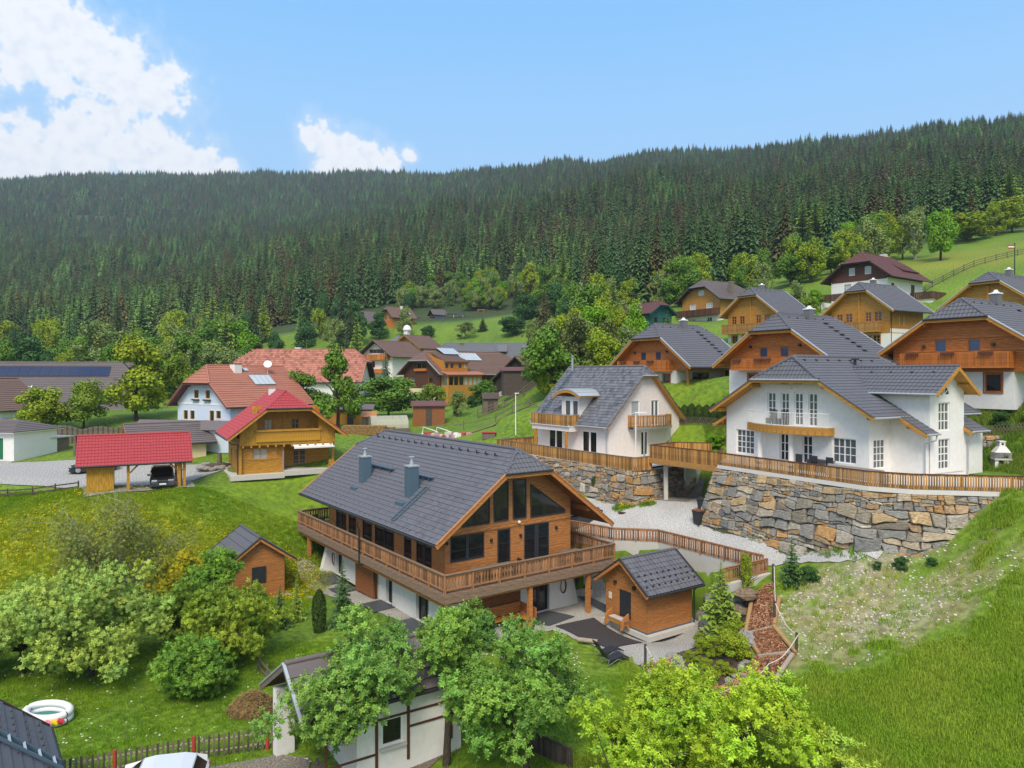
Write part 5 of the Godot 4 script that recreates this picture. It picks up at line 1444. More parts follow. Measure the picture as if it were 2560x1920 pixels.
func other_houses() -> void:
	# garden shed by the flowering meadow
	var g:=gabled("garden_shed","small larch shed with a standing-seam roof and black louvred window on the lower lawn","shed",[-17.8,-50.8,-35,3.6,0.725,0,0,2.5,2.5,5.2],-0.85,{"roof": "roof_grey","style": "strip","tl": 0.62,"tw": 0.5,"mottle": 0.02,"up": "larch","board": 0.14,"trim": "larch","soffit": "larch","sf": 0.4,"ov": 0.66,"fh": 0.18,"edge": "black_metal","purlins": false})
	for k in 9: prims("louvre",g,"frame_dark",[V(-0.42,1.2+k*0.118,-0.4),V(0.42,1.295+k*0.118,-0.33)])
	prims("louvre_frame",g,"frame_dark",[V(-0.48,1.12,-0.405),V(-0.42,2.32,-0.32),V(0.42,1.12,-0.405),V(0.48,2.32,-0.32),V(-0.48,2.27,-0.405),V(0.48,2.32,-0.32)])
	prims("footing",g,"concrete",[V(-2.2,-0.2,-4.6),V(2.2,0.06,-0.1)])
	# houses up the hill
	gabled("mountain_house","brown and white mountain house highest on the slope, with a dormer and twin chimney","house",[60.65,-126.9,53.5,36.88,0.77,2.55,2.1,6.5,6.5,15.0],26.8,{"roof": "roof_maroon","up": "brown_wood","low": "white","split": 5.1,"board": 0.25,"ov": 1.4,"sf": 1.2,"bhw": 2.55,"bhd": 2.1,"frame": "frame_white","glass": "glass_pale","win": [["f",-1.78,-0.69,6.0,7.35,1,1],["f",1.10,2.24,6.0,7.35,1,1],["f",-2.6,-1.4,3.2,4.5,1,1,"brown_wood"],["r",2.4,3.5,3.0,4.2,2,1,"brown_wood","glass"],["r",9.6,11.0,2.4,4.4,2,1,"brown_wood","glass"]],"chim": [[-0.58,11.3,1.0,1.5,"concrete","dark_wood"]]})
	var bh:=get_node("mountain_house") as Node3D
	var dt:=Node3D.new(); dt.name="dormer"; bh.add_child(dt,true)
	var tp:=MB.new(); var so:=MB.new()
	roof_plane(dt,tp,so,[V(4.6,6.9,-8.2),V(4.6,6.9,-14.0),V(1.2,9.0,-14.0),V(1.2,9.0,-8.2)],"roof_maroon",0.3,0.42,"strip",0.06,0)
	put("roof_deck",tp.mesh(mats.roof_maroon),dt); put("soffit",so.mesh(mats.dark_wood),dt)
	var dm:=MB.new(); wall(dm,right(4.2),rect(8.6,13.6,5.0,6.95),[hole(9.4,10.4,5.7,6.6),hole(11.0,12.0,5.7,6.6)]); dm.prism(PackedVector2Array([Vector2(4.2,5.0),Vector2(4.2,6.95),Vector2(1.4,8.7),Vector2(1.4,7.8)]),Transform3D(Basis(),V(0,0,-8.62)),0.02); put("dormer_wall",dm.mesh(mats.brown_wood),dt)
	for k in [9.4,11.0]: window(dt,right(4.2),hole(k,k+1.0,5.7,6.6),1,1,"frame_white","glass_pale",0.1)
	prims("terrace_base",bh,"white",[V(-7.2,-1.5,-1.0),V(-5.0,1.3,2.2)]); prims("terrace_base",bh,"white",[V(5.0,-0.6,-14.5),V(8.6,1.6,-9.5)])
	for r in [[V(-7.4,1.3,0.6),V(-7.4,1.3,2.4),V(3.5,1.3,2.4)],[V(5.2,1.6,-9.3),V(8.8,1.6,-9.3),V(8.8,1.6,-14.7)]]: railing(bh,r,1.3,{"m": "brown_wood","frame": "brown_wood","pitch": 0.3,"slat": 0.28,"bay": 30.0,"low": 0.0,"post": 0.14,"capw": 0.16})
	prims("timber_joints",bh,"brown_wood",[V(-5.0,4.9,-1.19),V(5.0,5.12,-1.15)])
	var wh:=gabled("farmhouse","weathered timber house with a grey roof and long carved balcony at the forest edge","house",[38.15,-148.5,59.8,34.68,0.68,2.32,1.56,6.5,6.5,11.5],25.6,{"roof": "roof_old","mottle": 0.16,"up": "honey_wood","low": "white","split": 1.7,"board": 0.3,"upright": true,"ov": 1.1,"sf": 1.2,"bhw": 2.32,"bhd": 1.5,"frame": "frame_white","glass": "glass_pale","fw": 0.12,"win": [["f",-0.72,0.98,5.9,6.95,3,2],["f",-3.15,-1.34,3.1,4.2,3,2],["f",1.59,3.29,3.1,4.2,3,2],["f",-2.6,-1.5,0.4,1.3,2,1],["f",1.74,3.24,0.3,1.3,2,1,"frame_white","glass_blue"]],"balc": [-6.2,5.3,1.75,2.95,"brown_wood"],"chim": [[4.2,5.5,0.9,2.6,"old_wood","metal"]]})
	var tq:=gabled("workshop","teal timber outbuilding with a brown roof and one skylight, left of the weathered house","outbuilding",[29.5,-139,-36,29.3,0.62,1.2,0.8,4.0,4.0,9.5],24.8,{"roof": "roof_maroon","up": "teal_wood","board": 0.3,"upright": true,"trim": "teal_wood","soffit": "teal_wood","ov": 0.9,"sf": 0.9,"win": [["f",-1.9,-0.9,0.3,1.4,1,1,"brown_wood"],["f",0.6,1.6,0.3,1.4,1,1,"brown_wood"]]})
	roof_panel(tq.get_node("roof"),"skylight",1.5,2.9,4.4,6.2,4.5,0.62,"collector",0.1,1,-1.0)
	# left group
	var bl:=gabled("house","pale blue house with a clay-red roof, solar collector and satellite dish","house",[-36.44,-82.8,34.3,16.22,0.79,2.6,1.33,6.0,6.0,12.2],9.4,{"roof": "roof_tile_red","tl": 0.4,"mottle": 0.1,"up": "bluewhite","ov": 0.75,"sf": 0.9,"trim": "roof_maroon","soffit": "roof_maroon","frame": "frame_honey","casing": "white","win": [["f",-1.82,-0.86,2.95,3.95,1,1],["f",0.49,1.38,2.95,3.95,1,1],["f",-3.99,-3.08,0.4,1.5,1,1],["f",-2.62,-1.69,0.45,1.5,1,1],["f",1.29,2.17,0.0,1.6,1,1],["f",2.56,3.47,0.7,1.6,1,1]],"chim": [[0.74,4.7,1.0,1.05,"white","roof_maroon"]]})
	var br: Node3D=bl.get_node("roof")
	roof_panel(br,"solar_collector",1.6,3.06,5.8,8.7,6.82,0.79,"collector",0.16,4)
	roof_panel(br,"skylight",0.45,0.95,5.75,6.35,6.82,0.79,"glass_pale",0.12,1)
	dish(br,V(1.3,5.7,-8.8),0.5,0.9)
	prims("wall_band",bl,"white",[V(-5.2,2.2,-0.9),V(4.9,2.42,-0.86)])
	for x in [-1.34,0.94]: prims("flower_box",bl,"dark_green",[V(x - 0.62,2.68,-0.87),V(x+0.62,2.86,-0.6)])
	prims("flower_box",bl,"dark_green",[V(-4.1,0.15,-0.87),V(-1.7,0.32,-0.6)])
	# terrace with garages below the blue house
	var an:=thing("terrace_annex","low pale blue annex with a sloping brown parapet roof below the blue house","annex",V(-36.0,7.1,-78.5),12)
	var am:=MB.new()
	wall(am,front(0),rect(-2.0,6.0,-0.4,2.0),[hole(-0.4,0.35,0.85,1.75),hole(1.3,2.6,0.7,1.8)],0,false,0.1)
	wall(am,right(6.0),rect(0,5,-0.4,2.0)); wall(am,left(-2.0),rect(-5,0,-0.4,2.0))
	put("wall",am.mesh(mats.bluewhite),an)
	for w in [hole(-0.4,0.35,0.85,1.75),hole(1.3,2.6,0.7,1.8)]: window(an,front(0),w,1,1,"frame_honey","glass",0.08,0.08,0.03,"white",0.1)
	prims("terrace_slab",an,"roof_brown",[V(-6.2,2.25,-5.5),V(6.3,2.5,-0.9)])
	var pr:=MB.new(); pr.slab([V(-6.2,2.0,0.4),V(6.3,2.0,0.4),V(6.3,2.95,-0.95),V(-6.2,2.95,-0.95)],V(0,0.8,0.6),0.06,-0.02); put("parapet_roof",pr.mesh(mats.roof_old),an)
	gabled("garage","cream garage with a brown tiled saddle roof behind the red carport","garage",[-40.2,-74.3,52,10.0,0.62,0,0,3.3,3.3,8.3],6.2,{"roof": "roof_old","mottle": 0.16,"tl": 0.36,"up": "cream","ov": 0.5,"sf": 0.6,"trim": "orange_trim","soffit": "orange_trim","purlins": false,"edge": "roof_old"})
	gabled("long_farmhouse","long farm building with a checkered red tile roof behind the blue house","farm building",[-45.5,-120.0,90,19.3,0.9,2.3,2.6,6.0,6.0,21.6],9.4,{"roof": "roof_tile_red","style": "tile","tw": 0.42,"tl": 0.5,"mottle": 0.24,"up": "white","ov": 0.6,"sf": 0.8,"bhw": 2.3,"bhd": 2.4,"trim": "roof_maroon","chim": [[-0.6,9.6,0.9,1.1,"white","white"],[-0.6,11.6,0.9,0.8,"roof_brown","roof_brown"]]})
	var sb:=gabled("barn","big barn with a grey tiled roof carrying a row of dark solar panels","barn",[-85.3,-112.0,74,17.1,0.95,3.0,2.6,8.4,8.4,26.0],8.0,{"roof": "roof_old","tl": 0.4,"mottle": 0.08,"up": "white","ov": 0.8,"sf": 0.9,"bhw": 3.0,"bhd": 2.6,"gutter": "zinc"})
	roof_panel(sb.get_node("roof"),"solar_panels",0.9,2.5,5.0,20.6,9.1,0.95,"panel_glass",0.16,11,1.0,"frame_dark")
	var ld:=MB.new()
	for k in [9.6,10.4]: ld.beam(V(4.0,9.1 - 4.0*0.95+0.15,-k),V(8.2,9.1 - 8.2*0.95+0.15,-k),0.09,0.09)
	for k in 11: ld.beam(V(4.2+k*0.38,9.25 - (4.2+k*0.38)*0.95,-9.6),V(4.2+k*0.38,9.25 - (4.2+k*0.38)*0.95,-10.4),0.07,0.07)
	put("roof_ladder",ld.mesh(mats.frame_white),sb.get_node("roof"))
	gabled("house","white house with a brown verge partly cut off by the left picture edge","house",[-74.2,-97,8,14.6,0.8,0,0,5.5,5.5,9.0],8.0,{"roof": "roof_brown","up": "white","ov": 0.5,"sf": 0.5,"trim": "roof_maroon","purlins": false})
	var gr:=thing("garage","white garage with a green door beside the yard entrance","garage",V(-55.6,6.05,-76.8),8)
	var gm:=MB.new(); wall(gm,front(0),rect(-3.0,2.6,-0.3,3.0),[hole(-2.6,1.35,0.0,2.3)],0,false,0.15); wall(gm,right(2.6),rect(0,6,-0.3,3.0)); put("wall",gm.mesh(mats.white),gr)
	prims("door",gr,"green_door",[V(-2.6,0.0,-0.14),V(1.35,2.3,-0.1)])
	for k in 8: prims("door_groove",gr,"dark_green",[V(-2.6,0.26+k*0.26,-0.1),V(1.35,0.275+k*0.26,-0.095)])
	prims("door_frame",gr,"frame_white",[V(1.35,0,-0.1),V(1.47,2.42,0.03),V(-2.6,2.3,-0.1),V(1.35,2.42,0.03)])
	var gt:=MB.new(); var gs:=MB.new(); var grf:=Node3D.new(); grf.name="roof"; gr.add_child(grf,true)
	roof_plane(grf,gt,gs,[V(-3.4,3.0,0.6),V(3.1,3.0,0.6),V(0.6,4.1,-3.0),V(-3.4,4.1,-3.0)],"roof_old",0.3,0.4,"strip",0.06,0); roof_plane(grf,gt,gs,[V(3.1,3.0,0.6),V(3.1,3.0,-6.6),V(0.6,4.1,-3.0),V(0.6,4.1,-3.0)],"roof_old",0.3,0.4,"strip",0.06,0)
	put("roof_deck",gt.mesh(mats.roof_old),grf); put("soffit",gs.mesh(mats.white),grf)
	# the farm in the middle
	var fa:=gabled("farmhouse","brown and cream farmhouse with two solar collectors on its long roof","farmhouse",[-17.81,-135.35,44.2,19.7,0.7,2.78,1.8,6.5,6.5,24.0],9.5,{"roof": "roof_brown","tl": 0.42,"mottle": 0.12,"up": "brown_wood","low": "cream","split": 3.0,"board": 0.2,"ov": 1.0,"sf": 1.0,"trim": "roof_maroon","soffit": "roof_maroon","frame": "frame_honey","edge": "zinc","gutter": "zinc","bhw": 2.0,"bhd": 2.4,"win": [["f",-3.42,-2.07,3.95,5.1,1,1,"frame_honey","glass_grey"],["f",1.96,3.34,3.95,5.1,1,1],["f",-1.5,1.3,6.75,7.85,2,1,"frame_honey"],["f",-2.9,-1.9,0.6,1.9,2,1,"frame_white","glass_grey"],["f",1.3,2.4,0.6,1.9,2,1,"frame_white","glass_grey"]]})
	var fr: Node3D=fa.get_node("roof")
	prims("flower_box",fa,"orange_wood",[V(-1.9,6.25,-1.0),V(1.7,6.72,-0.6)])
	roof_panel(fr,"solar_collector",0.75,2.85,8.9,14.1,10.2,0.7,"collector",0.2,6)
	var fd:=Node3D.new(); fd.name="dormer"; fa.add_child(fd,true)
	var ft:=MB.new(); var fs:=MB.new()
	roof_plane(fd,ft,fs,[V(6.5,8.0,-1.3),V(6.5,8.0,-7.5),V(0.4,9.95,-7.5),V(0.4,9.95,-2.6)],"roof_brown",0.3,0.42,"strip",0.1,0)
	put("roof_deck",ft.mesh(mats.roof_brown),fd); put("soffit",fs.mesh(mats.orange_trim),fd)
	var fm:=MB.new()
	var fw:=[hole(1.64,2.43,6.75,7.68),hole(2.9,3.7,6.75,7.68),hole(4.9,5.7,6.75,7.68),hole(6.2,6.9,6.75,7.68)]
	wall(fm,right(6.1),rect(1.38,7.3,5.9,8.0),fw,0,false,0.1)
	fm.prism(PackedVector2Array([Vector2(6.1,5.9),Vector2(6.1,8.0),Vector2(0.8,9.7),Vector2(0.8,9.5)]),Transform3D(Basis(),V(0,0,-1.4)),0.02)
	put("dormer_wall",fm.mesh(mats.orange_trim),fd)
	for k in 4: window(fd,right(6.1),fw[k],1,1,"orange_trim","glass_blue" if k<3 else "glass_pale",0.08)
	roof_panel(fd,"solar_collector",0.2,2.6,4.4,8.6,10.7,0.52,"collector",0.16,5)
	var cons:=Node3D.new(); cons.name="conservatory"; fa.add_child(cons,true)
	var cm:=MB.new()
	var cw:=[]
	for k in 3: cw.append(hole(1.4+k*1.25,2.5+k*1.25,3.6,5.3))
	for k in 4: cw.append(hole(5.2+k*1.1,6.15+k*1.1,3.6,5.1))
	wall(cm,right(7.4),rect(1.2,9.7,-0.5,5.55),cw,0,false,0.1); wall(cm,front(1.2),rect(5.5,7.4,-0.5,5.6),[hole(5.8,7.1,3.6,5.3)],0,false,0.1)
	put("wall",cm.mesh(mats.honey_trim),cons)
	for k in cw.size(): window(cons,right(7.4),cw[k],1,1,"frame_honey","glass" if k<3 else "glass_pale",0.08)
	window(cons,front(1.2),hole(5.8,7.1,3.6,5.3),1,1,"frame_honey","glass_grey",0.08)
	var cr:=MB.new(); cr.slab([V(8.0,5.55,-0.7),V(8.0,5.55,-10.2),V(5.5,6.2,-10.2),V(5.5,6.2,-0.7)],V(0.2,0.97,0),0.06,-0.06); put("conservatory_roof",cr.mesh(mats.roof_tile_red),cons)
	var bn:=gabled("barn","dark plank barn with a low sheet-metal lean-to beside the farmhouse","barn",[-0.6,-118.5,44.2,18.2,0.7,0,0,6.6,6.6,8.0],9.6,{"roof": "roof_brown","mottle": 0.12,"up": "dark_wood","board": 0.3,"upright": true,"ov": 0.8,"sf": 0.6,"trim": "dark_wood"})
	bn.position=V(0.5,9.6,-121.5)
	var lt:=MB.new(); lt.slab([V(9.2,4.2,-0.5),V(9.2,4.2,-7.5),V(5.6,5.6,-7.5),V(5.6,5.6,-0.5)],V(0.35,0.94,0),0.05,-0.03); put("lean_to_roof",lt.mesh(mats.zinc),bn)
	prims("lean_to_wall",bn,"dark_wood",[V(5.8,-0.5,-7.3),V(8.9,4.1,-0.9)])
	gabled("long_barn","long grey-roofed barn with two small dormers behind the farm","barn",[-16.5,-165.0,90,22.3,0.74,1.6,1.1,8.0,8.0,29.0],12.8,{"roof": "roof_slate","tl": 0.5,"mottle": 0.06,"up": "dark_wood","ov": 0.8,"sf": 0.8,"trim": "dark_wood","bhw": 2.2,"bhd": 2.2,"chim": [[0.4,5.0,0.9,0.5,"old_wood","old_wood"]]})
	var lb:=get_node("long_barn") as Node3D
	for s in [13.2,18.8]:
		var dn:=Node3D.new(); dn.name=nm("dormer",lb); lb.add_child(dn,true)
		var a:=MB.new(); a.slab([V(4.0,7.4,-s),V(4.0,7.4,-s - 2.2),V(1.2,8.9,-s - 2.2),V(1.2,8.9,-s)],V(0.5,0.86,0),0.08,-0.1); put("dormer_roof",a.mesh(mats.roof_slate),dn)
		prims("dormer_front",dn,"dark_wood",[V(2.4,6.0,-s - 1.9),V(3.7,7.35,-s - 0.3)])
	# houses further off
	var t1:=gabled("house","white and timber house with three stacked balconies behind the red farm roof","house",[-33.0,-170,33,23.2,0.66,0,0,5.2,6.0,13.0],13.5,{"roof": "roof_brown","mottle": 0.1,"up": "white","ov": 1.0,"sf": 1.4,"frame": "frame_honey","win": [["f",-2.4,2.4,6.6,7.6,4,1],["f",-3.4,-0.6,3.2,4.8,3,1],["f",1.6,3.2,3.2,4.8,2,1,"frame_white","glass_pale"]],"balc": [-3.8,4.2,5.2,6.4,"orange_wood"]})
	prims("balcony_floor",t1,"orange_wood",[V(-3.4,1.9,-1.4),V(3.6,2.9,-0.3)])
	var t2:=gabled("house","timber gabled house with a tall white chimney tower on the lower hillside","house",[-28.6,-190,35,25.6,0.64,0,0,5.6,5.8,10.0],14.5,{"roof": "roof_brown","up": "honey_wood","low": "dark_wood","split": 5.6,"ov": 1.2,"sf": 1.5,"frame": "frame_honey","trim": "orange_trim","soffit": "orange_trim","win": [["f",-2.2,-1.2,7.9,8.8,1,1],["f",-0.9,0.4,7.9,9.4,1,1],["f",0.7,2.2,7.9,9.0,1,1],["f",-3.9,-2.6,5.8,7.0,2,1,"frame_honey","glass_pale"],["f",-2.2,-1.0,5.8,7.0,1,1],["f",-0.6,0.5,5.8,7.0,1,1],["f",1.0,2.2,5.8,7.0,1,1],["f",2.8,3.9,5.8,7.0,1,1,"frame_honey","glass_pale"]],"balc": [-4.2,4.6,4.0,5.1,"brown_wood"]})
	var tw:=MB.new(); tw.bx(V(-6.0,-1,-5.0),V(-3.4,9.6,-1.2)); tw.bx(V(-2.0,8,-3.2),V(-0.7,13.0,-2.0)); put("stair_tower",tw.mesh(mats.white),t2)
	var ch:=MB.new(); ch.lathe([Vector2(0,12.4),Vector2(1.3,12.4),Vector2(1.3,12.7),Vector2(1.1,13.2),Vector2(0.7,13.7),Vector2(0,13.9)],14,Transform3D(Basis.from_scale(V(1,1,0.7)),V(-1.35,0,-2.6))); put("chimney_hood",ch.mesh(mats.white),t2)
	var tr:=MB.new(); tr.slab([V(-6.5,9.5,-0.8),V(-3.0,9.5,-0.8),V(-4.7,11.3,-3.1)],V(0,0.8,0.6),0.05,-0.1); tr.slab([V(-6.5,9.5,-5.4),V(-6.5,9.5,-0.8),V(-4.7,11.3,-3.1)],V(-0.6,0.8,0),0.05,-0.1); tr.slab([V(-3.0,9.5,-0.8),V(-3.0,9.5,-5.4),V(-4.7,11.3,-3.1)],V(0.6,0.8,0),0.05,-0.1); put("tower_roof",tr.mesh(mats.roof_slate),t2)
	gabled("house","low house with a pale mauve roof far up the meadow track","house",[-52.1,-238,52,36.1,0.85,0.8,0.6,4.2,4.2,9.5],32.0,{"roof": "roof_old","up": "brown_wood","ov": 0.9,"sf": 1.4,"trim": "dark_wood","balc": [-1.6,1.6,1.0,1.8,"brown_wood"]})
	var t4:=gabled("house","orange timber house with a brown roof and skylight among trees on the far hillside","house",[-40.3,-228,48,36.6,0.9,1.0,0.8,4.0,4.0,9.5],30.6,{"roof": "roof_brown","up": "orange_wood","ov": 0.9,"sf": 1.0,"win": [["f",-1.8,-0.8,1.8,3.0,1,1],["f",0.6,1.6,1.8,3.0,1,1]],"chim": [[0.2,6.0,0.8,0.9,"white","white"]]})
	roof_panel(t4.get_node("roof"),"solar_collector",0.9,2.6,5.0,8.0,6.0,0.9,"collector",0.2,2)
	var hut:=gabled("hut","dark hut with a blue side and pale roof on the hill meadow","hut",[-28.0,-246,60,37.4,0.8,0,0,2.5,2.5,5.4],33.9,{"roof": "roof_old","up": "dark_wood","ov": 0.5,"sf": 0.6,"purlins": false})
	prims("blue_boards",hut,"blue_paint",[V(2.02,0.0,-4.6),V(2.1,1.7,-0.8)])
	var pa:=thing("shelter","open blue-roofed shelter attached beside the dark hut","shelter",V(-19.8,33.9,-246.5),8)
	prims("shelter_roof",pa,"blue_paint",[V(-3.4,1.9,-2.2),V(3.4,2.1,0.4)])
	for x in [-3.0,-0.2,3.0]: prims("post",pa,"metal",[V(x - 0.14,-0.9,-0.2),V(x+0.14,1.9,0.1)])
	var ps:=thing("pavilion","little timber pavilion on the upper hill meadow","pavilion",V(-11.2,37.1,-262),0)
	prims("roof",ps,"orange_trim",[V(-1.4,1.3,-1.0),V(1.4,1.55,1.0)])
	for x in [-1.1,1.1]: prims("post",ps,"orange_wood",[V(x - 0.12,-0.8,0.6),V(x+0.12,1.3,0.84)])
	prims("bench_box",ps,"orange_wood",[V(-1.2,-0.6,0.1),V(1.2,0.4,0.6)])
	# barn in front and the roof at the lower left corner
	var b2:=gabled("barn","white plastered barn with dark half-timber strips below the fruit trees","barn",[-9.21,-29.0,56.7,3.5,0.59,0,0,3.6,2.4,7.62],-1.15,{"roof": "roof_old","style": "strip","tl": 0.5,"tw": 0.6,"mottle": 0.12,"up": "white","ov": 0.35,"sf": 2.3,"sbk": 0.6,"trim": "old_wood","soffit": "dark_wood","y0": -0.8,"win": [["r",3.34,4.3,1.2,2.3,1,1,"frame_white","glass"]],"edge": "zinc","purlins": false})
	var tb:=MB.new()
	for s in [[1.03,-0.3],[3.12,-0.3],[4.52,0.4],[6.53,0.7]]: tb.bx(V(2.055,s[1],-s[0] - 0.06),V(2.095,2.75,-s[0]+0.06))
	for y in [[1.7,4.56,6.75],[2.3,2.84,6.75],[0.95,0.86,3.09]]: tb.bx(V(2.057,y[0],-y[2]),V(2.09,y[0]+0.09,-y[1]))
	put("timber_strips",tb.mesh(mats.brown_wood),b2)
	prims("window_sill",b2,"concrete",[V(2.05,1.1,-4.4),V(2.22,1.18,-3.24)])
	# corner of a roof at the lower left: A and B run along its eave and up its slope
	var cr2:=thing("house","grey tiled house roof with snow guards in the lower left corner","house",V(-15.47,-1.0,-17.8),-38)
	var q:={"yr": 6.5,"m": 0.9,"wl": 4.2,"wr": 4.2,"l": 9.0}
	var rf:=gable_roof(cr2,q,"roof_grey","dark_wood","dark_wood",{"style": "flat","tw": 0.42,"tl": 0.4,"mottle": 0.04,"edge": "dark_wood","own": 0})
	var wm:=MB.new(); wall(wm,right(3.6),rect(0.4,8.6,0,3.0)); wall(wm,left(-3.6),rect(-8.6,-0.4,0,3.0)); wall(wm,back(8.6),gable_poly(q,-3.6,3.6,0)); wall(wm,front(0.4),gable_poly(q,-3.6,3.6,0)); put("wall",wm.mesh(mats.white),cr2)
	var gd:=MB.new(); gd.beam(V(-0.01,0.02,-0.1),V(-0.01,0.16,0.0),0.02,0.02,V(1,0,0)); gd.beam(V(-0.01,0.02,0.1),V(-0.01,0.16,0.0),0.02,0.02,V(1,0,0)); gd.bx(V(-0.25,0.03,-0.01),V(0,0.05,0.01))
	var gmesh:=gd.mesh(mats.black_metal)
	for r in 8:
		for k in 7: put("snow_guard",gmesh,rf).position=V(0.9+r*0.42,q.yr - (0.9+r*0.42)*0.9+0.06,-8.6+k*0.6+(r % 2)*0.3)
	var rl:=MB.new(); var rb:=MB.new()
	for s in [4.9,5.5]: rl.beam(V(0.3,q.yr - 0.27+0.16,-s),V(4.2,q.yr - 4.2*0.9+0.16,-s),0.09,0.1)
	put("roof_ladder",rl.mesh(mats.blue_metal),rf)
	for k in 9: prims("ladder_rung",rf,"zinc",[V(0.6+k*0.42,q.yr - (0.6+k*0.42)*0.9+0.16,-5.5),V(0.68+k*0.42,q.yr - (0.64+k*0.42)*0.9+0.22,-4.9)])

func houses_on_terrace() -> void:
	chalet("chalet","smallest orange chalet on the right, behind the pale pink house with the hedge in front",[14.04,-75.29,58.7,20.5,0.72,2.12,1.25,6.25,6.4,8.9],13.5,"orange",{"balc": [-4.51,3.02,2.0,3.1],"boxes": [-3.4,-1.2,0.9],"steps": 6.4,"group": "orange chalets on the terrace"})
	chalet("chalet","orange chalet in the middle, its gable half hidden by the white villa's roof",[21.02,-58.55,59.5,20.14,0.67,2.03,1.04,6.25,6.25,8.9],13.5,"orange",{"ws": [[-1.81,-0.97,3.09,3.95],[0.29,1.13,3.07,3.93]],"balc": [-3.98,3.1,2.04,3.0],"ls": [[-3.06,-2.06,0.9,1.72]],"boxes": [-3.3,-0.9,-0.2],"steps": 5.6,"chim": [0.4,4.4],"group": "orange chalets on the terrace"})
	chalet("chalet","biggest orange chalet at the right edge with a picket balcony and a red-framed lower window",[32.36,-52.5,58.8,20.77,0.67,2.17,0.98,6.25,6.25,10.2],13.3,"orange",{"ws": [[-1.92,-1.05,3.55,4.5],[0.44,1.33,3.53,4.48]],"balc": [-4.03,3.6,2.37,3.5],"ls": [[1.59,2.72,0.6,1.95]],"boxes": [-3.0,-0.4,2.2],"steps": 7.0,"chim": [0.3,5.3],"group": "orange chalets on the terrace"})
	var up:={"wc": 2,"wr": 3,"post_gable": true,"rail": "fence_wood","pitch": 0.2,"slat": 0.185,"pipe": true,"zinc": true,"rt": 4.45,"lamps": []}
	var a:=up.duplicate(); a.merge({"ws": [[-3.49,-2.55,3.74,5.0],[-2.08,-1.07,3.74,5.0],[0.91,1.78,3.72,5.0],[2.21,3.29,3.7,5.0]],"balc": [-3.87,3.29,2.3,3.6],"ls": [[0.69,1.75,-0.1,1.9],[1.95,3.03,0.43,1.9]],"side": [[3.0,4.0,3.0,4.4]],"chim": [-0.2,4.3],"bh": false})
	chalet("chalet","honey-coloured timber chalet below the brown mountain house, with a plank balcony",[47.14,-98.59,60,27.8,0.77,1.54,0.77,5.5,5.5,9.4],18.6,"honey",a)
	a=up.duplicate(); a.merge({"ws": [[-3.61,-2.71,3.39,4.64],[-2.08,-1.16,3.37,4.6],[0.95,1.83,3.35,4.6],[2.41,3.37,3.35,4.55]],"balc": [-4.83,3.6,1.92,3.4],"ls": [[-3.61,-2.56,0.25,1.65],[-1.6,-0.6,0.25,1.65]],"chim": [-0.22,3.7],"bh": false})
	chalet("chalet","honey-coloured timber chalet right of the weathered house, farther up the slope",[35.58,-108.68,57,28.31,0.76,1.61,0.88,5.5,5.5,9.0],19.5,"honey",a)
	a=up.duplicate(); a.merge({"ws": [[-0.2,0.9,2.2,3.5]],"balc": [-4.0,-3.0,1.0,1.4],"ls": [],"chim": [0.3,5.0],"bh": false,"side": []})
	chalet("chalet","honey-coloured timber chalet at the right edge, behind the biggest orange chalet",[56.09,-85.29,60,27.35,0.73,1.63,0.95,5.5,5.5,11.0],18.5,"honey",a)

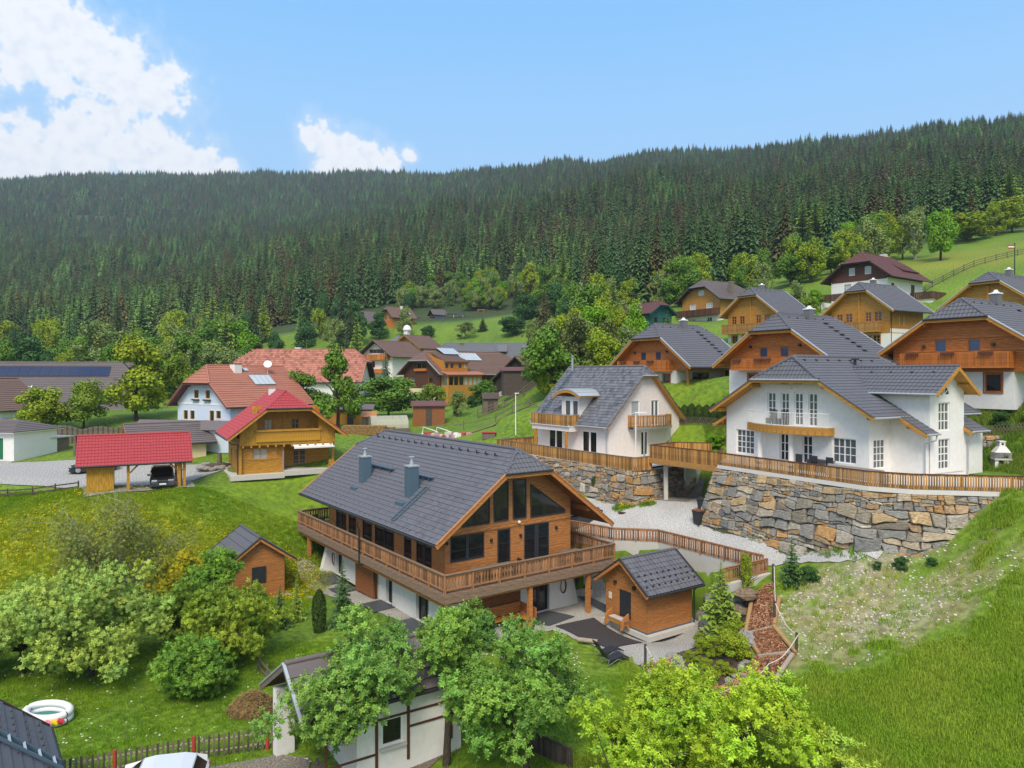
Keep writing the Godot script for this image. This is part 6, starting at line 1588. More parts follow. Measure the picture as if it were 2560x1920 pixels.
# ---- walls of stone --------------------------------------------------------------------------------------------
func stone_wall(called: String,label: String,top: Array,foot: Array,batter: float,rows_lo: float,rows_hi: float,sd: int,parts:=300,coping:=0.25,group:="") -> Node3D:
	var w:=thing(called,label,"stone wall",V(top[0].x,0,top[0].z),0,group)
	var o: Vector3=w.position
	var g:=RandomNumberGenerator.new(); g.seed=sd
	var acc:=[0.0]
	for i in top.size() - 1: acc.append(acc[i]+Vector2(top[i].x,top[i].z).distance_to(Vector2(top[i+1].x,top[i+1].z)))
	var total: float=acc[-1]
	var at:=func(u: float) -> Array:
		var i:=0
		while i<top.size() - 2 and u>acc[i+1]: i+=1
		var k:=clampf((u - acc[i])/(acc[i+1] - acc[i]),-0.05,1.05)
		var p: Vector3=top[i].lerp(top[i+1],k)
		var nrm:=func(j: int) -> Vector3:
			var d: Vector3=top[j+1] - top[j]
			return V(-d.z,0,d.x).normalized()
		var n: Vector3=nrm.call(i)
		if k<0.5 and i>0: n=n.lerp(nrm.call(i - 1),0.5 - k)
		elif k>0.5 and i<top.size() - 2: n=n.lerp(nrm.call(i+1),k - 0.5)
		return [p,lerpf(foot[i],foot[i+1],clampf(k,0,1)),n.normalized()]
	var surf:=func(u: float,y: float,z: float) -> Vector3:
		var a: Array=at.call(u)
		var p: Vector3=a[0]
		return V(p.x,y,p.z) - o+a[2]*(batter*(p.y - y)/3.6+z)
	var back:=MB.new()
	var nseg:=int(total/0.5)
	for i in nseg:
		var u0:=total*i/nseg; var u1:=total*(i+1.0)/nseg
		var y0: float=at.call(u0)[1] - 0.8; var y1: float=at.call(u1)[1] - 0.8
		var t0: float=at.call(u0)[0].y - coping; var t1: float=at.call(u1)[0].y - coping
		back.quad(surf.call(u0,y0,-0.04),surf.call(u1,y1,-0.04),surf.call(u1,t1,-0.04),surf.call(u0,t0,-0.04))
		back.quad(surf.call(u0,t0,-0.04),surf.call(u1,t1,-0.04),surf.call(u1,t1,-0.9),surf.call(u0,t0,-0.9))
	put("rubble_core",back.mesh(mats.joint),w)
	if coping>0.05:
		var cp:=MB.new()
		for i in nseg:
			var u0:=total*i/nseg; var u1:=total*(i+1.0)/nseg
			var t0: float=at.call(u0)[0].y; var t1: float=at.call(u1)[0].y
			cp.quad(surf.call(u0,t0,0.04),surf.call(u1,t1,0.04),surf.call(u1,t1,-0.5),surf.call(u0,t0,-0.5))
			cp.quad(surf.call(u0,t0 - coping,0.04),surf.call(u1,t1 - coping,0.04),surf.call(u1,t1,0.04),surf.call(u0,t0,0.04))
			cp.quad(surf.call(u0,t0 - coping,0.04),surf.call(u0,t0 - coping,-0.2),surf.call(u1,t1 - coping,-0.2),surf.call(u1,t1 - coping,0.04))
		put("coping",cp.mesh(mats.concrete),w)
	var ymin:=1e9; var ymax:=-1e9
	for i in top.size(): ymin=minf(ymin,foot[i] - 0.4); ymax=maxf(ymax,top[i].y - coping)
	var wav:=FastNoiseLite.new(); wav.seed=sd; wav.frequency=0.35; wav.fractal_octaves=2
	# courses of very unequal height; a stretch of a course is one block or a stack of thinner ones
	var polys:=[]
	var y:=ymax
	var r:=0
	while y>ymin:
		var d:=(ymax - y)/(ymax - ymin)
		var rh:=lerpf(rows_lo,rows_hi,clampf(sin(PI*clampf(d*0.85+0.1,0,1)),0,1))*g.randf_range(0.75,1.25)
		var line:=func(u: float,f: float) -> float: return y - rh*(1.0 - f)+wav.get_noise_2d(u,(r+f)*9.0 if f>0.01 and f<0.99 else (r+1 - int(f>0.5))*9.0)*rh*0.5
		var u:=g.randf_range(-0.6,0.0)
		while u<total+0.3:
			var many:=1
			if rh>rows_lo*1.25 and g.randf()<0.6: many=2+int(g.randf()<0.3)
			var sw:=g.randf_range(0.7,1.5)*rh*(1.3 if many==1 else 2.6)
			var cut:=[0.0]
			for c in many - 1: cut.append((c+g.randf_range(0.75,1.25))/many)
			cut.append(1.0)
			for c in many:
				var x0:=u
				while x0<u+sw - 0.05:
					var x1:=x0+(sw if many==1 else rh/many*g.randf_range(1.2,4.2))
					if x1>u+sw - rh*0.3: x1=u+sw
					var s0:=g.randf_range(-0.12,0.12)*rh; var s1:=g.randf_range(-0.12,0.12)*rh
					var p:=PackedVector2Array()
					var f0: float=cut[c]; var f1: float=cut[c+1]
					for e in [[x0 - s0,f0],[lerpf(x0,x1,g.randf_range(0.3,0.7)),f0],[x1 - s1,f0],[x1+s1*0.5,(f0+f1)*0.5],[x1+s1,f1],[lerpf(x0,x1,g.randf_range(0.3,0.7)),f1],[x0+s0,f1],[x0,(f0+f1)*0.5]]:
						p.append(Vector2(e[0],line.call(e[0],e[1])+g.randf_range(-0.03,0.03)*rh))
					polys.append(p)
					x0=x1
			u+=sw
		y -= rh
		r+=1
	var pal:=[C(0.23,0.245,0.26),C(0.30,0.305,0.305),C(0.36,0.32,0.26),C(0.47,0.36,0.22),C(0.50,0.30,0.13),C(0.30,0.275,0.24),C(0.50,0.48,0.45),C(0.40,0.375,0.335),C(0.40,0.29,0.19),C(0.27,0.28,0.285),C(0.44,0.38,0.30)]
	var done:=[]
	for poly: PackedVector2Array in polys:
		var s:=Vector2.ZERO
		for p in poly: s+=p/poly.size()
		var a: Array=at.call(s.x)
		if s.y>a[0].y - coping - 0.03 or s.y<a[1] - 0.45 or s.x<-0.2 or s.x>total+0.2: continue
		var lim: float=a[0].y - coping - 0.01
		for k in poly.size():
			var v:=poly[k] - s
			var ln:=v.length()
			poly[k]=s+v*maxf(0.3,(ln - 0.022)/ln)
			poly[k].y=minf(poly[k].y,lim)
		var cen:=Vector2.ZERO
		for p in poly: cen+=p/poly.size()
		var ring:=PackedVector2Array()
		for e in poly.size():
			var p0:=poly[e]; var p1:=poly[(e+1) % poly.size()]
			var ce:=g.randf_range(0.06,0.2)
			if p0.distance_to(p1)<0.06: ring.append(p0); continue
			ring.append(p0.lerp(p1,ce)); ring.append(p0.lerp(p1,1.0 - ce))
		var area:=0.0
		for e in ring.size(): area+=ring[e].cross(ring[(e+1) % ring.size()])*0.5
		if absf(area)<0.012: continue
		var pr:=g.randf_range(0.07,0.20)*clampf(sqrt(absf(area))*1.8,0.6,1.5)
		var tx:=g.randf_range(-0.12,0.12); var ty:=g.randf_range(-0.25,0.15)
		var inner:=[]; var outer:=[]; var deep:=[]
		for p in ring:
			var q:=cen+(p - cen)*g.randf_range(0.76,0.88)
			var e:=p - cen
			outer.append(surf.call(p.x,p.y,pr*0.5+e.x*tx*0.6+e.y*ty*0.6)); inner.append(surf.call(q.x,q.y,pr+e.x*tx+e.y*ty+g.randf_range(-0.015,0.015))); deep.append(surf.call(p.x,p.y,-0.12))
		var ctr: Vector3=surf.call(cen.x,cen.y,pr*g.randf_range(1.0,1.12))
		done.append([absf(area),outer,inner,deep,ctr,(pal[g.randi() % pal.size()] as Color)*g.randf_range(0.8,1.2)])
	done.sort_custom(func(p,q): return p[0]>q[0])
	var rest:=MB.new()
	for i in done.size():
		var st: Array=done[i]
		var mb:=MB.new() if i<parts else rest
		mb.col=st[5]
		var n: int=st[1].size()
		for e in n:
			var f:=(e+1) % n
			mb.quad(st[3][e],st[3][f],st[1][f],st[1][e])
			mb.quad(st[1][e],st[1][f],st[2][f],st[2][e])
			mb.tri(st[2][e],st[2][f],st[4])
		if i<parts: put("stone",mb.mesh(mats.stone),w)
	if rest.v.size(): put("small_stones",rest.mesh(mats.stone),w,"stuff")
	return w

func boulder_mesh(sd: int) -> ArrayMesh:
	var g:=RandomNumberGenerator.new(); g.seed=sd
	var f:=FastNoiseLite.new(); f.seed=sd; f.frequency=0.9
	var mb:=MB.new()
	var pts:=[]
	for i in 7:
		var row:=[]
		for k in 10:
			var la:=PI*i/6.0 - PI/2; var lo:=TAU*k/10
			var p:=V(cos(la)*cos(lo),sin(la)*0.7,cos(la)*sin(lo))
			row.append(p*(0.5+f.get_noise_3dv(p*1.3)*0.28))
		pts.append(row)
	for i in 6:
		for k in 10: mb.quad(pts[i][k],pts[i][(k+1) % 10],pts[i+1][(k+1) % 10],pts[i+1][k])
	return mb.mesh(mats.stone)

func fence(called: String,label: String,pts: Array,h: float,o:={}) -> Node3D:
	var base: Vector3=pts[0]
	var f:=thing(called,label,"fence",base)
	var rel:=[]
	for p in pts: rel.append(p - base)
	railing(f,rel,h,o)
	return f

func pole_fence(called: String,label: String,pts: Array,h: float,m: String,rails: int,every: float,group:="") -> void:
	var base: Vector3=pts[0]
	base.y=gy(base.x,base.z)
	var f:=thing(called,label,"fence",base,0,group)
	var tops:=[]
	for i in pts.size() - 1:
		var n:=maxi(1,int(pts[i].distance_to(pts[i+1])/every))
		for k in n+(1 if i==pts.size() - 2 else 0):
			var p: Vector3=pts[i].lerp(pts[i+1],float(k)/n)
			p.y=gy(p.x,p.z)
			tops.append(p - base)
	for p: Vector3 in tops:
		var mb:=MB.new(); mb.tube([p+V(0,-0.3,0),p+V(0,h,0)],[0.07,0.06],7); put("post",mb.mesh(mats[m]),f)
	for i in tops.size() - 1:
		for r in rails:
			var mb:=MB.new(); var y:=h*(r+0.7)/(rails+0.0)*0.93
			mb.beam(tops[i]+V(0,y,0.07),tops[i+1]+V(0,y,0.07),0.05,0.11); put("rail",mb.mesh(mats[m]),f)

func wheelie_bin(called: String,label: String,p: Vector3,yaw: float,m: String,lid: String) -> Node3D:
	var b:=thing(called,label,"bin",p,yaw)
	var mb:=MB.new()
	var lo:=0.22; var hi:=0.29
	var c:=[]
	for y in [0.08,0.98]:
		var k:=lo if y<0.5 else hi
		c.append([V(-k,y,-k*1.2),V(k,y,-k*1.2),V(k,y,k*1.2),V(-k,y,k*1.2)])
	for i in 4: mb.quad(c[0][i],c[0][(i+1) % 4],c[1][(i+1) % 4],c[1][i])
	mb.quad(c[0][0],c[0][1],c[0][2],c[0][3])
	mb.bx(V(-0.3,0.9,0.33),V(0.3,0.98,0.37)); mb.bx(V(-0.16,0.3,0.285),V(0.16,0.34,0.31))
	put("body",mb.mesh(mats[m]),b)
	var l:=MB.new()
	l.bev(Transform3D(Basis(),V(0,1.02,0)),V(0.62,0.07,0.76),0.03); l.bev(Transform3D(Basis(),V(0,1.06,0.02)),V(0.5,0.05,0.6),0.02)
	put("lid",l.mesh(mats[lid]),b)
	var h:=MB.new(); h.tube([V(-0.22,1.0,-0.44),V(0.22,1.0,-0.44)],[0.02,0.02],6); put("handle",h.mesh(mats[m]),b)
	for s in [-1,1]:
		var wm:=MB.new(); wm.tube([V(s*0.22,0.1,-0.27),V(s*0.28,0.1,-0.27)],[0.1,0.1],12); put("wheel",wm.mesh(mats.black_metal),b)
	return b

func car(label: String,p: Vector3,yaw: float,m: String,suv:=true) -> Node3D:
	var c:=thing("parked_car",label,"car",p,yaw)
	var ln:=4.7 if suv else 4.1; var wd:=0.94 if suv else 0.88; var ht:=1.68 if suv else 1.46
	# side outline (z forward): lower body and the cabin,lofted over five stations across
	var body:=[Vector2(-0.5,0.30),Vector2(-0.5,0.62),Vector2(-0.47,0.68),Vector2(-0.30,0.66),Vector2(-0.22,0.62),Vector2(0.30,0.58),Vector2(0.46,0.46),Vector2(0.495,0.34),Vector2(0.5,0.2),Vector2(0.47,0.14),Vector2(-0.46,0.14)]
	var cabin:=[Vector2(-0.465,0.64),Vector2(-0.40,0.93),Vector2(-0.33,0.985),Vector2(-0.05,1.0),Vector2(0.05,0.97),Vector2(0.24,0.62)]
	if not suv: cabin=[Vector2(-0.48,0.62),Vector2(-0.38,0.92),Vector2(-0.28,0.985),Vector2(-0.02,1.0),Vector2(0.08,0.96),Vector2(0.27,0.60)]
	var loft:=func(prof: Array,xs: Array,sc: Array) -> ArrayMesh:
		var mb:=MB.new(); mb.smooth=true
		var cen:=Vector2.ZERO
		for q in prof: cen+=q/prof.size()
		for i in xs.size() - 1:
			for k in prof.size():
				var a: Vector2=prof[k]; var b: Vector2=prof[(k+1) % prof.size()]
				var f:=func(q: Vector2,j: int) -> Vector3:
					var e: Vector2=cen+(q - cen)*Vector2(sc[j][0],sc[j][1])
					return V(xs[j]*wd,e.y*ht,e.x*ln)
				mb.quad(f.call(a,i),f.call(b,i),f.call(b,i+1),f.call(a,i+1))
		for j in [0,xs.size() - 1]:
			for k in range(1,prof.size() - 1):
				var f:=func(q: Vector2) -> Vector3:
					var e: Vector2=cen+(q - cen)*Vector2(sc[j][0],sc[j][1])
					return V(xs[j]*wd,e.y*ht,e.x*ln)
				mb.tri(f.call(prof[0]),f.call(prof[k]),f.call(prof[k+1]))
		return mb.mesh(mats[m])
	put("body",loft.call(body,[-1.0,-0.93,-0.5,0.5,0.93,1.0],[[0.93,0.86],[0.985,0.98],[1.0,1.0],[1.0,1.0],[0.985,0.98],[0.93,0.86]]),c)
	var cb:=put("cabin",loft.call(cabin,[-0.92,-0.74,0.74,0.92],[[0.97,0.25],[0.99,0.99],[0.99,0.99],[0.97,0.25]]),c)
	var gl:=MB.new()
	var pz:=func(q: Vector2,x: float,e: float) -> Vector3: return V(x*wd,q.y*ht+e,q.x*ln+e)
	gl.quad(pz.call(cabin[5].lerp(cabin[4],0.1),-0.72,0.012),pz.call(cabin[5].lerp(cabin[4],0.1),0.72,0.012),pz.call(cabin[5].lerp(cabin[4],0.93),0.66,0.012),pz.call(cabin[5].lerp(cabin[4],0.93),-0.66,0.012))
	put("windscreen",gl.mesh(mats.glass),c)
	var rg:=MB.new()
	rg.quad(V(-0.66*wd,0.68*ht,cabin[0].x*ln+0.02),V(0.66*wd,0.68*ht,cabin[0].x*ln+0.02),V(0.6*wd,0.90*ht,cabin[1].x*ln - 0.03),V(-0.6*wd,0.90*ht,cabin[1].x*ln - 0.03))
	put("rear_window",rg.mesh(mats.glass),c)
	for s in [-1,1]:
		var sg:=MB.new()
		var lo: float=0.915*wd; var up: float=0.80*wd
		for w in [[-0.40,-0.24,-0.36,-0.24],[-0.22,-0.03,-0.22,-0.03],[-0.01,0.19,-0.01,0.07]]:
			sg.quad(V(s*lo,0.655*ht,w[0]*ln),V(s*lo,0.655*ht,w[1]*ln),V(s*up,0.94*ht,w[3]*ln),V(s*up,0.94*ht,w[2]*ln))
		put("side_window",sg.mesh(mats.glass),c)
		var mr:=MB.new(); mr.ball(V(s*(wd+0.12),0.66*ht,0.17*ln),V(0.13,0.08,0.07),8); put("mirror",mr.mesh(mats[m]),c)
		var hl:=MB.new(); hl.bev(Transform3D(Basis(Vector3.UP,s*0.35),V(s*0.66*wd,0.455*ht,0.466*ln)),V(0.42,0.12,0.12),0.03); put("headlight",hl.mesh(mats.collector),c)
		var tl:=MB.new(); tl.bev(Transform3D(Basis(),V(s*0.72*wd,0.58*ht,-0.495*ln)),V(0.34,0.16,0.06),0.02); put("tail_light",tl.mesh(mats.tail_red),c)
		for z in [-0.30,0.31]:
			var tm:=MB.new(); tm.lathe([Vector2(0.0,-0.11),Vector2(0.3,-0.11),Vector2(0.35,-0.07),Vector2(0.35,0.07),Vector2(0.3,0.11),Vector2(0.0,0.11)],18,Transform3D(Basis(V(0,0,1),PI/2),V(s*(wd - 0.1),0.35,z*ln)))
			var wn:=put("wheel",tm.mesh(mats.rubber),c)
			var rm:=MB.new(); rm.lathe([Vector2(0.0,0.125),Vector2(0.2,0.12),Vector2(0.24,0.1)],12,Transform3D(Basis(V(0,0,1),-s*PI/2),V(s*(wd - 0.1),0.35,z*ln))); put("rim",rm.mesh(mats.metal),wn)
	var gr:=MB.new()
	gr.bx(V(-0.4,0.33*ht,0.488*ln),V(0.4,0.44*ht,0.498*ln+0.02)); gr.bx(V(-0.7,0.17*ht,0.49*ln),V(0.7,0.23*ht,0.5*ln+0.02))
	put("grille",gr.mesh(mats.black_metal),c)
	prims("number_plate",c,"frame_white",[V(-0.26,0.25*ht,0.5*ln - 0.02),V(0.26,0.25*ht+0.12,0.5*ln+0.03)])
	return c

func person() -> void:
	# one continuous figure meshed from a smooth field of capsules,walking away past the chalet's corner
	var at:=V(5.15,-0.62,-49.0)
	var p:=thing("person","person in a dark shirt and shorts walking behind the balcony pillar","person",at,20)
	var bones:=[[V(0,0.95,0),V(0,1.35,0.02),0.15,0.18],[V(-0.12,1.38,0),V(0.12,1.38,0),0.09,0.09],[V(0,1.4,0),V(0,1.56,0.03),0.06,0.06],[V(0,1.62,0.04),V(0,1.68,0.03),0.105,0.1],
		[V(0.09,0.92,0),V(0.11,0.5,0.12),0.1,0.07],[V(0.11,0.5,0.12),V(0.11,0.09,0.02),0.065,0.045],[V(0.11,0.05,0.0),V(0.12,0.04,0.17),0.045,0.035],
		[V(-0.09,0.92,0),V(-0.1,0.5,-0.06),0.1,0.07],[V(-0.1,0.5,-0.06),V(-0.1,0.1,-0.26),0.065,0.045],[V(-0.1,0.06,-0.27),V(-0.11,0.04,-0.12),0.045,0.035],
		[V(0.2,1.38,0),V(0.27,1.1,-0.08),0.06,0.048],[V(0.27,1.1,-0.08),V(0.29,0.88,0.06),0.045,0.035],[V(0.29,0.86,0.07),V(0.29,0.78,0.1),0.035,0.03],
		[V(-0.2,1.38,0),V(-0.27,1.1,0.06),0.06,0.048],[V(-0.27,1.1,0.06),V(-0.29,0.88,0.16),0.045,0.035],[V(-0.29,0.86,0.17),V(-0.29,0.78,0.22),0.035,0.03]]
	for s in [-1,1]:
		for k in 4: bones.append([V(s*0.29,0.79,(0.09 if s>0 else 0.21)+(k - 1.5)*0.02),V(s*0.285,0.72+absf(k - 1.5)*0.008,(0.10 if s>0 else 0.22)+(k - 1.5)*0.021),0.01,0.008])
		bones.append([V(s*0.28,0.85,(0.10 if s>0 else 0.20)),V(s*0.25,0.80,(0.13 if s>0 else 0.24)),0.012,0.009])
	var h:=0.024
	var n:=Vector3i(32,76,30); var org:=V(-0.38,-0.02,-0.36)
	var val:=PackedFloat32Array(); val.resize(n.x*n.y*n.z); val.fill(1.0)
	for b in bones:
		var lo: Vector3=(b[0] as Vector3).min(b[1]) - Vector3.ONE*(b[2]+0.12); var hi: Vector3=(b[0] as Vector3).max(b[1])+Vector3.ONE*(b[2]+0.12)
		var i0:=Vector3i(((lo - org)/h).floor()).clamp(Vector3i.ZERO,n - Vector3i.ONE); var i1:=Vector3i(((hi - org)/h).ceil()).clamp(Vector3i.ZERO,n - Vector3i.ONE)
		var d: Vector3=b[1] - b[0]
		for z in range(i0.z,i1.z+1):
			for y in range(i0.y,i1.y+1):
				for x in range(i0.x,i1.x+1):
					var q:=org+V(x,y,z)*h
					var t:=clampf((q - b[0]).dot(d)/d.length_squared(),0,1)
					var e:=q.distance_to(b[0]+d*t) - lerpf(b[2],b[3],t)
					var k:=(z*n.y+y)*n.x+x
					var k2:=clampf(0.5+0.5*(e - val[k])/0.03,0,1)
					val[k]=lerpf(e,val[k],k2) - 0.03*k2*(1 - k2)
	var idx:={}
	var mb:=MB.new(); mb.smooth=true
	var vert:=func(x: int,y: int,z: int) -> Vector3:
		var sum:=Vector3.ZERO; var c:=0
		for e in [[0,1],[2,3],[4,5],[6,7],[0,2],[1,3],[4,6],[5,7],[0,4],[1,5],[2,6],[3,7]]:
			var pa:=Vector3i(x+(e[0] & 1),y+(e[0] >> 1 & 1),z+(e[0] >> 2)); var pb:=Vector3i(x+(e[1] & 1),y+(e[1] >> 1 & 1),z+(e[1] >> 2))
			var va:=val[(pa.z*n.y+pa.y)*n.x+pa.x]; var vb:=val[(pb.z*n.y+pb.y)*n.x+pb.x]
			if (va<0) != (vb<0): sum+=Vector3(pa).lerp(Vector3(pb),va/(va - vb)); c+=1
		return org+sum/maxi(c,1)*h
	var tint:=func(q: Vector3) -> Color:
		if q.y>1.66 or (q.y>1.58 and q.z<0.02): return C(0.05,0.035,0.02)
		if q.y>1.5: return C(0.45,0.27,0.19)
		if absf(q.x)>0.235 and q.y<1.2: return C(0.45,0.27,0.19)
		if q.y>0.93: return C(0.015,0.018,0.03)
		if q.y>0.5: return C(0.03,0.035,0.05)
		if q.y>0.1: return C(0.45,0.27,0.19)
		return C(0.08,0.07,0.06)
	for z in range(1,n.z - 1):
		for y in range(1,n.y - 1):
			for x in range(1,n.x - 1):
				var k:=(z*n.y+y)*n.x+x
				for ax in 3:
					var st: int=[1,n.x,n.x*n.y][ax]
					if (val[k]<0) != (val[k+st]<0):
						var u:=Vector3i(0,1,0) if ax==0 else (Vector3i(0,0,1) if ax==1 else Vector3i(1,0,0)); var w:=Vector3i(0,0,1) if ax==0 else (Vector3i(1,0,0) if ax==1 else Vector3i(0,1,0))
						var c:=Vector3i(x,y,z)
						var q:=[]
						for e in [c - u - w,c - w,c,c - u]: q.append(vert.call(e.x,e.y,e.z))
						mb.col=tint.call((q[0]+q[2])*0.5)
						mb.quad(q[0],q[1],q[2],q[3])
	mb.n.clear()
	put("body",mb.mesh(mats.plain),p)

# ---- things round the houses -----------------------------------------------------------------------------------
func site() -> void:
	# gravel,paving,paths
	drape("gravel_drive",[Vector2(4.0,-55.2),Vector2(7.3,-52.35),Vector2(10.6,-51.75),Vector2(13.0,-48.4),Vector2(14.6,-46.0),Vector2(15.2,-44.9),Vector2(16.9,-44.2),Vector2(18.8,-41.6),Vector2(20.4,-40.2),Vector2(20.9,-40.6),Vector2(19.0,-44),Vector2(17.4,-46.6),Vector2(15.6,-50),Vector2(14.6,-52.3),Vector2(14.9,-57),Vector2(16,-60.8),Vector2(14.3,-60.8),Vector2(11.1,-58.2),Vector2(9.5,-57.5),Vector2(8,-58.1),Vector2(4,-62.9),Vector2(0,-68),Vector2(-4,-70),Vector2(-6,-66)],mat("gravel",C(0.86,0.85,0.82),0.95,"soil",0.7,true,3.0),0.07,0.5,NAN,0.35,self,C(1,1,1),C(0.88,0.87,0.85))
	drape("garage_apron",[Vector2(10.6,-57.4),Vector2(13.6,-55.6),Vector2(14.6,-56.6),Vector2(16.4,-60.9),Vector2(14.3,-60.7),Vector2(11.2,-58.3)],mat("paving",C(0.40,0.35,0.29),0.95,"soil",0.5,true,1.0),0.11,0.5)
	drape("gravel_patio",[Vector2(-5.2,-45.2),Vector2(-3.2,-43.2),Vector2(-0.83,-42.2),Vector2(1.2,-43.6),Vector2(2.6,-44.4),Vector2(5.4,-41.1),Vector2(6.5,-39.5),Vector2(7.1,-38.6),Vector2(8.7,-39.6),Vector2(9.2,-40.6),Vector2(10.5,-41.4),Vector2(12,-43.0),Vector2(12.2,-45.5),Vector2(10.6,-49),Vector2(7,-51.2),Vector2(4.4,-52.6),Vector2(3.2,-49.8),Vector2(-3.6,-44.6),Vector2(-4.6,-45.1)],mats.gravel,0.05,0.5,NAN,0.15,self,C(0.92,0.9,0.86),C(0.80,0.78,0.74))
	drape("gravel_strip",[Vector2(-5.6,-44.4),Vector2(-4.3,-43.6),Vector2(-4.2,-44.2),Vector2(-15.2,-58.6),Vector2(-17.4,-58.2),Vector2(-16.4,-55.4)],mats.gravel,0.05,0.5,NAN,0.2,self,C(0.86,0.82,0.76),C(0.70,0.66,0.6))
	drape("rubber_mat",[Vector2(2.7,-45.0),Vector2(5.3,-46.5),Vector2(7.8,-42.7),Vector2(5.6,-41.2)],mat("asphalt",C(0.088,0.075,0.078),0.9,"soil",1.5,true),0.10,0.7)
	var sl:=mat("slate",C(0.075,0.08,0.088),0.55,"plaster",0.6)
	drape("door_slab",[Vector2(0.6,-46.2),Vector2(2.4,-47.9),Vector2(4.1,-46.7),Vector2(2.3,-45.0)],sl,0.10,0.8)
	drape("dark_path",[Vector2(4.6,-51.0),Vector2(5.4,-51.0),Vector2(7.0,-48.1),Vector2(6.1,-47.6)],sl,0.10,0.8)
	var mm:=Transform3D(Basis(Vector3.UP,deg_to_rad(36)),V(0.289,0,-46.515))
	for s in [[1.6,4.0],[6.4,8.6],[9.2,9.21],[12.6,14.4],[15.2,17.4]]:
		if s[1] - s[0]<1: continue
		var q:=[]
		for c in [V(-5.45,0,-s[0]),V(-7.0,0,-s[0]),V(-7.0,0,-s[1]),V(-5.45,0,-s[1])]:
			var p:=mm*(c as Vector3); q.append(Vector2(p.x,p.z))
		drape("door_slab",q,sl,0.10,0.8)
	var asph:=mat("yard_asphalt",C(0.66,0.64,0.60),0.95,"soil",0.35,true)
	drape("yard_road",[Vector2(-75,-66),Vector2(-46,-63.6),Vector2(-41,-63.2),Vector2(-37.6,-62.2),Vector2(-33.0,-63.8),Vector2(-29.2,-65.6),Vector2(-28.2,-67.5),Vector2(-27.2,-69.6),Vector2(-25.6,-72.4),Vector2(-28,-75.2),Vector2(-33.5,-73.2),Vector2(-42,-74.6),Vector2(-47,-76.2),Vector2(-52.6,-75.3),Vector2(-53.2,-77.0),Vector2(-62,-77.5),Vector2(-78,-76)],asph,0.07,0.9,NAN,0.3)
	drape("carport_floor",[Vector2(-34.5,-57.8),Vector2(-27.2,-61.6),Vector2(-29.6,-66.0),Vector2(-37.0,-62.0)],mat("carport_concrete",C(0.5,0.48,0.45),0.95,"soil",0.35,true),0.12,0.9)
	drape("mulch_path",[Vector2(14.1,-41.9),Vector2(15.4,-42.0),Vector2(14.6,-39.6),Vector2(13.7,-37.7),Vector2(13.9,-35.8),Vector2(12.4,-34.1),Vector2(10.4,-33.4),Vector2(7.6,-34.6),Vector2(7.1,-38.6),Vector2(8.7,-39.6),Vector2(8.8,-36.2),Vector2(10.3,-35.3),Vector2(11.5,-35.8),Vector2(12.45,-36.6),Vector2(12.5,-38.5),Vector2(13.2,-40.3)],mat("mulch",C(0.46,0.185,0.085),0.95,"soil",1.1,true,3.0),0.07,0.35,NAN,0.05,self,C(1.1,1.05,1),C(0.72,0.7,0.7))
	drape("planting_bed",[Vector2(8.8,-39.7),Vector2(8.9,-36.3),Vector2(10.3,-35.4),Vector2(11.4,-35.9),Vector2(12.35,-36.7),Vector2(12.4,-38.5),Vector2(13.1,-40.3),Vector2(13.8,-41.9),Vector2(12.6,-42.4),Vector2(11,-41.6),Vector2(9.6,-40.9)],mat("bed_soil",C(0.20,0.135,0.10),1.0,"soil",0.9,true,3.0),0.06,0.35,NAN,0.05,self,C(1.15,1.1,1.1),C(0.7,0.7,0.7))
	drape("villa_terrace",[Vector2(15.0,-52.2),Vector2(18.4,-46.5),Vector2(21.0,-42.2),Vector2(22.9,-40.95),Vector2(28.0,-40.1),Vector2(31.5,-40.0),Vector2(32.0,-42),Vector2(30.0,-44.4),Vector2(27.5,-47),Vector2(24.5,-48.5),Vector2(17,-56)],mat("terrace_paving",C(0.66,0.60,0.54),0.9,"plaster",0.3,true),0.0,1.0,8.8)
	drape("villa_lawn",[Vector2(28.0,-47.2),Vector2(30.2,-44.5),Vector2(32.2,-42),Vector2(31.6,-40.0),Vector2(42,-39.6),Vector2(42,-50),Vector2(29.5,-52)],mats.ground,0.0,1.0,8.83,0.0,self,C(0.13,0.26,0.015),C(0.17,0.31,0.016))
	drape("house_terrace",[Vector2(-1.3,-72.8),Vector2(8.4,-58.6),Vector2(9.8,-57.0),Vector2(11.2,-57.6),Vector2(15,-61),Vector2(13,-66),Vector2(3,-77)],mats.terrace_paving,0.0,1.0,7.75)
	drape("dirt_track",[Vector2(-4.6,-83.5),Vector2(0.2,-85.2),Vector2(3.2,-86.8),Vector2(2.6,-88.2),Vector2(-0.4,-86.8),Vector2(-5,-84.8)],mat("dirt",C(0.42,0.30,0.14),1.0,"soil",0.5,true),0.09,0.8,NAN,0.3)
	drape("farm_yard",[Vector2(-6,-112),Vector2(0,-108.5),Vector2(2.2,-111),Vector2(-4,-117)],mat("yard_gravel",C(0.55,0.5,0.43),1.0,"soil",0.5,true),0.1,1.0,NAN,0.4)
	# the two stone walls,the bridge and garage
	stone_wall("retaining_wall","long rubble retaining wall below the white villa's terrace fence",[V(15.9,8.65,-54.6),V(14.75,8.65,-52.1),V(18.15,8.65,-46.2),V(20.75,8.65,-41.9),V(22.7,8.65,-40.65),V(27.8,8.65,-39.8),V(31,8.65,-39.7)],[5.2,4.7,4.6,4.85,5.0,5.6,7.2],0.95,0.30,0.80,5)
	stone_wall("retaining_wall","boulder and rubble wall below the pale pink house's plank fence",[V(-1.6,7.6,-73.0),V(8.35,7.6,-58.45),V(9.75,7.6,-56.9),V(11.3,7.6,-57.5),V(15.1,7.6,-60.6)],[5.2,5.0,5.1,5.1,5.2],0.6,0.30,0.62,6,300,0.06)
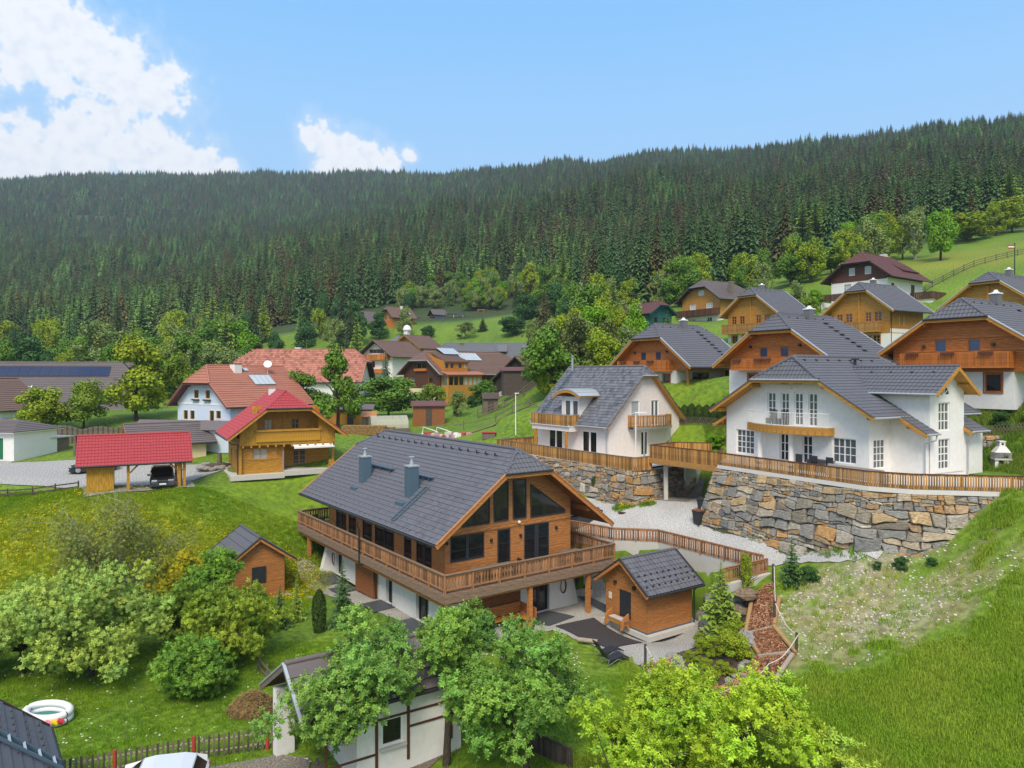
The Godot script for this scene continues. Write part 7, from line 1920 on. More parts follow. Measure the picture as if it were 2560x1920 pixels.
	var ga:=thing("undercroft_garage","white garage front with two doors in the shade under the timber bridge","garage",V(15.3,5.25,-60.3),-47)
	prims("wall",ga,"white",[V(-1.2,-0.3,-0.3),V(3.4,3.2,-0.1)]); prims("door",ga,"frame_white",[V(-1.05,0.0,-0.1),V(0.2,1.5,-0.06)]); prims("garage_door",ga,"frame_white",[V(0.75,0.0,-0.1),V(3.2,2.3,-0.06)])
	for k in 5: prims("door_panel",ga,"concrete",[V(0.75,0.44+k*0.44,-0.06),V(3.2,0.455+k*0.44,-0.055)])
	prims("door_number",ga,"blue_paint",[V(0.34,2.25,-0.1),V(0.46,2.5,-0.07),V(0.52,2.18,-0.1),V(0.62,2.36,-0.07)])
	var br:=thing("footbridge","timber footbridge deck joining the villa terrace and the pink house's garden","bridge",V(11.0,8.65,-57.1))
	var dk:=MB.new()
	dk.slab([V(0,0,0),V(3.75,0,5.2),V(6.0,0,0.5),V(5.2,0,-1.9),V(2.6,0,-2.6)],Vector3.UP,0.0,-0.14); put("deck",dk.mesh(mats.fence_wood),br)
	var bb:=MB.new(); bb.beam(V(-0.05,-0.32,0.05),V(3.75,-0.32,5.25),0.14,0.42); bb.beam(V(2.4,-0.3,-2.5),V(5.6,-0.3,-1.7),0.14,0.3); put("edge_beam",bb.mesh(mats.fence_wood),br)
	prims("column",br,"concrete",[V(1.0,-3.4,0.2),V(1.3,-0.1,0.5)])
	var fo:={"m": "fence_wood","frame": "fence_wood","capm": "brown_wood","pitch": 0.132,"slat": 0.082,"bay": 2.05,"low": 0.03,"post": 0.1,"capw": 0.15,"top": 0.06}
	var bo:=fo.duplicate(); bo.merge({"pitch": 0.1,"slat": 0.088,"low": -0.1},true)
	fence("bridge_fence","front railing of close vertical slats on the timber footbridge",[V(11.0,8.65,-57.1),V(14.75,8.65,-51.9)],0.95,bo)
	fence("bridge_fence","rear railing of the timber footbridge, against the white villa's annex",[V(11.2,8.65,-57.3),V(13.5,8.65,-59.4),V(16.3,8.65,-58.7)],0.95,bo)
	fence("terrace_fence","long slatted fence along the coping of the white villa's stone wall",[V(16.0,8.68,-54.4),V(14.85,8.66,-51.95),V(18.2,8.66,-46.2),V(20.8,8.66,-41.95),V(22.75,8.66,-40.7),V(27.8,8.66,-39.85),V(31.0,8.66,-39.75)],0.9,fo)
	var po:=bo.duplicate(); po.merge({"pitch": 0.125,"slat": 0.115,"bay": 3.0,"capm": "old_wood","m": "fence_wood"},true)
	fence("garden_fence","weathered plank fence in front of the pale pink house",[V(3.6,7.62,-77.0),V(-1.5,7.62,-72.9),V(8.4,7.6,-58.4),V(9.75,7.6,-56.85),V(11.1,7.7,-57.2)],1.0,po)
	# ramp walls and railings beside the main chalet
	var rw:=thing("ramp_wall","pale concrete wall that carries the ramp railing beside the chalet","wall",V(4.3,0,-55.0))
	var top:=[V(4.3,3.1,-55.0),V(7.4,3.1,-52.15),V(10.5,3.1,-51.55),V(14.95,3.12,-45.1),V(15.5,3.12,-44.4)]
	var wm:=MB.new()
	for i in top.size() - 1: wm.slab([V(top[i].x,0,top[i].z) - rw.position,V(top[i+1].x,0,top[i+1].z) - rw.position,V(top[i+1].x,0,top[i+1].z) - rw.position+V(0.2,0,-0.25),V(top[i].x,0,top[i].z) - rw.position+V(0.2,0,-0.25)],Vector3.UP,3.1,-0.8)
	put("concrete",wm.mesh(mats.concrete),rw)
	var ro:={"m": "rail_wood","frame": "rail_wood","capm": "rail_wood","pitch": 0.2,"slat": 0.135,"bay": 1.75,"post": 0.11,"capw": 0.12,"vary": true,"low": 0.08}
	fence("ramp_railing","brown timber railing on the concrete wall along the gravel drive",[V(4.3,3.08,-55.0),V(7.4,3.08,-52.2),V(10.5,3.08,-51.6),V(14.9,3.08,-45.15),V(15.5,3.08,-44.4)],0.97,ro)
	fence("ramp_railing","short return of the brown railing above the mulch path",[V(15.6,3.0,-43.9),V(12.2,3.1,-41.35)],0.95,ro)
	var rw2:=thing("ramp_kerb","low pale concrete kerb under the short return railing","wall",V(12.2,0,-41.35))
	var km:=MB.new(); km.beam(V(0,2.85,0.05),V(3.5,2.8,-2.5),0.3,0.55); put("kerb",km.mesh(mats.concrete),rw2)
	var bmesh:=[]
	for k in 5: bmesh.append(boulder_mesh(30+k))
	var greys:=[C(0.24,0.24,0.25),C(0.30,0.28,0.25),C(0.36,0.26,0.17),C(0.20,0.20,0.21)]
	var smats:=[]
	for g in greys:
		var m: StandardMaterial3D=mats.stone.duplicate(); m.albedo_color=g.linear_to_srgb(); smats.append(m)
	for k in 34:
		var t:=(k % 11)/10.0; var lv:=k/11
		var p:=V(11.9,0,-41.2).lerp(V(12.7,0,-46.6),t)+V(0.55*lv+R(-0.2,0.2),-0.35+lv*0.95+R(-0.1,0.1),R(-0.2,0.2))
		var o:=put("boulder",bmesh[k % 5]); o.set_surface_override_material(0,smats[rng.randi() % 4])
		o.transform=Transform3D(Basis(Vector3.UP,R(0,TAU)).scaled(V(R(1.0,1.7),R(0.8,1.3),R(0.9,1.3))),p)
		tag(o,"grey slab boulder in the rough bank behind the patio shed","boulder","boulders in the bank behind the patio shed")
	for k in 60:
		var left_side:=k<30
		var t:=(k % 30)/29.0
		var p: Vector3
		if left_side: p=V(9.0,0,-40.4).lerp(V(8.9,0,-36.4),t)
		else: p=V(12.5,0,-39.0).lerp(V(12.3,0,-36.8),t) if t<0.7 else V(12.3,0,-36.8).lerp(V(10.6,0,-35.4),(t - 0.7)/0.3)
		p+=V(R(-0.25,0.25),0,R(-0.2,0.2)); p.y=gy(p.x,p.z)+0.1
		var o:=put("bed_stone",bmesh[k % 5]); var m: StandardMaterial3D=smats[k % 4]
		o.set_surface_override_material(0,mats.bed_stone)
		o.transform=Transform3D(Basis(Vector3.UP,R(0,TAU)).scaled(Vector3.ONE*R(0.25,0.5)),p)
		tag(o,"pale rounded stone edging the planting bed","stone","stones edging the planting bed")
	# mulch path: edging logs,treads,rope posts
	var logs:=[[V(14.0,0,-41.8),V(12.55,0,-38.6)],[V(12.5,0,-38.5),V(12.55,0,-36.5)],[V(15.0,0,-40.3),V(13.8,0,-37.8)],[V(13.75,0,-37.7),V(14.1,0,-35.6)],[V(13.9,0,-35.6),V(12.4,0,-34.0)],[V(7.0,0,-38.6),V(7.25,0,-36.6)],[V(7.2,0,-36.6),V(7.6,0,-34.6)],[V(7.7,0,-34.5),V(9.4,0,-34.0)]]
	for i in logs.size():
		var a: Vector3=logs[i][0]; var b: Vector3=logs[i][1]
		a.y=gy(a.x,a.z)+0.12; b.y=gy(b.x,b.z)+0.12
		var mb:=MB.new(); mb.tube([a,a.lerp(b,0.5),b],[0.12,0.125,0.11],10)
		tag(put("edging_log",mb.mesh(mats.log_pale if i in [4,5,6,7] else mats.log_tan)),["peeled log along the inner edge of the upper mulch path","peeled log on the inner edge, next to the round bed stones","tan log on the meadow side of the upper path","tan log on the meadow side of the middle path","pale log at the outer corner of the path's bend","grey log at the left edge of the lowest path, upper of two","grey log at the left edge of the lowest path, lower of two","grey log at the lowest end of the mulch path"][i],"log","logs edging the mulch path")
	var treads:=[[V(12.6,0,-38.4),V(13.75,0,-37.7)],[V(12.5,0,-36.4),V(13.9,0,-35.8)],[V(11.3,0,-35.8),V(12.2,0,-34.4)],[V(7.1,0,-38.6),V(8.7,0,-39.5)]]
	for i in treads.size():
		var a: Vector3=treads[i][0]; var b: Vector3=treads[i][1]
		a.y=gy(a.x,a.z)+0.1; b.y=gy(b.x,b.z)+0.1
		var mb:=MB.new(); mb.beam(a,b,0.16,0.14)
		tag(put("step_edge",mb.mesh(mats.log_pale)),["squared timber step edge across the upper mulch path","squared timber step edge across the path by the bend","squared timber step edge below the bend of the path","squared timber edge between gravel patio and mulch path"][i],"step","timber steps of the mulch path")
	var rp:=[V(15.35,1.0,-42.2),V(14.0,1.0,-38.3),V(14.15,1.05,-35.7),V(12.3,1.0,-34.5),V(10.2,0.8,-33.3),V(8.6,0.7,-34.2),V(7.75,1.0,-36.2),V(7.15,1.25,-38.5)]
	var rf:=thing("rope_fence","rope railing on dark posts along the mulch path","fence",V(15.35,gy(15.35,-42.2),-42.2))
	var tops:=[]
	for p: Vector3 in rp:
		var g:=gy(p.x,p.z)
		var mb:=MB.new(); mb.tube([V(p.x,g - 0.1,p.z) - rf.position,V(p.x,g+p.y,p.z) - rf.position],[0.075,0.07],9); put("post",mb.mesh(mats.old_dark),rf)
		tops.append(V(p.x,g+p.y - 0.12,p.z) - rf.position)
	for i in tops.size() - 1:
		var pts:=[]; var rs:=[]
		for k in 9: pts.append(tops[i].lerp(tops[i+1],k/8.0)+V(0.03,-0.3*sin(PI*k/8.0),0.07)); rs.append(0.025)
		var mb:=MB.new(); mb.tube(pts,rs,6); put("rope",mb.mesh(mats.rope),rf)
	# bins,bench,loungers,tables
	wheelie_bin("wheelie_bin","dark bin with a brown lid at the left end of the stone wall",V(13.5,gy(13.5,-52.0)+0.05,-52.0),150,"bin_dark","bin_brown")
	wheelie_bin("wheelie_bin","dark bin with a black lid close behind the brown-lidded bin",V(14.1,gy(14.1,-53.0)+0.05,-53.0),150,"bin_dark","bin_dark")
	wheelie_bin("wheelie_bin","dark bin with a black lid against the stone wall, right of the brown-lidded bin",V(14.3,gy(14.3,-51.9)+0.05,-52.0),150,"bin_dark","bin_dark")
	var gb:=wheelie_bin("wheelie_bin","dark green bin with a white label before the half-timbered barn",V(-5.25,gy(-5.25,-29.9),-29.9),35,"bin_green","bin_green")
	prims("bin_label",gb,"frame_white",[V(-0.13,0.42,0.31),V(0.13,0.78,0.335)]); prims("label_print",gb,"black_metal",[V(-0.1,0.62,0.335),V(-0.04,0.68,0.338),V(-0.02,0.62,0.335),V(0.04,0.68,0.338),V(0.06,0.62,0.335),V(0.1,0.68,0.338)])
	var mh:=Transform3D(Basis(Vector3.UP,deg_to_rad(36)),V(0.289,-0.65,-46.515))
	var bn:=thing("corner_bench","L-shaped timber corner bench against the brown boards below the balcony","bench",mh*V(-0.9,0.05,0.2),-36)
	var bm:=MB.new(); bm.bx(V(-1.6,0.4,0.1),V(1.0,0.46,0.75)); bm.bx(V(0.4,0.4,0.75),V(1.0,0.46,1.7)); put("seat",bm.mesh(mats.honey_wood),bn)
	for k in 4: prims("back_board",bn,"larch",[V(-1.6,0.5+k*0.16,0.02),V(1.05,0.645+k*0.16,0.07)]); prims("back_board",bn,"larch",[V(1.02,0.5+k*0.16,0.08),V(1.07,0.645+k*0.16,1.7)])
	for p in [V(-1.5,0,0.6),V(0.9,0,1.6),V(0.5,0,1.6),V(0.5,0,0.7),V(0.95,0,0.2)]: prims("leg",bn,"black_metal",[p,p+V(0.05,0.4,0.05)])
	prims("runner",bn,"black_metal",[V(0.5,0.0,1.55),V(0.95,0.04,1.6)])
	var st:=MB.new(); st.lathe([Vector2(0,0),Vector2(0.24,0),Vector2(0.25,0.45),Vector2(0,0.46)],14,Transform3D())
	var so:=put("wood_stump",st.mesh(mats.honey_wood)); so.position=mh*V(-1.2,0.05,2.15); tag(so,"sawn round stump used as a stool beside the corner bench","stump")
	var sb:=thing("bench","carved timber bench with a pale seat pad in front of the shed's shutter","bench",V(6.73,-0.6,-44.8)+Vector3(0.83,0,-0.557)*0.1 - V(0.559,0,0.829)*0.15,56)
	prims("seat_pad",sb,"concrete",[V(-0.6,0.52,-0.1),V(0.75,0.58,0.35)]); prims("chest",sb,"honey_wood",[V(-0.6,0.25,-0.08),V(0.75,0.52,0.33)])
	for x in [-0.75,0.75]:
		var em:=MB.new(); em.prism(PackedVector2Array([Vector2(-0.15,0),Vector2(0.0,0),Vector2(0.08,0.3),Vector2(0.3,0.3),Vector2(0.42,0),Vector2(0.55,0),Vector2(0.45,0.55),Vector2(0.3,0.75),Vector2(-0.1,0.95)]),Transform3D(Basis(V(0,0,1),V(0,1,0),V(-1,0,0)),V(x,0,0)),0.1); put("side_panel",em.mesh(mats.larch),sb)
	for k in 2:
		var p: Vector3=[V(5.35,0,-40.3),V(5.5,0,-39.3)][k]
		p.y=gy(p.x,p.z)+0.02
		var lo:=thing("sun_lounger",["black curved sun lounger on the grass, the one nearer the patio mat","black curved sun lounger on the grass, the one farther from the patio mat"][k],"sun lounger",p,62,"black sun loungers")
		var lm:=MB.new()
		var pr:=[Vector2(-0.95,0.22),Vector2(-0.5,0.4),Vector2(-0.1,0.36),Vector2(0.3,0.3),Vector2(0.42,0.4)]
		for i in 4: lm.slab([V(-0.3,pr[i].y,pr[i].x),V(0.3,pr[i].y,pr[i].x),V(0.3,pr[i+1].y,pr[i+1].x),V(-0.3,pr[i+1].y,pr[i+1].x)],Vector3.UP,0.025,-0.025)
		put("seat",lm.mesh(mats.sling),lo)
		var ba:=MB.new(); ba.slab([V(-0.28,0.4,0.45),V(0.28,0.4,0.45),V(0.24,1.0,0.85),V(-0.24,1.0,0.85)],V(0,0.5,-0.8),0.025,-0.025); put("backrest",ba.mesh(mats.sling),lo)
		for s in [-1,1]:
			var fm:=MB.new(); fm.tube([V(s*0.3,0.0,-0.7),V(s*0.3,0.3,-0.2),V(s*0.3,0.05,0.55),V(s*0.3,0.4,0.42)],[0.02,0.02,0.02,0.02],6); put("frame",fm.mesh(mats.metal),lo)
	var lg:=MB.new(); lg.tube([V(3.9,-0.48,-42.4),V(5.0,-0.46,-42.0)],[0.14,0.13],10); tag(put("pale_log",lg.mesh(mats.log_pale)),"short pale log lying at the corner of the patio mat","log")
	for t in [[mh*V(-2.6,3.32,1.15),-36.0,2.9,"long weathered table on the balcony before the window"],[mh*V(3.7,3.32,1.05),-36.0,1.7,"smaller pale table on the balcony right of the sliding door"]]:
		var tb:=thing("table",t[3],"table",t[0],t[1])
		for k in 5: prims("board",tb,"old_wood",[V(-t[2]*0.5,0.7,-0.4+k*0.162),V(t[2]*0.5,0.74,-0.245+k*0.162)])
		for x in [-1,1]:
			for z in [-1,1]: prims("leg",tb,"old_wood",[V(x*(t[2]*0.5 - 0.15) - 0.04,0,z*0.3 - 0.04),V(x*(t[2]*0.5 - 0.15)+0.04,0.7,z*0.3+0.04)])
	for k in 4:
		var p: Vector3=mh*[V(-3.7,3.32,1.75),V(-0.9,3.32,1.2),V(-6.0,3.32,-18.6),V(-5.9,3.32,-19.8)][k]
		var ch:=thing("chair",["dark chair at the left end of the long balcony table","dark chair at the right end of the long balcony table","dark chair by the wall at the far end of the balcony","dark chair in the far corner of the balcony railing"][k],"chair",p,[140.0,60.0,20.0,-30.0][k])
		prims("seat",ch,"sling",[V(-0.25,0.42,-0.25),V(0.25,0.47,0.25)]); prims("backrest",ch,"sling",[V(-0.25,0.47,-0.27),V(0.25,0.95,-0.22)])
		for x in [-1,1]:
			for z in [-1,1]: prims("leg",ch,"black_metal",[V(x*0.22 - 0.02,0,z*0.22 - 0.02),V(x*0.22+0.02,0.42,z*0.22+0.02)])
	# yellow chalet's terrace set
	var yt:=thing("table","small wooden garden table on the yellow chalet's terrace","table",V(-15.9,6.27,-67.5),-28); prims("top",yt,"honey_trim",[V(-0.6,0.7,-0.4),V(0.6,0.75,0.4)]); prims("leg",yt,"honey_wood",[V(-0.5,0,-0.3),V(-0.4,0.7,0.3)]); prims("leg",yt,"honey_wood",[V(0.4,0,-0.3),V(0.5,0.7,0.3)])
	for k in 3:
		var ch:=thing("chair",["wooden chair left of the yellow chalet's garden table","wooden chair in front of the yellow chalet's garden table","wooden chair right of the yellow chalet's garden table"][k],"chair",V(-16.9+k*0.85,6.27,-66.9 - k*0.42),150+k*20)
		prims("seat",ch,"honey_wood",[V(-0.25,0.4,-0.25),V(0.25,0.46,0.25)]); prims("backrest",ch,"honey_trim",[V(-0.25,0.46,-0.27),V(0.25,1.0,-0.21)]); prims("leg",ch,"honey_wood",[V(-0.25,0,-0.25),V(-0.2,0.4,0.25)]); prims("leg",ch,"honey_wood",[V(0.2,0,-0.25),V(0.25,0.4,0.25)])
	# villa terrace: lounge,table,barbecue
	var lo:=thing("garden_sofa","long grey garden sofa on the villa terrace behind the fence","sofa",V(21.2,8.82,-44.0),61)
	prims("base",lo,"sofa_grey",[V(-1.8,0,-0.4),V(1.9,0.38,0.45)]); prims("backrest",lo,"sofa_grey",[V(-1.8,0.38,0.25),V(1.9,0.72,0.45)])
	var vt:=thing("garden_table","dark garden table with chairs under the villa's balcony","table",V(20.1,8.82,-46.9),61)
	prims("top",vt,"sling",[V(-0.8,0.7,-0.5),V(0.8,0.75,0.5)]); for x in [-0.7,0.7]: prims("leg",vt,"metal",[V(x - 0.03,0,-0.4),V(x+0.03,0.7,0.4)])
	for k in 3:
		var ch:=thing("chair",["dark chair left of the villa's garden table","dark chair before the villa's garden table","dark chair right of the villa's garden table"][k],"chair",V(19.3+k*0.6,8.82,-47.9+k*0.95),240)
		prims("seat",ch,"sling",[V(-0.25,0.4,-0.25),V(0.25,0.46,0.25)]); prims("backrest",ch,"sling",[V(-0.25,0.46,-0.27),V(0.25,1.05,-0.21)]); prims("leg",ch,"metal",[V(-0.25,0,-0.25),V(-0.2,0.4,0.25)]); prims("leg",ch,"metal",[V(0.2,0,-0.25),V(0.25,0.4,0.25)])
	var vb:=Transform3D(Basis(Vector3.UP,-deg_to_rad(61.3)),V(18.49,9.1,-48.91))
	for k in 2:
		var bt:=thing("balcony_chair",["dark slatted chair on the villa balcony, before its second door","dark slatted chair on the villa balcony, before its third door"][k],"chair",vb*V(-1.5+k*0.95,2.56,-0.55),61)
		prims("seat",bt,"sling",[V(-0.3,0.4,-0.25),V(0.3,0.46,0.25)])
		for j in 5: prims("back_slat",bt,"sling",[V(-0.28+j*0.125,0.46,-0.26),V(-0.22+j*0.125,1.05,-0.22)])
		prims("leg",bt,"sling",[V(-0.3,0,-0.25),V(-0.26,0.4,0.25)]); prims("leg",bt,"sling",[V(0.26,0,-0.25),V(0.3,0.4,0.25)])
	var bq:=thing("barbecue","white masonry garden barbecue with a bottle-shaped chimney","barbecue",V(32.3,8.84,-47.4),10)
	var qm:=MB.new(); qm.bx(V(-0.5,0,-0.3),V(-0.28,0.75,0.3)); qm.bx(V(0.05,0,-0.3),V(0.45,0.75,0.3)); qm.bx(V(-0.5,0,-0.35),V(0.45,0.7,-0.28)); qm.bx(V(-0.45,0.72,-0.35),V(0.42,1.0,-0.28)); put("base",qm.mesh(mats.white),bq)
	prims("shelf",bq,"concrete",[V(-0.56,0.7,-0.35),V(0.5,0.78,0.38)])
	var hm:=MB.new()
	for f in [[0.5,0.78,0.5,1.2,0.35,0.32],[0.5,1.2,0.2,1.6,0.32,0.2],[0.2,1.6,0.17,1.9,0.2,0.18]]:
		var a:=[V(-f[0],f[1],-f[4]),V(f[0] - 0.05,f[1],-f[4]),V(f[0] - 0.05,f[1],f[4]),V(-f[0],f[1],f[4])]; var b:=[V(-f[2],f[3],-f[5]),V(f[2],f[3],-f[5]),V(f[2],f[3],f[5]),V(-f[2],f[3],f[5])]
		for i in 4: if f[1]>1.0 or i != 2: hm.quad(a[i],a[(i+1) % 4],b[(i+1) % 4],b[i])
	hm.bx(V(-0.2,1.88,-0.22),V(0.2,1.95,0.22)); put("hood",hm.mesh(mats.white),bq)
	prims("smoke_hole",bq,"black_metal",[V(-0.07,1.68,0.17),V(0.07,1.82,0.2)])
	stone_wall("garden_wall","low dry-stone wall on the lawn left of the white barbecue",[V(29.8,11.0,-49.6),V(33.6,11.0,-49.2)],[8.8,8.8],0.3,0.3,0.45,8,60,0.02)
	stone_wall("garden_wall","short dry-stone wall at the right edge behind the white barbecue",[V(34.4,10.4,-48.2),V(37.0,10.4,-47.4)],[8.8,8.8],0.3,0.3,0.45,9,40,0.02)
	# poles
	for k in 2:
		var p: Vector3=[V(0.38,8.8,-75),V(10.0,7.7,-58)][k]
		var pl:=thing("lamp_post",["white pole with a small head on the slope left of the pink house","white pole with a short crossbar in front of the pink house's balcony"][k],"lamp post",p)
		var mb:=MB.new(); mb.tube([Vector3.ZERO,V(0,4.4,0)],[0.055,0.045],8); put("pole",mb.mesh(mats.frame_white),pl)
		prims("head",pl,"frame_white",[V(-0.1,4.35,-0.1),V(0.9 if k==1 else 0.35,4.43,0.1)])
	# front left: picket fence,pool,compost,gate pillar,car
	var pf:=thing("picket_fence","grey picket fence with red posts at the lower left lawn","fence",V(-10.1,-1.2,-31.5))
	var a:=V(0,0,0); var b:=V(-8.2,0,3.2)
	for k in 46:
		var p:=a.lerp(b,k/45.0)
		var g:=gy(p.x - 10.1,p.z - 31.5)+1.2
		if k % 15==3: prims("post",pf,"red_paint",[p+V(-0.06,g - 0.2,-0.02),p+V(0.06,g+1.02,0.08)])
		else: put("picket",box_mesh("picket%d" % (k % 2),V(0.085,0.92,0.025),"old_wood" if k % 2==0 else "old_dark",0.004),pf).transform=Transform3D(Basis(Vector3.UP,0.37).rotated(V(0,0,1),R(-0.03,0.03)),p+V(0,g+0.52,0.03))
	for y in [0.28,0.75]:
		for s in 5:
			var p0:=a.lerp(b,s/5.0); var p1:=a.lerp(b,(s+1)/5.0)
			var mb:=MB.new(); mb.beam(p0+V(0,gy(p0.x - 10.1,p0.z - 31.5)+1.2+y,0),p1+V(0,gy(p1.x - 10.1,p1.z - 31.5)+1.2+y,0),0.04,0.06); put("rail",mb.mesh(mats.log_pale),pf)
	var gp:=thing("gate_pillar","white plastered gate pillar at the left end of the barn","pillar",V(-9.9,gy(-9.9,-31.0),-31.0),50); prims("pillar",gp,"white",[V(-0.2,-0.3,-0.45),V(0.2,2.9,0.35)])
	var po2:=thing("paddling_pool","white inflatable paddling pool with a rainbow rim and green inside","paddling pool",V(-21.6,gy(-21.6,-33.4)+0.02,-33.4),20)
	var tm:=MB.new()
	for r in 2:
		var pts:=[]; var rs:=[]
		for k in 25: pts.append(V(cos(TAU*k/24)*1.1,0.16+r*0.26,sin(TAU*k/24)*0.72)); rs.append(0.17)
		tm.tube(pts,rs,8,false)
	put("rim",tm.mesh(mats.frame_white),po2)
	var wt:=MB.new(); wt.lathe([Vector2(0,0.12),Vector2(1.0,0.12)],24,Transform3D(Basis.from_scale(V(1,1,0.66)),Vector3.ZERO)); put("pool_floor",wt.mesh(mats.pool_green),po2)
	for k in 5:
		var rb:=MB.new(); var pts:=[]; var rs:=[]
		for j in 4: pts.append(V(cos(0.25+k*0.22+j*0.075)*1.28,0.2+0.05*j,sin(0.25+k*0.22+j*0.075)*0.88)); rs.append(0.12)
		rb.tube(pts,rs,7); put("rainbow_patch",rb.mesh(mats[["pool_red","pool_yellow","pool_pink","pool_orange","pool_sky"][k]]),po2)
	var cm:=MB.new()
	var cn:=FastNoiseLite.new(); cn.seed=3; cn.frequency=1.5
	for i in 8:
		for k in 20:
			var f:=func(ii: int,kk: int) -> Vector3:
				var r:=1.15*ii/8.0; var an:=TAU*(kk % 20)/20
				var q:=V(cos(an)*r,0,sin(an)*r*0.9)
				return q+V(0,maxf(0,0.85*(1 - pow(ii/8.0,1.6)))+cn.get_noise_2d(q.x*2,q.z*2)*0.14 - (0.1 if ii==8 else 0.0),0)
			cm.quad(f.call(i,k),f.call(i,k+1),f.call(i+1,k+1),f.call(i+1,k))
	var hp:=thing("compost_heap","heap of dry yellow-brown clippings behind the picket fence","compost heap",V(-12.5,gy(-12.5,-34.6),-34.6)); put("heap",cm.mesh(mats.straw),hp)
	var sm:=MB.new(); sm.quad(V(-0.012,0,-0.2),V(0.012,0,-0.2),V(0.014,0.03,0.2),V(-0.01,0.03,0.2))
	var sx:=[]; var sc:=[]
	for k in 1500:
		var r:=1.15*sqrt(R(0,1)); var an:=R(0,TAU)
		sx.append(Transform3D(Basis(Vector3.UP,R(0,TAU)).rotated(V(1,0,0),R(-0.6,0.6)),V(cos(an)*r,maxf(0.02,0.86*(1 - pow(r/1.15,1.6)))+R(0.0,0.06),sin(an)*r*0.9))); sc.append(Color(1,1,1)*R(0.6,1.3))
	multi("straw",sm.mesh(mats.straw),sx,sc,hp)
	pole_fence("rail_fence","rough pole fence behind the compost heap",[V(-10.4,0,-32.6),V(-11.9,0,-36.4),V(-13.8,0,-39.0)],0.9,"old_wood",2,1.6)
	car("silver-white car at the lower picture edge, only its roof showing",V(-13.9,-1.25,-27.6),75,"car_white",false)
	var dr:=drape("driveway_paving",[Vector2(-17,-26),Vector2(-17,-27.8),Vector2(-10.0,-30.8),Vector2(-8.6,-30.6),Vector2(-8,-28),Vector2(-8,-24)],mats.paving,0.06,0.7,NAN,0.0,self,C(1.1,1.1,1.1),C(0.9,0.9,0.9))
	drape("barn_forecourt",[Vector2(-8.4,-30.6),Vector2(-7.2,-29.6),Vector2(-4.0,-31.6),Vector2(-3.0,-30.6),Vector2(-4.5,-28.0),Vector2(-8,-27)],mats.paving,0.05,0.7,NAN,0.2,self,C(0.8,0.75,0.7),C(0.6,0.55,0.5))
	var fp:=fence("plank_fence","dark weathered plank fence among the lower trees",[V(-0.4,gy(-0.4,-32.6) ,-32.6),V(1.0,gy(1.0,-30.6),-30.6),V(2.4,gy(2.4,-29.2),-29.2)],0.9,{"m": "old_dark","frame": "old_dark","capm": "old_dark","pitch": 0.13,"slat": 0.11,"bay": 2.2,"low": 0.05,"capw": 0.06})
	# left: yard
	car("black SUV parked under the red carport, seen from the front",V(-30.4,gy(-30.4,-62.4)+0.14,-62.4),-27,"car_black")
	car("dark hatchback on the yard road behind the carport's left end",V(-40.8,gy(-40.8,-70.0)+0.06,-70.0),60,"car_black",false)
	car("dark car on the gravel drive half hidden by the chalet's eave",V(4.9,gy(4.9,-56.6)+0.06,-56.9),70,"car_black")
	pole_fence("rail_fence","low dark rail fence beside the yard road at the left",[V(-46.5,0,-61.2),V(-43.0,0,-61.2),V(-40.8,0,-61.1),V(-39.0,0,-61.3),V(-37.2,0,-61.6)],0.75,"old_dark",2,2.3)
	var wf:=thing("wavy_fence","grey board fence with a wavy top beyond the yard","fence",V(-54,0,-86.5))
	for k in 78:
		var p:=V(k*0.2 - 6.0,0,-k*0.012)
		var g:=gy(p.x - 54,p.z - 86.5)
		put("board",box_mesh("wboard%d" % (k % 3),V(0.185,2.1,0.03),["old_wood","old_dark","old_wood"][k % 3],0.003),wf).position=p+V(0,g+0.75+0.38*absf(sin(k*0.16)),0)
	var ls:=thing("low_shed","little shed with a flat pale roof on the meadow by the yard","shed",V(-54.0,gy(-54,-83.5),-83.5),15)
	prims("wall",ls,"old_wood",[V(-1.8,-0.2,-1.2),V(1.8,1.4,1.2)]); prims("roof",ls,"zinc",[V(-2.2,1.42,-1.6),V(2.2,1.54,1.6)]); prims("opening",ls,"black_metal",[V(-0.9,0.4,1.2),V(-0.2,1.1,1.22)])
	var yp:=MB.new(); yp.tube([V(-48.2,6.1,-79.2),V(-48.2,7.7,-79.2)],[0.2,0.17],9); tag(put("wooden_post",yp.mesh(mats.old_wood)),"thick grey stub post standing in the meadow grass","post")
	var rbk:=thing("rock_bed","round flower bed edged with rocks at the bend of the yard road","flower bed",V(-28.6,gy(-28.6,-70.2),-70.2))
	for k in 26:
		var an:=TAU*k/26
		var o:=put("rock",bmesh[k % 5],rbk); o.set_surface_override_material(0,mats.bed_stone); o.transform=Transform3D(Basis(Vector3.UP,R(0,6)).scaled(Vector3.ONE*R(0.5,0.8)),V(cos(an)*1.9,0.2+R(-0.1,0.2),sin(an)*1.2))
	var cs:=MB.new(); cs.tube([V(0,0.2,0),V(0,1.6,0)],[0.25,0.18],8); put("stump",cs.mesh(mats.old_wood),rbk)
	var mo:=MB.new(); mo.ball(V(0,0.1,0),V(1.8,0.55,1.1),14); put("soil",mo.mesh(mats.bed_soil),rbk)
	# middle: sheds,greenhouse,logs
	var gh:=thing("greenhouse","round-topped plastic greenhouse tunnel beside the sheds","greenhouse",V(-15.6,gy(-15.6,-90.5),-90.5),70)
	var gm:=MB.new(); var rim:=MB.new()
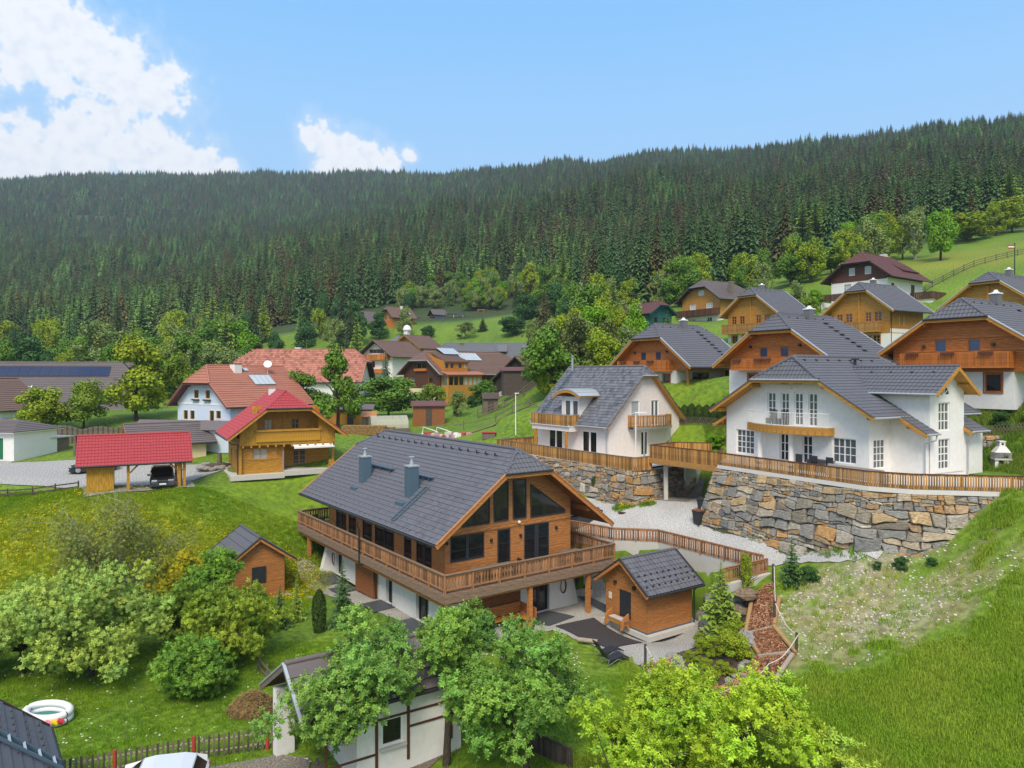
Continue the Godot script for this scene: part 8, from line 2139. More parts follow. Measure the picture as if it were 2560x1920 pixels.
	for k in 10:
		var a0:=PI*k/10; var a1:=PI*(k+1)/10
		gm.quad(V(cos(a0)*1.35,0.4+sin(a0)*1.55,-2.3),V(cos(a1)*1.35,0.4+sin(a1)*1.55,-2.3),V(cos(a1)*1.35,0.4+sin(a1)*1.55,2.3),V(cos(a0)*1.35,0.4+sin(a0)*1.55,2.3))
		for z in [-2.3,2.3]: gm.tri(V(0,0.4,z),V(cos(a0)*1.35,0.4+sin(a0)*1.55,z),V(cos(a1)*1.35,0.4+sin(a1)*1.55,z))
	put("plastic_skin",gm.mesh(mats.plastic),gh)
	for j in 6:
		var pts:=[]; var rs:=[]
		for k in 11: pts.append(V(cos(PI*k/10)*1.37,0.4+sin(PI*k/10)*1.57,-2.3+j*0.92)); rs.append(0.03)
		var hm2:=MB.new(); hm2.tube(pts,rs,6); put("hoop",hm2.mesh(mats.metal),gh)
	for k in 3: prims("base_board",gh,"old_wood",[V(-1.45,-0.1+k*0.17,-2.36),V(1.45,0.05+k*0.17,-2.31)]); prims("base_board",gh,"old_wood",[V(-1.42,-0.1+k*0.17,-2.3),V(-1.37,0.05+k*0.17,2.3)]); prims("base_board",gh,"old_wood",[V(1.37,-0.1+k*0.17,-2.3),V(1.42,0.05+k*0.17,2.3)])
	for k in 2:
		var p: Vector3=[V(-17.6,0,-85.6),V(-13.4,0,-86.0)][k]
		var lp:=thing("log_pile",["stack of split firewood behind the dark hedge by the yellow chalet","smaller stack of split firewood next to the greenhouse"][k],"log pile",V(p.x,gy(p.x,p.z),p.z),5)
		for r in 6:
			for c in (24 if k==0 else 9):
				var mb:=MB.new(); var q:=V(-2.6+c*0.22+(r % 2)*0.1,0.12+r*0.19,R(-0.05,0.05)); mb.tube([q+V(0,0,-0.35),q+V(R(-0.02,0.02),0,0.35)],[0.1,R(0.085,0.11)],6); put("log",mb.mesh(mats.log_cut if (r+c) % 3>0 else mats.log_tan),lp)
	var shs:=[["shed","long low shed with a flat grey roof behind the yellow chalet",V(-21.5,0,-96),5.4,3.0,2.2,"honey_wood","roof_old"],["shed","small grey hutch shed with a lean-to roof left of the greenhouse",V(-18.2,0,-91.5),1.7,1.6,1.9,"old_wood","larch"],["hen_house","brown hen house with a rusty roof by the fruit trees",V(-11.2,0,-96.5),4.2,2.6,2.8,"larch_dark","roof_maroon"],["hutch","small grey pitched hutch standing on the orchard grass",V(-3.0,0,-98.2),2.0,1.7,2.0,"old_wood","old_dark"],["shed","grey lattice-fronted shed at the end of the long barn",V(1.6,0,-103.5),6.0,2.4,3.4,"old_dark","roof_maroon"]]
	for s in shs:
		var p: Vector3=s[2]; p.y=gy(p.x,p.z)
		var h:=thing(s[0],s[1],"shed",p,-8)
		prims("wall",h,s[6],[V(-s[3]*0.5,-0.4,-s[4]*0.5),V(s[3]*0.5,s[5] - 0.25,s[4]*0.5)])
		var mb:=MB.new()
		if s[0]=="hutch":
			mb.slab([V(-s[3]*0.6,s[5] - 0.3,s[4]*0.65),V(s[3]*0.6,s[5] - 0.3,s[4]*0.65),V(s[3]*0.6,s[5]+0.5,0),V(-s[3]*0.6,s[5]+0.5,0)],V(0,0.8,0.5),0.05,-0.03); mb.slab([V(-s[3]*0.6,s[5]+0.5,0),V(s[3]*0.6,s[5]+0.5,0),V(s[3]*0.6,s[5] - 0.3,-s[4]*0.65),V(-s[3]*0.6,s[5] - 0.3,-s[4]*0.65)],V(0,0.8,-0.5),0.05,-0.03)
		else: mb.slab([V(-s[3]*0.56,s[5] - 0.3,s[4]*0.62),V(s[3]*0.56,s[5] - 0.3,s[4]*0.62),V(s[3]*0.56,s[5]+0.25,-s[4]*0.6),V(-s[3]*0.56,s[5]+0.25,-s[4]*0.6)],V(0,1,0.2),0.05,-0.05)
		put("roof",mb.mesh(mats[s[7]]),h)
		prims("door",h,"old_dark",[V(-0.4,-0.1,s[4]*0.5),V(0.4,s[5] - 0.6,s[4]*0.5+0.04)])
	var sp:=thing("scrap_stack","stack of white and red plastic crates and tubes behind the chalet's ridge","scrap heap",V(-7.6,gy(-7.6,-84.0),-84.0),5)
	for k in 16: prims("bundle",sp,["frame_white","red_paint","concrete","pool_pink"][k % 4],[V(-3.2+k*0.5,0.0,-0.6),V(-2.55+k*0.5+R(0,0.3),R(0.3,0.75),0.5)])
	for k in 2:
		var tb:=MB.new(); tb.tube([V(-3.0+k*1.6,0,0),V(-2.8+k*1.6,1.3,0),V(-1.6+k*1.6,0.95,0.2),V(-1.0+k*1.6,0.7,0.3)],[0.05,0.05,0.05,0.05],6); put("tube_frame",tb.mesh(mats.frame_white),sp)
	var rtp:=thing("tarpaulin","flat red tarpaulin by the left end of the plank fence","tarpaulin",V(-2.6,gy(-2.6,-77.2),-77.2)); prims("sheet",rtp,"red_paint",[V(-0.7,0.5,-0.5),V(0.9,0.58,0.6)]); prims("pile",rtp,"old_wood",[V(-0.6,-0.2,-0.4),V(0.8,0.5,0.5)])
	pole_fence("pasture_fence","thin post fence across the orchard grass",[V(-9.5,0,-90),V(-6,0,-89),V(-2.0,0,-88),V(2,0,-84),V(4,0,-80)],1.15,"old_wood",1,2.6)
	pole_fence("pole_fence","rickety grey pole fence climbing the green slope to the barn",[V(-4.6,0,-96),V(-1.0,0,-97),V(1.6,0,-99),V(3.5,0,-101.5),V(5.4,0,-104),V(7.5,0,-105)],1.3,"old_wood",3,1.5)
	pole_fence("meadow_fence","long post and rail fence along the upper flowering meadow",[V(66,0,-124),V(79,0,-135),V(92,0,-143),V(110,0,-150)],1.3,"old_dark",3,3.2)
	pole_fence("plank_fence","plank and post fence left of the brown mountain house",[V(44,0,-118),V(50,0,-124),V(55,0,-128)],1.4,"old_dark",2,2.4)
	pole_fence("meadow_fence","far rail fence below the dark hut on the hill",[V(-38,0,-240),V(-28,0,-241),V(-14,0,-247),V(-6,0,-254)],1.4,"old_wood",2,4.0)
	for k in 2:
		var pts: Array=[[V(10.5,0,-70.6),V(19.6,0,-64.8)],[V(29.6,0,-52.6),V(36.5,0,-47.0)]][k]
		var base: Vector3=pts[0]; base.y=gy(base.x,base.z)
		var lf:=thing("lattice_fence",["low diamond lattice fence below the hedge of the smallest orange chalet","low diamond lattice fence on the bank below the biggest orange chalet"][k],"fence",base)
		var n:=46
		for i in n:
			var p: Vector3=pts[0].lerp(pts[1],float(i)/n); var q: Vector3=pts[0].lerp(pts[1],(i+2.0)/n)
			var g:=gy(p.x,p.z); var g2:=gy(q.x,q.z)
			for s in 2:
				var mb:=MB.new(); mb.beam(V(p.x,g+(0.1 if s==0 else 0.85),p.z) - base,V(q.x,g2+(0.85 if s==0 else 0.1),q.z) - base,0.02,0.035); put("lattice_slat",mb.mesh(mats.old_wood),lf)
	var fl:=thing("flag_pole","dark pole with a small red and white sign on the upper meadow","pole",V(84.0,gy(84,-120),-120)); var fm:=MB.new(); fm.tube([Vector3.ZERO,V(0,8.0,0)],[0.1,0.08],7); put("pole",fm.mesh(mats.dark_green),fl); prims("sign",fl,"red_paint",[V(-1.1,7.0,-0.05),V(-0.1,7.6,0.05)]); prims("sign_stripe",fl,"frame_white",[V(-1.1,7.2,0.05),V(-0.1,7.4,0.07)])
	var dc:=MB.new(); dc.lathe([Vector2(0,0.02),Vector2(0.35,0.02),Vector2(0.35,0.0)],16,Transform3D(Basis(),V(8.6,gy(8.6,-56.0)+0.09,-56.0))); tag(put("drain_cover",dc.mesh(mats.brown_wood)),"round rusty drain cover in the gravel drive","drain cover")
	# stepping stones on the lawn
	for k in 9:
		var p: Vector3=[V(-1.9,0,-40.6),V(-0.5,0,-40.3),V(0.8,0,-40.9),V(2.0,0,-42.0),V(-14.6,0,-51.8),V(-15.3,0,-53.4),V(-16.6,0,-54.6),V(-13.4,0,-50.6),V(3.0,0,-40.4)][k]
		var mb:=MB.new(); mb.lathe([Vector2(0,0.05),Vector2(0.28,0.05),Vector2(0.32,0.02),Vector2(0.32,-0.1)],9,Transform3D(Basis(Vector3.UP,R(0,3)).scaled(V(R(0.8,1.2),1,R(0.7,1))),V(p.x,gy(p.x,p.z)+0.03,p.z))); tag(put("stepping_stone",mb.mesh(mats.bed_stone)),"flat pale stepping stone set in the lawn beside the chalet","stepping stone","stepping stones in the chalet lawn")
	person()

# ---- plants ----------------------------------------------------------------------------------------------------
var crowns:={}
var trunk_mesh:={}

func leaf_quad(mb: MB,p: Vector3,n: Vector3,s: float,g: RandomNumberGenerator) -> void:
	var a:=n.cross(V(g.randf_range(-1,1),g.randf_range(-1,1),g.randf_range(-1,1))).normalized()
	var b:=n.cross(a)
	mb.tri(p - a*s*0.5,p+b*s*0.34,p+a*s*0.62)
	mb.tri(p - a*s*0.5,p+a*s*0.62,p - b*s*0.34)

func crown_mesh(kind: String,sd: int) -> ArrayMesh:
	var g:=RandomNumberGenerator.new(); g.seed=sd
	var mb:=MB.new()
	var lobes:=[]
	var n:=6500; var ls:=0.05
	match kind:
		"round":
			for i in 26:
				var a:=g.randf()*TAU; var y:=g.randf_range(0.12,0.9); var r:=sqrt(maxf(0.02,1 - pow((y - 0.46)/0.52,2)))*g.randf_range(0.10,0.36)
				lobes.append([V(cos(a)*r,y,sin(a)*r),g.randf_range(0.12,0.21)])
		"oval":
			for i in 22:
				var a:=g.randf()*TAU; var y:=g.randf_range(0.08,0.9); var r:=(1.0 - absf(y - 0.42)*1.5)*g.randf_range(0.1,0.34)
				lobes.append([V(cos(a)*r,y,sin(a)*r),g.randf_range(0.11,0.18)])
		"tall":
			for i in 34:
				var a:=g.randf()*TAU; var y:=g.randf_range(0.1,0.95); var r:=(1.15 - y)*g.randf_range(0.1,0.42)
				lobes.append([V(cos(a)*r,y,sin(a)*r),g.randf_range(0.09,0.15)])
		"airy","birch":
			n=5200; ls=0.042
			for i in 34:
				var a:=g.randf()*TAU; var y:=g.randf_range(0.1,0.95); var r:=sqrt(maxf(0.02,1 - pow((y - 0.42)/0.58,2)))*g.randf_range(0.06,0.42)
				lobes.append([V(cos(a)*r,y,sin(a)*r),g.randf_range(0.06,0.13)])
		"bush":
			for i in 20:
				var a:=g.randf()*TAU; var y:=g.randf_range(0.1,0.8); var r:=sqrt(maxf(0.05,1 - y*y))*g.randf_range(0.1,0.4)
				lobes.append([V(cos(a)*r,y,sin(a)*r),g.randf_range(0.12,0.2)])
	for l in lobes:
		var k:=g.randf_range(0.72,1.22)
		var warm:=g.randf_range(-0.12,0.14)
		for i in n/lobes.size():
			var d:=V(g.randfn(),g.randfn(),g.randfn()).normalized()
			var rr: float=l[1]*pow(g.randf(),0.35)
			var q: Vector3=l[0]+d*V(rr,rr*0.85,rr)
			if kind in ["airy","birch"]: q.y -= g.randf()*0.10
			if q.y<0: continue
			var t:=k*g.randf_range(0.75,1.25)
			mb.col=Color(t*(1+warm),t,t*(1 - warm))
			leaf_quad(mb,q,(d+V(0,0.5,0)+V(g.randf_range(-0.9,0.9),g.randf_range(-0.9,0.9),g.randf_range(-0.9,0.9))).normalized(),ls*g.randf_range(0.6,1.3),g)
	return mb.mesh(null)

func conifer_mesh(sd: int,rad: float,whorls: int,per: int,droop: float,bare:=0.08,fine:=1.0) -> ArrayMesh:
	var g:=RandomNumberGenerator.new(); g.seed=sd
	var mb:=MB.new()
	for w in whorls:
		var f:=float(w)/whorls
		var y:=lerpf(bare,0.985,f)
		var reach:=rad*pow(1.0 - f,0.85)*g.randf_range(0.82,1.12)+0.006
		for b in per:
			var a:=TAU*(b+g.randf_range(-0.3,0.3))/per+w*0.7
			var d:=V(cos(a),0,sin(a)); var s:=V(-d.z,0,d.x)
			var ln:=reach*g.randf_range(0.7,1.2)
			var yy:=y+g.randf_range(-0.5,0.5)/whorls
			var t:=g.randf_range(0.7,1.25)
			var seg:=3
			var wd:=ln*g.randf_range(0.28,0.42)
			for k in seg:
				var f0:=float(k)/seg; var f1:=(k+1.0)/seg
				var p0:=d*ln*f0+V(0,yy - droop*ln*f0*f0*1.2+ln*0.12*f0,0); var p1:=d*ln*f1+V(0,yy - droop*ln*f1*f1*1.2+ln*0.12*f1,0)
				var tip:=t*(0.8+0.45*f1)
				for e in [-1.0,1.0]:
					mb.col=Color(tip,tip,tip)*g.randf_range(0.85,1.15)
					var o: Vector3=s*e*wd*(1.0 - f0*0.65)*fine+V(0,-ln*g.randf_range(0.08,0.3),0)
					mb.tri(p0,p1,p0.lerp(p1,g.randf_range(0.5,1.1))+o)
					if k<2: mb.tri(p0.lerp(p1,0.4),p1,p1+o*g.randf_range(0.5,0.9)+d*ln*0.08)
	mb.col=Color(0.8,0.8,0.8)
	mb.tri(V(-0.006,0.93,0),V(0.006,0.93,0),V(0,1.0,0)); mb.tri(V(0,0.93,-0.006),V(0,0.93,0.006),V(0,1.0,0))
	return mb.mesh(null)

func pine_mesh(sd: int) -> ArrayMesh:
	var g:=RandomNumberGenerator.new(); g.seed=sd
	var mb:=MB.new()
	for i in 46:
		var y:=g.randf_range(0.12,0.97); var a:=g.randf()*TAU
		var r:=g.randf_range(0.08,0.42)*(1.15 - y*0.75)
		var c:=V(cos(a)*r,y,sin(a)*r)
		var k:=g.randf_range(0.65,1.25)
		for j in 80:
			var d:=V(g.randfn(),g.randfn()*0.5+0.2,g.randfn()).normalized()
			var p:=c+d*V(0.11,0.075,0.11)*pow(g.randf(),0.4)
			mb.col=Color(k,k,k)*g.randf_range(0.8,1.2)
			leaf_quad(mb,p,V(g.randf_range(-1,1),0.8,g.randf_range(-1,1)).normalized(),g.randf_range(0.03,0.06),g)
	return mb.mesh(null)

func trunk_shape(kind: String) -> ArrayMesh:
	if trunk_mesh.has(kind): return trunk_mesh[kind]
	var mb:=MB.new()
	var g:=RandomNumberGenerator.new(); g.seed=77
	mb.tube([V(0,-0.06,0),V(0.01,0.2,0.0),V(-0.01,0.45,0.01),V(0.0,0.85 if kind != "stem" else 0.96,0)],[0.034,0.026,0.018,0.006] if kind != "stem" else [0.016,0.013,0.009,0.003],8)
	if kind != "stem":
		for i in 9:
			var a:=TAU*i/9.0+g.randf(); var y:=g.randf_range(0.18,0.55)
			var e:=V(cos(a)*0.32,y+g.randf_range(0.12,0.3),sin(a)*0.32)
			mb.tube([V(0,y,0),V(e.x*0.45,lerpf(y,e.y,0.6),e.z*0.45),e],[0.013,0.009,0.003],5)
	trunk_mesh[kind]=mb.mesh(mats.birch_bark if kind=="birch" else mats.bark)
	return trunk_mesh[kind]

func colored(key: String,mesh_key: String,m: Material) -> ArrayMesh:
	var k:=key+mesh_key
	if not crowns.has(k): crowns[k]=tinted(crowns[mesh_key],m)
	return crowns[k]

func plant(called: String,label: String,category: String,kind: String,leaf: String,p: Vector3,h: float,w: float,group:="",lift:=0.12,turn:=0.0) -> Node3D:
	var t:=thing(called,label,category,p,turn,group)
	var nvar: int={"round": 4,"airy": 3,"oval": 2,"tall": 1,"birch": 1,"spruce": 3,"conic": 2,"pine": 2,"bush": 3}[kind]
	var key:=kind+str(rng.randi() % nvar)
	var wood: String="stem" if kind in ["spruce","conic","pine"] else ("birch" if kind=="birch" else "trunk")
	var tr:=put("trunk",trunk_shape(wood),t)
	tr.scale=V(h*0.9,h*0.96,h*0.9) if wood=="stem" else V(h*0.75,h,h*0.75)
	var cr:=put("crown",colored(leaf,key,mats[leaf]),t)
	var conif:=kind in ["spruce","conic","pine"]
	var lf:=0.0 if conif else lift
	cr.position.y=h*lf
	var unit: float={"spruce": 0.36,"conic": 0.44,"pine": 0.8}.get(kind,0.86)
	cr.scale=V(w/unit,h*(1 - lf),w/unit)
	return t

func make_plants() -> void:
	for i in 4: crowns["round%d" % i]=crown_mesh("round",100+i)
	for i in 3: crowns["airy%d" % i]=crown_mesh("airy",110+i)
	for i in 2: crowns["oval%d" % i]=crown_mesh("oval",120+i)
	for i in 3: crowns["bush%d" % i]=crown_mesh("bush",126+i)
	crowns["tall0"]=crown_mesh("tall",130); crowns["birch0"]=crown_mesh("birch",131)
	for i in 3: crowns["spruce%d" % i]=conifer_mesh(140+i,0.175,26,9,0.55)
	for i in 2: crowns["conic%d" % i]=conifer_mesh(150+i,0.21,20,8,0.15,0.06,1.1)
	for i in 2: crowns["pine%d" % i]=pine_mesh(160+i)
	leafmat("L0",C(0.29,0.38,0.022)); leafmat("L1",C(0.20,0.30,0.028)); leafmat("L2",C(0.14,0.27,0.03)); leafmat("L3",C(0.06,0.15,0.038)); leafmat("L4",C(0.25,0.33,0.095)); leafmat("L5",C(0.18,0.38,0.014))
	leafmat("S0",C(0.045,0.075,0.022),0.2); leafmat("S1",C(0.075,0.15,0.04),0.2); leafmat("S2",C(0.11,0.105,0.034),0.2); leafmat("S3",C(0.07,0.13,0.07),0.2); leafmat("S4",C(0.23,0.33,0.045),0.3); leafmat("P0",C(0.13,0.16,0.045),0.3); leafmat("TH",C(0.04,0.075,0.012),0.2)
	leafmat("LN",C(1.0,1.0,1.0))

func sprig_mesh(n: int,size: float,spread: float,sd: int) -> ArrayMesh:
	var g:=RandomNumberGenerator.new(); g.seed=sd
	var mb:=MB.new()
	for i in n:
		var f:=float(i)/n
		var a:=i*2.4
		var base:=V(0,f*spread,0)
		var d:=V(cos(a),g.randf_range(0.15,0.9),sin(a)).normalized()
		var up:=(V(0,1,0)+d*0.6+V(g.randf_range(-0.5,0.5),0,g.randf_range(-0.5,0.5))).normalized()
		var s:=d.cross(up).normalized()*size*g.randf_range(0.24,0.34)
		var tip:=base+d*size*g.randf_range(0.8,1.25) - V(0,size*0.12,0)
		var m1:=base.lerp(tip,0.5)+up*size*0.06
		var k:=g.randf_range(0.8,1.2)
		mb.col=Color(k,k,k)
		mb.tri(base,m1+s,tip); mb.tri(base,tip,m1 - s)
	return mb.mesh(mats.LN)

# a near tree: limbs grown from the trunk,every clump filled with leafy twigs
func near_tree(called: String,label: String,p: Vector3,h: float,w: float,col: Color,o:={}) -> Node3D:
	var t:=thing(called,label,o.get("cat","tree"),p)
	var g:=RandomNumberGenerator.new(); g.seed=o.get("seed",5)
	var mb:=MB.new()
	var clumps:=[]
	var fork: float=o.get("fork",0.28)*h
	var r0: float=o.get("r",0.16)
	var lean: Vector3=o.get("lean",Vector3.ZERO)
	var top:=V(0,h,0)+lean
	var joint:=V(0,fork,0)+lean*0.2
	if o.get("trunk",true): mb.tube([V(0,-0.3,0),V(0.02,fork*0.5,0)+lean*0.08,joint],[r0*1.25,r0,r0*0.85],10)
	var limbs: int=o.get("limbs",6)
	var low: float=o.get("low",0.35)
	for i in limbs:
		var a:=TAU*i/limbs+g.randf_range(-0.4,0.4)
		var el:=g.randf_range(low,1.0)
		var rad:=w*0.5*sqrt(maxf(0.06,1.0 - pow((el - 0.5)/0.62,2)))*g.randf_range(0.7,1.0)
		var e:=V(cos(a)*rad,h*el*0.94,sin(a)*rad)+lean*el
		if i==0: e=V(g.randf_range(-0.1,0.1)*w,h*0.94,g.randf_range(-0.1,0.1)*w)+lean
		var mid:=joint.lerp(e,0.5)+V(0,h*0.05,0)
		mb.tube([joint,mid,e],[r0*0.5,r0*0.28,0.015],7)
		for j in o.get("subs",6):
			var b:=mid.lerp(e,g.randf_range(-0.1,1.0))
			var q: Vector3=b+V(g.randfn(),g.randfn()*0.7+0.25,g.randfn())*w*o.get("scatter",0.13)
			q.y=clampf(q.y,h*(low - 0.22),h)
			mb.tube([b,q],[r0*0.14,0.008],5)
			clumps.append(q)
		clumps.append(e)
	put("trunk",mb.mesh(mats[o.get("bark","bark")]),t)
	var xs:=[]; var cols:=[]
	var per: int=o.get("per",60)
	var cr: float=o.get("clump",0.11)*w
	for c: Vector3 in clumps:
		var k:=g.randf_range(0.78,1.2); var warm:=g.randf_range(-0.1,0.12)
		for i in per:
			var d:=V(g.randfn(),g.randfn()*0.8,g.randfn()).normalized()
			var q:=c+d*cr*pow(g.randf(),0.45)
			if o.get("weep",0.0)>0.0: q.y -= g.randf()*o.weep*h
			if q.y<0.1: continue
			var up:=(d*0.8+V(0,0.7 - 2.0*o.get("weep",0.0),0)+V(g.randfn(),g.randfn(),g.randfn())*0.35).normalized()
			var x:=up.cross(V(g.randfn(),g.randfn(),g.randfn())).normalized()
			var s:=g.randf_range(0.7,1.3)
			xs.append(Transform3D(Basis(x,up,x.cross(up)).scaled(V(s,s,s)),q))
			var f:=k*g.randf_range(0.8,1.22)
			f *= 1.55
			cols.append(Color(col.r*f*(1+warm),col.g*f,col.b*f*(1 - warm)))
	multi("crown",o.get("sprig",shared_meshes.sprig),xs,cols,t)
	return t

func forest() -> void:
	var nn:=FastNoiseLite.new(); nn.seed=12; nn.frequency=1.0; nn.fractal_octaves=3
	var edge:=[Vector2(-420,-330),Vector2(-330,-300),Vector2(-200,-262),Vector2(-126,-272),Vector2(-85,-262),Vector2(-47,-285),Vector2(-5,-318),Vector2(12,-292),Vector2(24,-255),Vector2(30,-215),Vector2(42,-190),Vector2(66,-205),Vector2(90,-212),Vector2(130,-214),Vector2(170,-222),Vector2(240,-235),Vector2(420,-250)]
	var limit:=func(x: float) -> float:
		for i in edge.size() - 1:
			if x <= edge[i+1].x: return lerpf(edge[i].y,edge[i+1].y,clampf((x - edge[i].x)/(edge[i+1].x - edge[i].x),0,1))
		return -250.0
	var spots:=[]
	var z:=-190.0
	while z>-2050.0:
		var d:=-z
		var st:=5.8 if d<420 else (7.4 if d<700 else (9.0 if d<1150 else 11.5))
		var half:=d*0.74+40.0
		var x:=-half
		while x<half:
			var px:=x+R(-0.45,0.45)*st; var pz:=z+R(-0.45,0.45)*st
			x+=st
			if pz>limit.call(px): continue
			var dens:=nn.get_noise_2d(px*0.006,pz*0.006)
			if dens<-0.42: continue
			spots.append(V(px,0,pz))
		z -= st
	var kinds:=[[],[],[],[],[],[],[]]; var cols:=[[],[],[],[],[],[],[]]
	var near:=[]
	for p: Vector3 in spots:
		p.y=gy(p.x,p.z)
		var a:=nn.get_noise_2d(p.x*0.011+70,p.z*0.011); var b:=nn.get_noise_2d(p.x*0.05,p.z*0.05+30)
		var larch:=a+R(-0.42,0.42)>0.2
		var h:=R(13,26)*(0.85 if larch else 1.0)
		if -p.z<330: h *= 0.92
		var c: Color
		if larch: c=C(0.19,0.30,0.065).lerp(C(0.13,0.245,0.07),R(0,1))
		else: c=C(0.052,0.088,0.028).lerp(C(0.125,0.105,0.036),clampf(b*1.4+0.3+R(-0.35,0.35),0,1)).lerp(C(0.085,0.165,0.04),clampf(R(-0.7,0.9),0,1))
		c *= R(1.0,1.6)
		var k:=(3+rng.randi() % 2) if larch else rng.randi() % 3
		var w:=h*(1.35 if larch else R(1.15,1.6))
		var xf:=Transform3D(Basis(Vector3.UP,R(0,TAU)).scaled(V(w,h,w)),p)
		near.append([p.length_squared() if absf(p.x)<-p.z*0.72 else 1e12,k,xf,c,larch])
	near.sort_custom(func(p,q): return p[0]<q[0])
	var protos:=["spruce0","spruce1","spruce2","conic0","conic1"]
	var shade:={}
	for i in near.size():
		var e: Array=near[i]
		if i<280:
			var q:=0 if e[4] else (1 if e[3].r>e[3].g*0.92 else 2)
			var lm: String=["S4","S2","S1" if e[3].g>0.075 else "S0"][q]
			var t:=thing("larch_tree" if e[4] else "spruce_tree",["light green larch standing in the front rows of the forest","brownish spruce hung with cones in the front rows of the forest","dark green spruce standing in the front rows of the forest"][q],"tree",e[2].origin,0,["larches in the front rows of the forest","brownish spruces in the front rows of the forest","dark green spruces in the front rows of the forest"][q])
			var s: Vector3=e[2].basis.get_scale()
			var tr:=put("trunk",trunk_shape("stem"),t); tr.scale=V(s.y*0.9,s.y*0.95,s.y*0.9)
			var cr:=put("crown",colored(lm,protos[e[1]],mats[lm]),t); cr.transform=Transform3D(Basis(Vector3.UP,R(0,TAU)).scaled(s),Vector3.ZERO)
		else: kinds[e[1]].append(e[2]); cols[e[1]].append(e[3])
	var fm:=leafmat("FN",C(1.0,1.0,1.0),0.35)
	for k in 5:
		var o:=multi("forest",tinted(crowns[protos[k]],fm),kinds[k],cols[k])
		tag(o,["dense spruce forest covering the mountain up to the skyline","spruces of the mountain forest with narrow dark crowns","spruces of the mountain forest with broken outlines","light green larches scattered through the mountain forest","pale larches of the mountain forest in loose patches"][k],"forest")
	var tx:=[]
	for i in range(280,mini(2600,near.size())): tx.append(Transform3D(Basis.from_scale(near[i][2].basis.get_scale()*0.92),near[i][2].origin))
	tag(multi("forest_trunks",trunk_shape("stem"),tx,[]),"grey trunks showing along the lower edge of the mountain forest","forest")

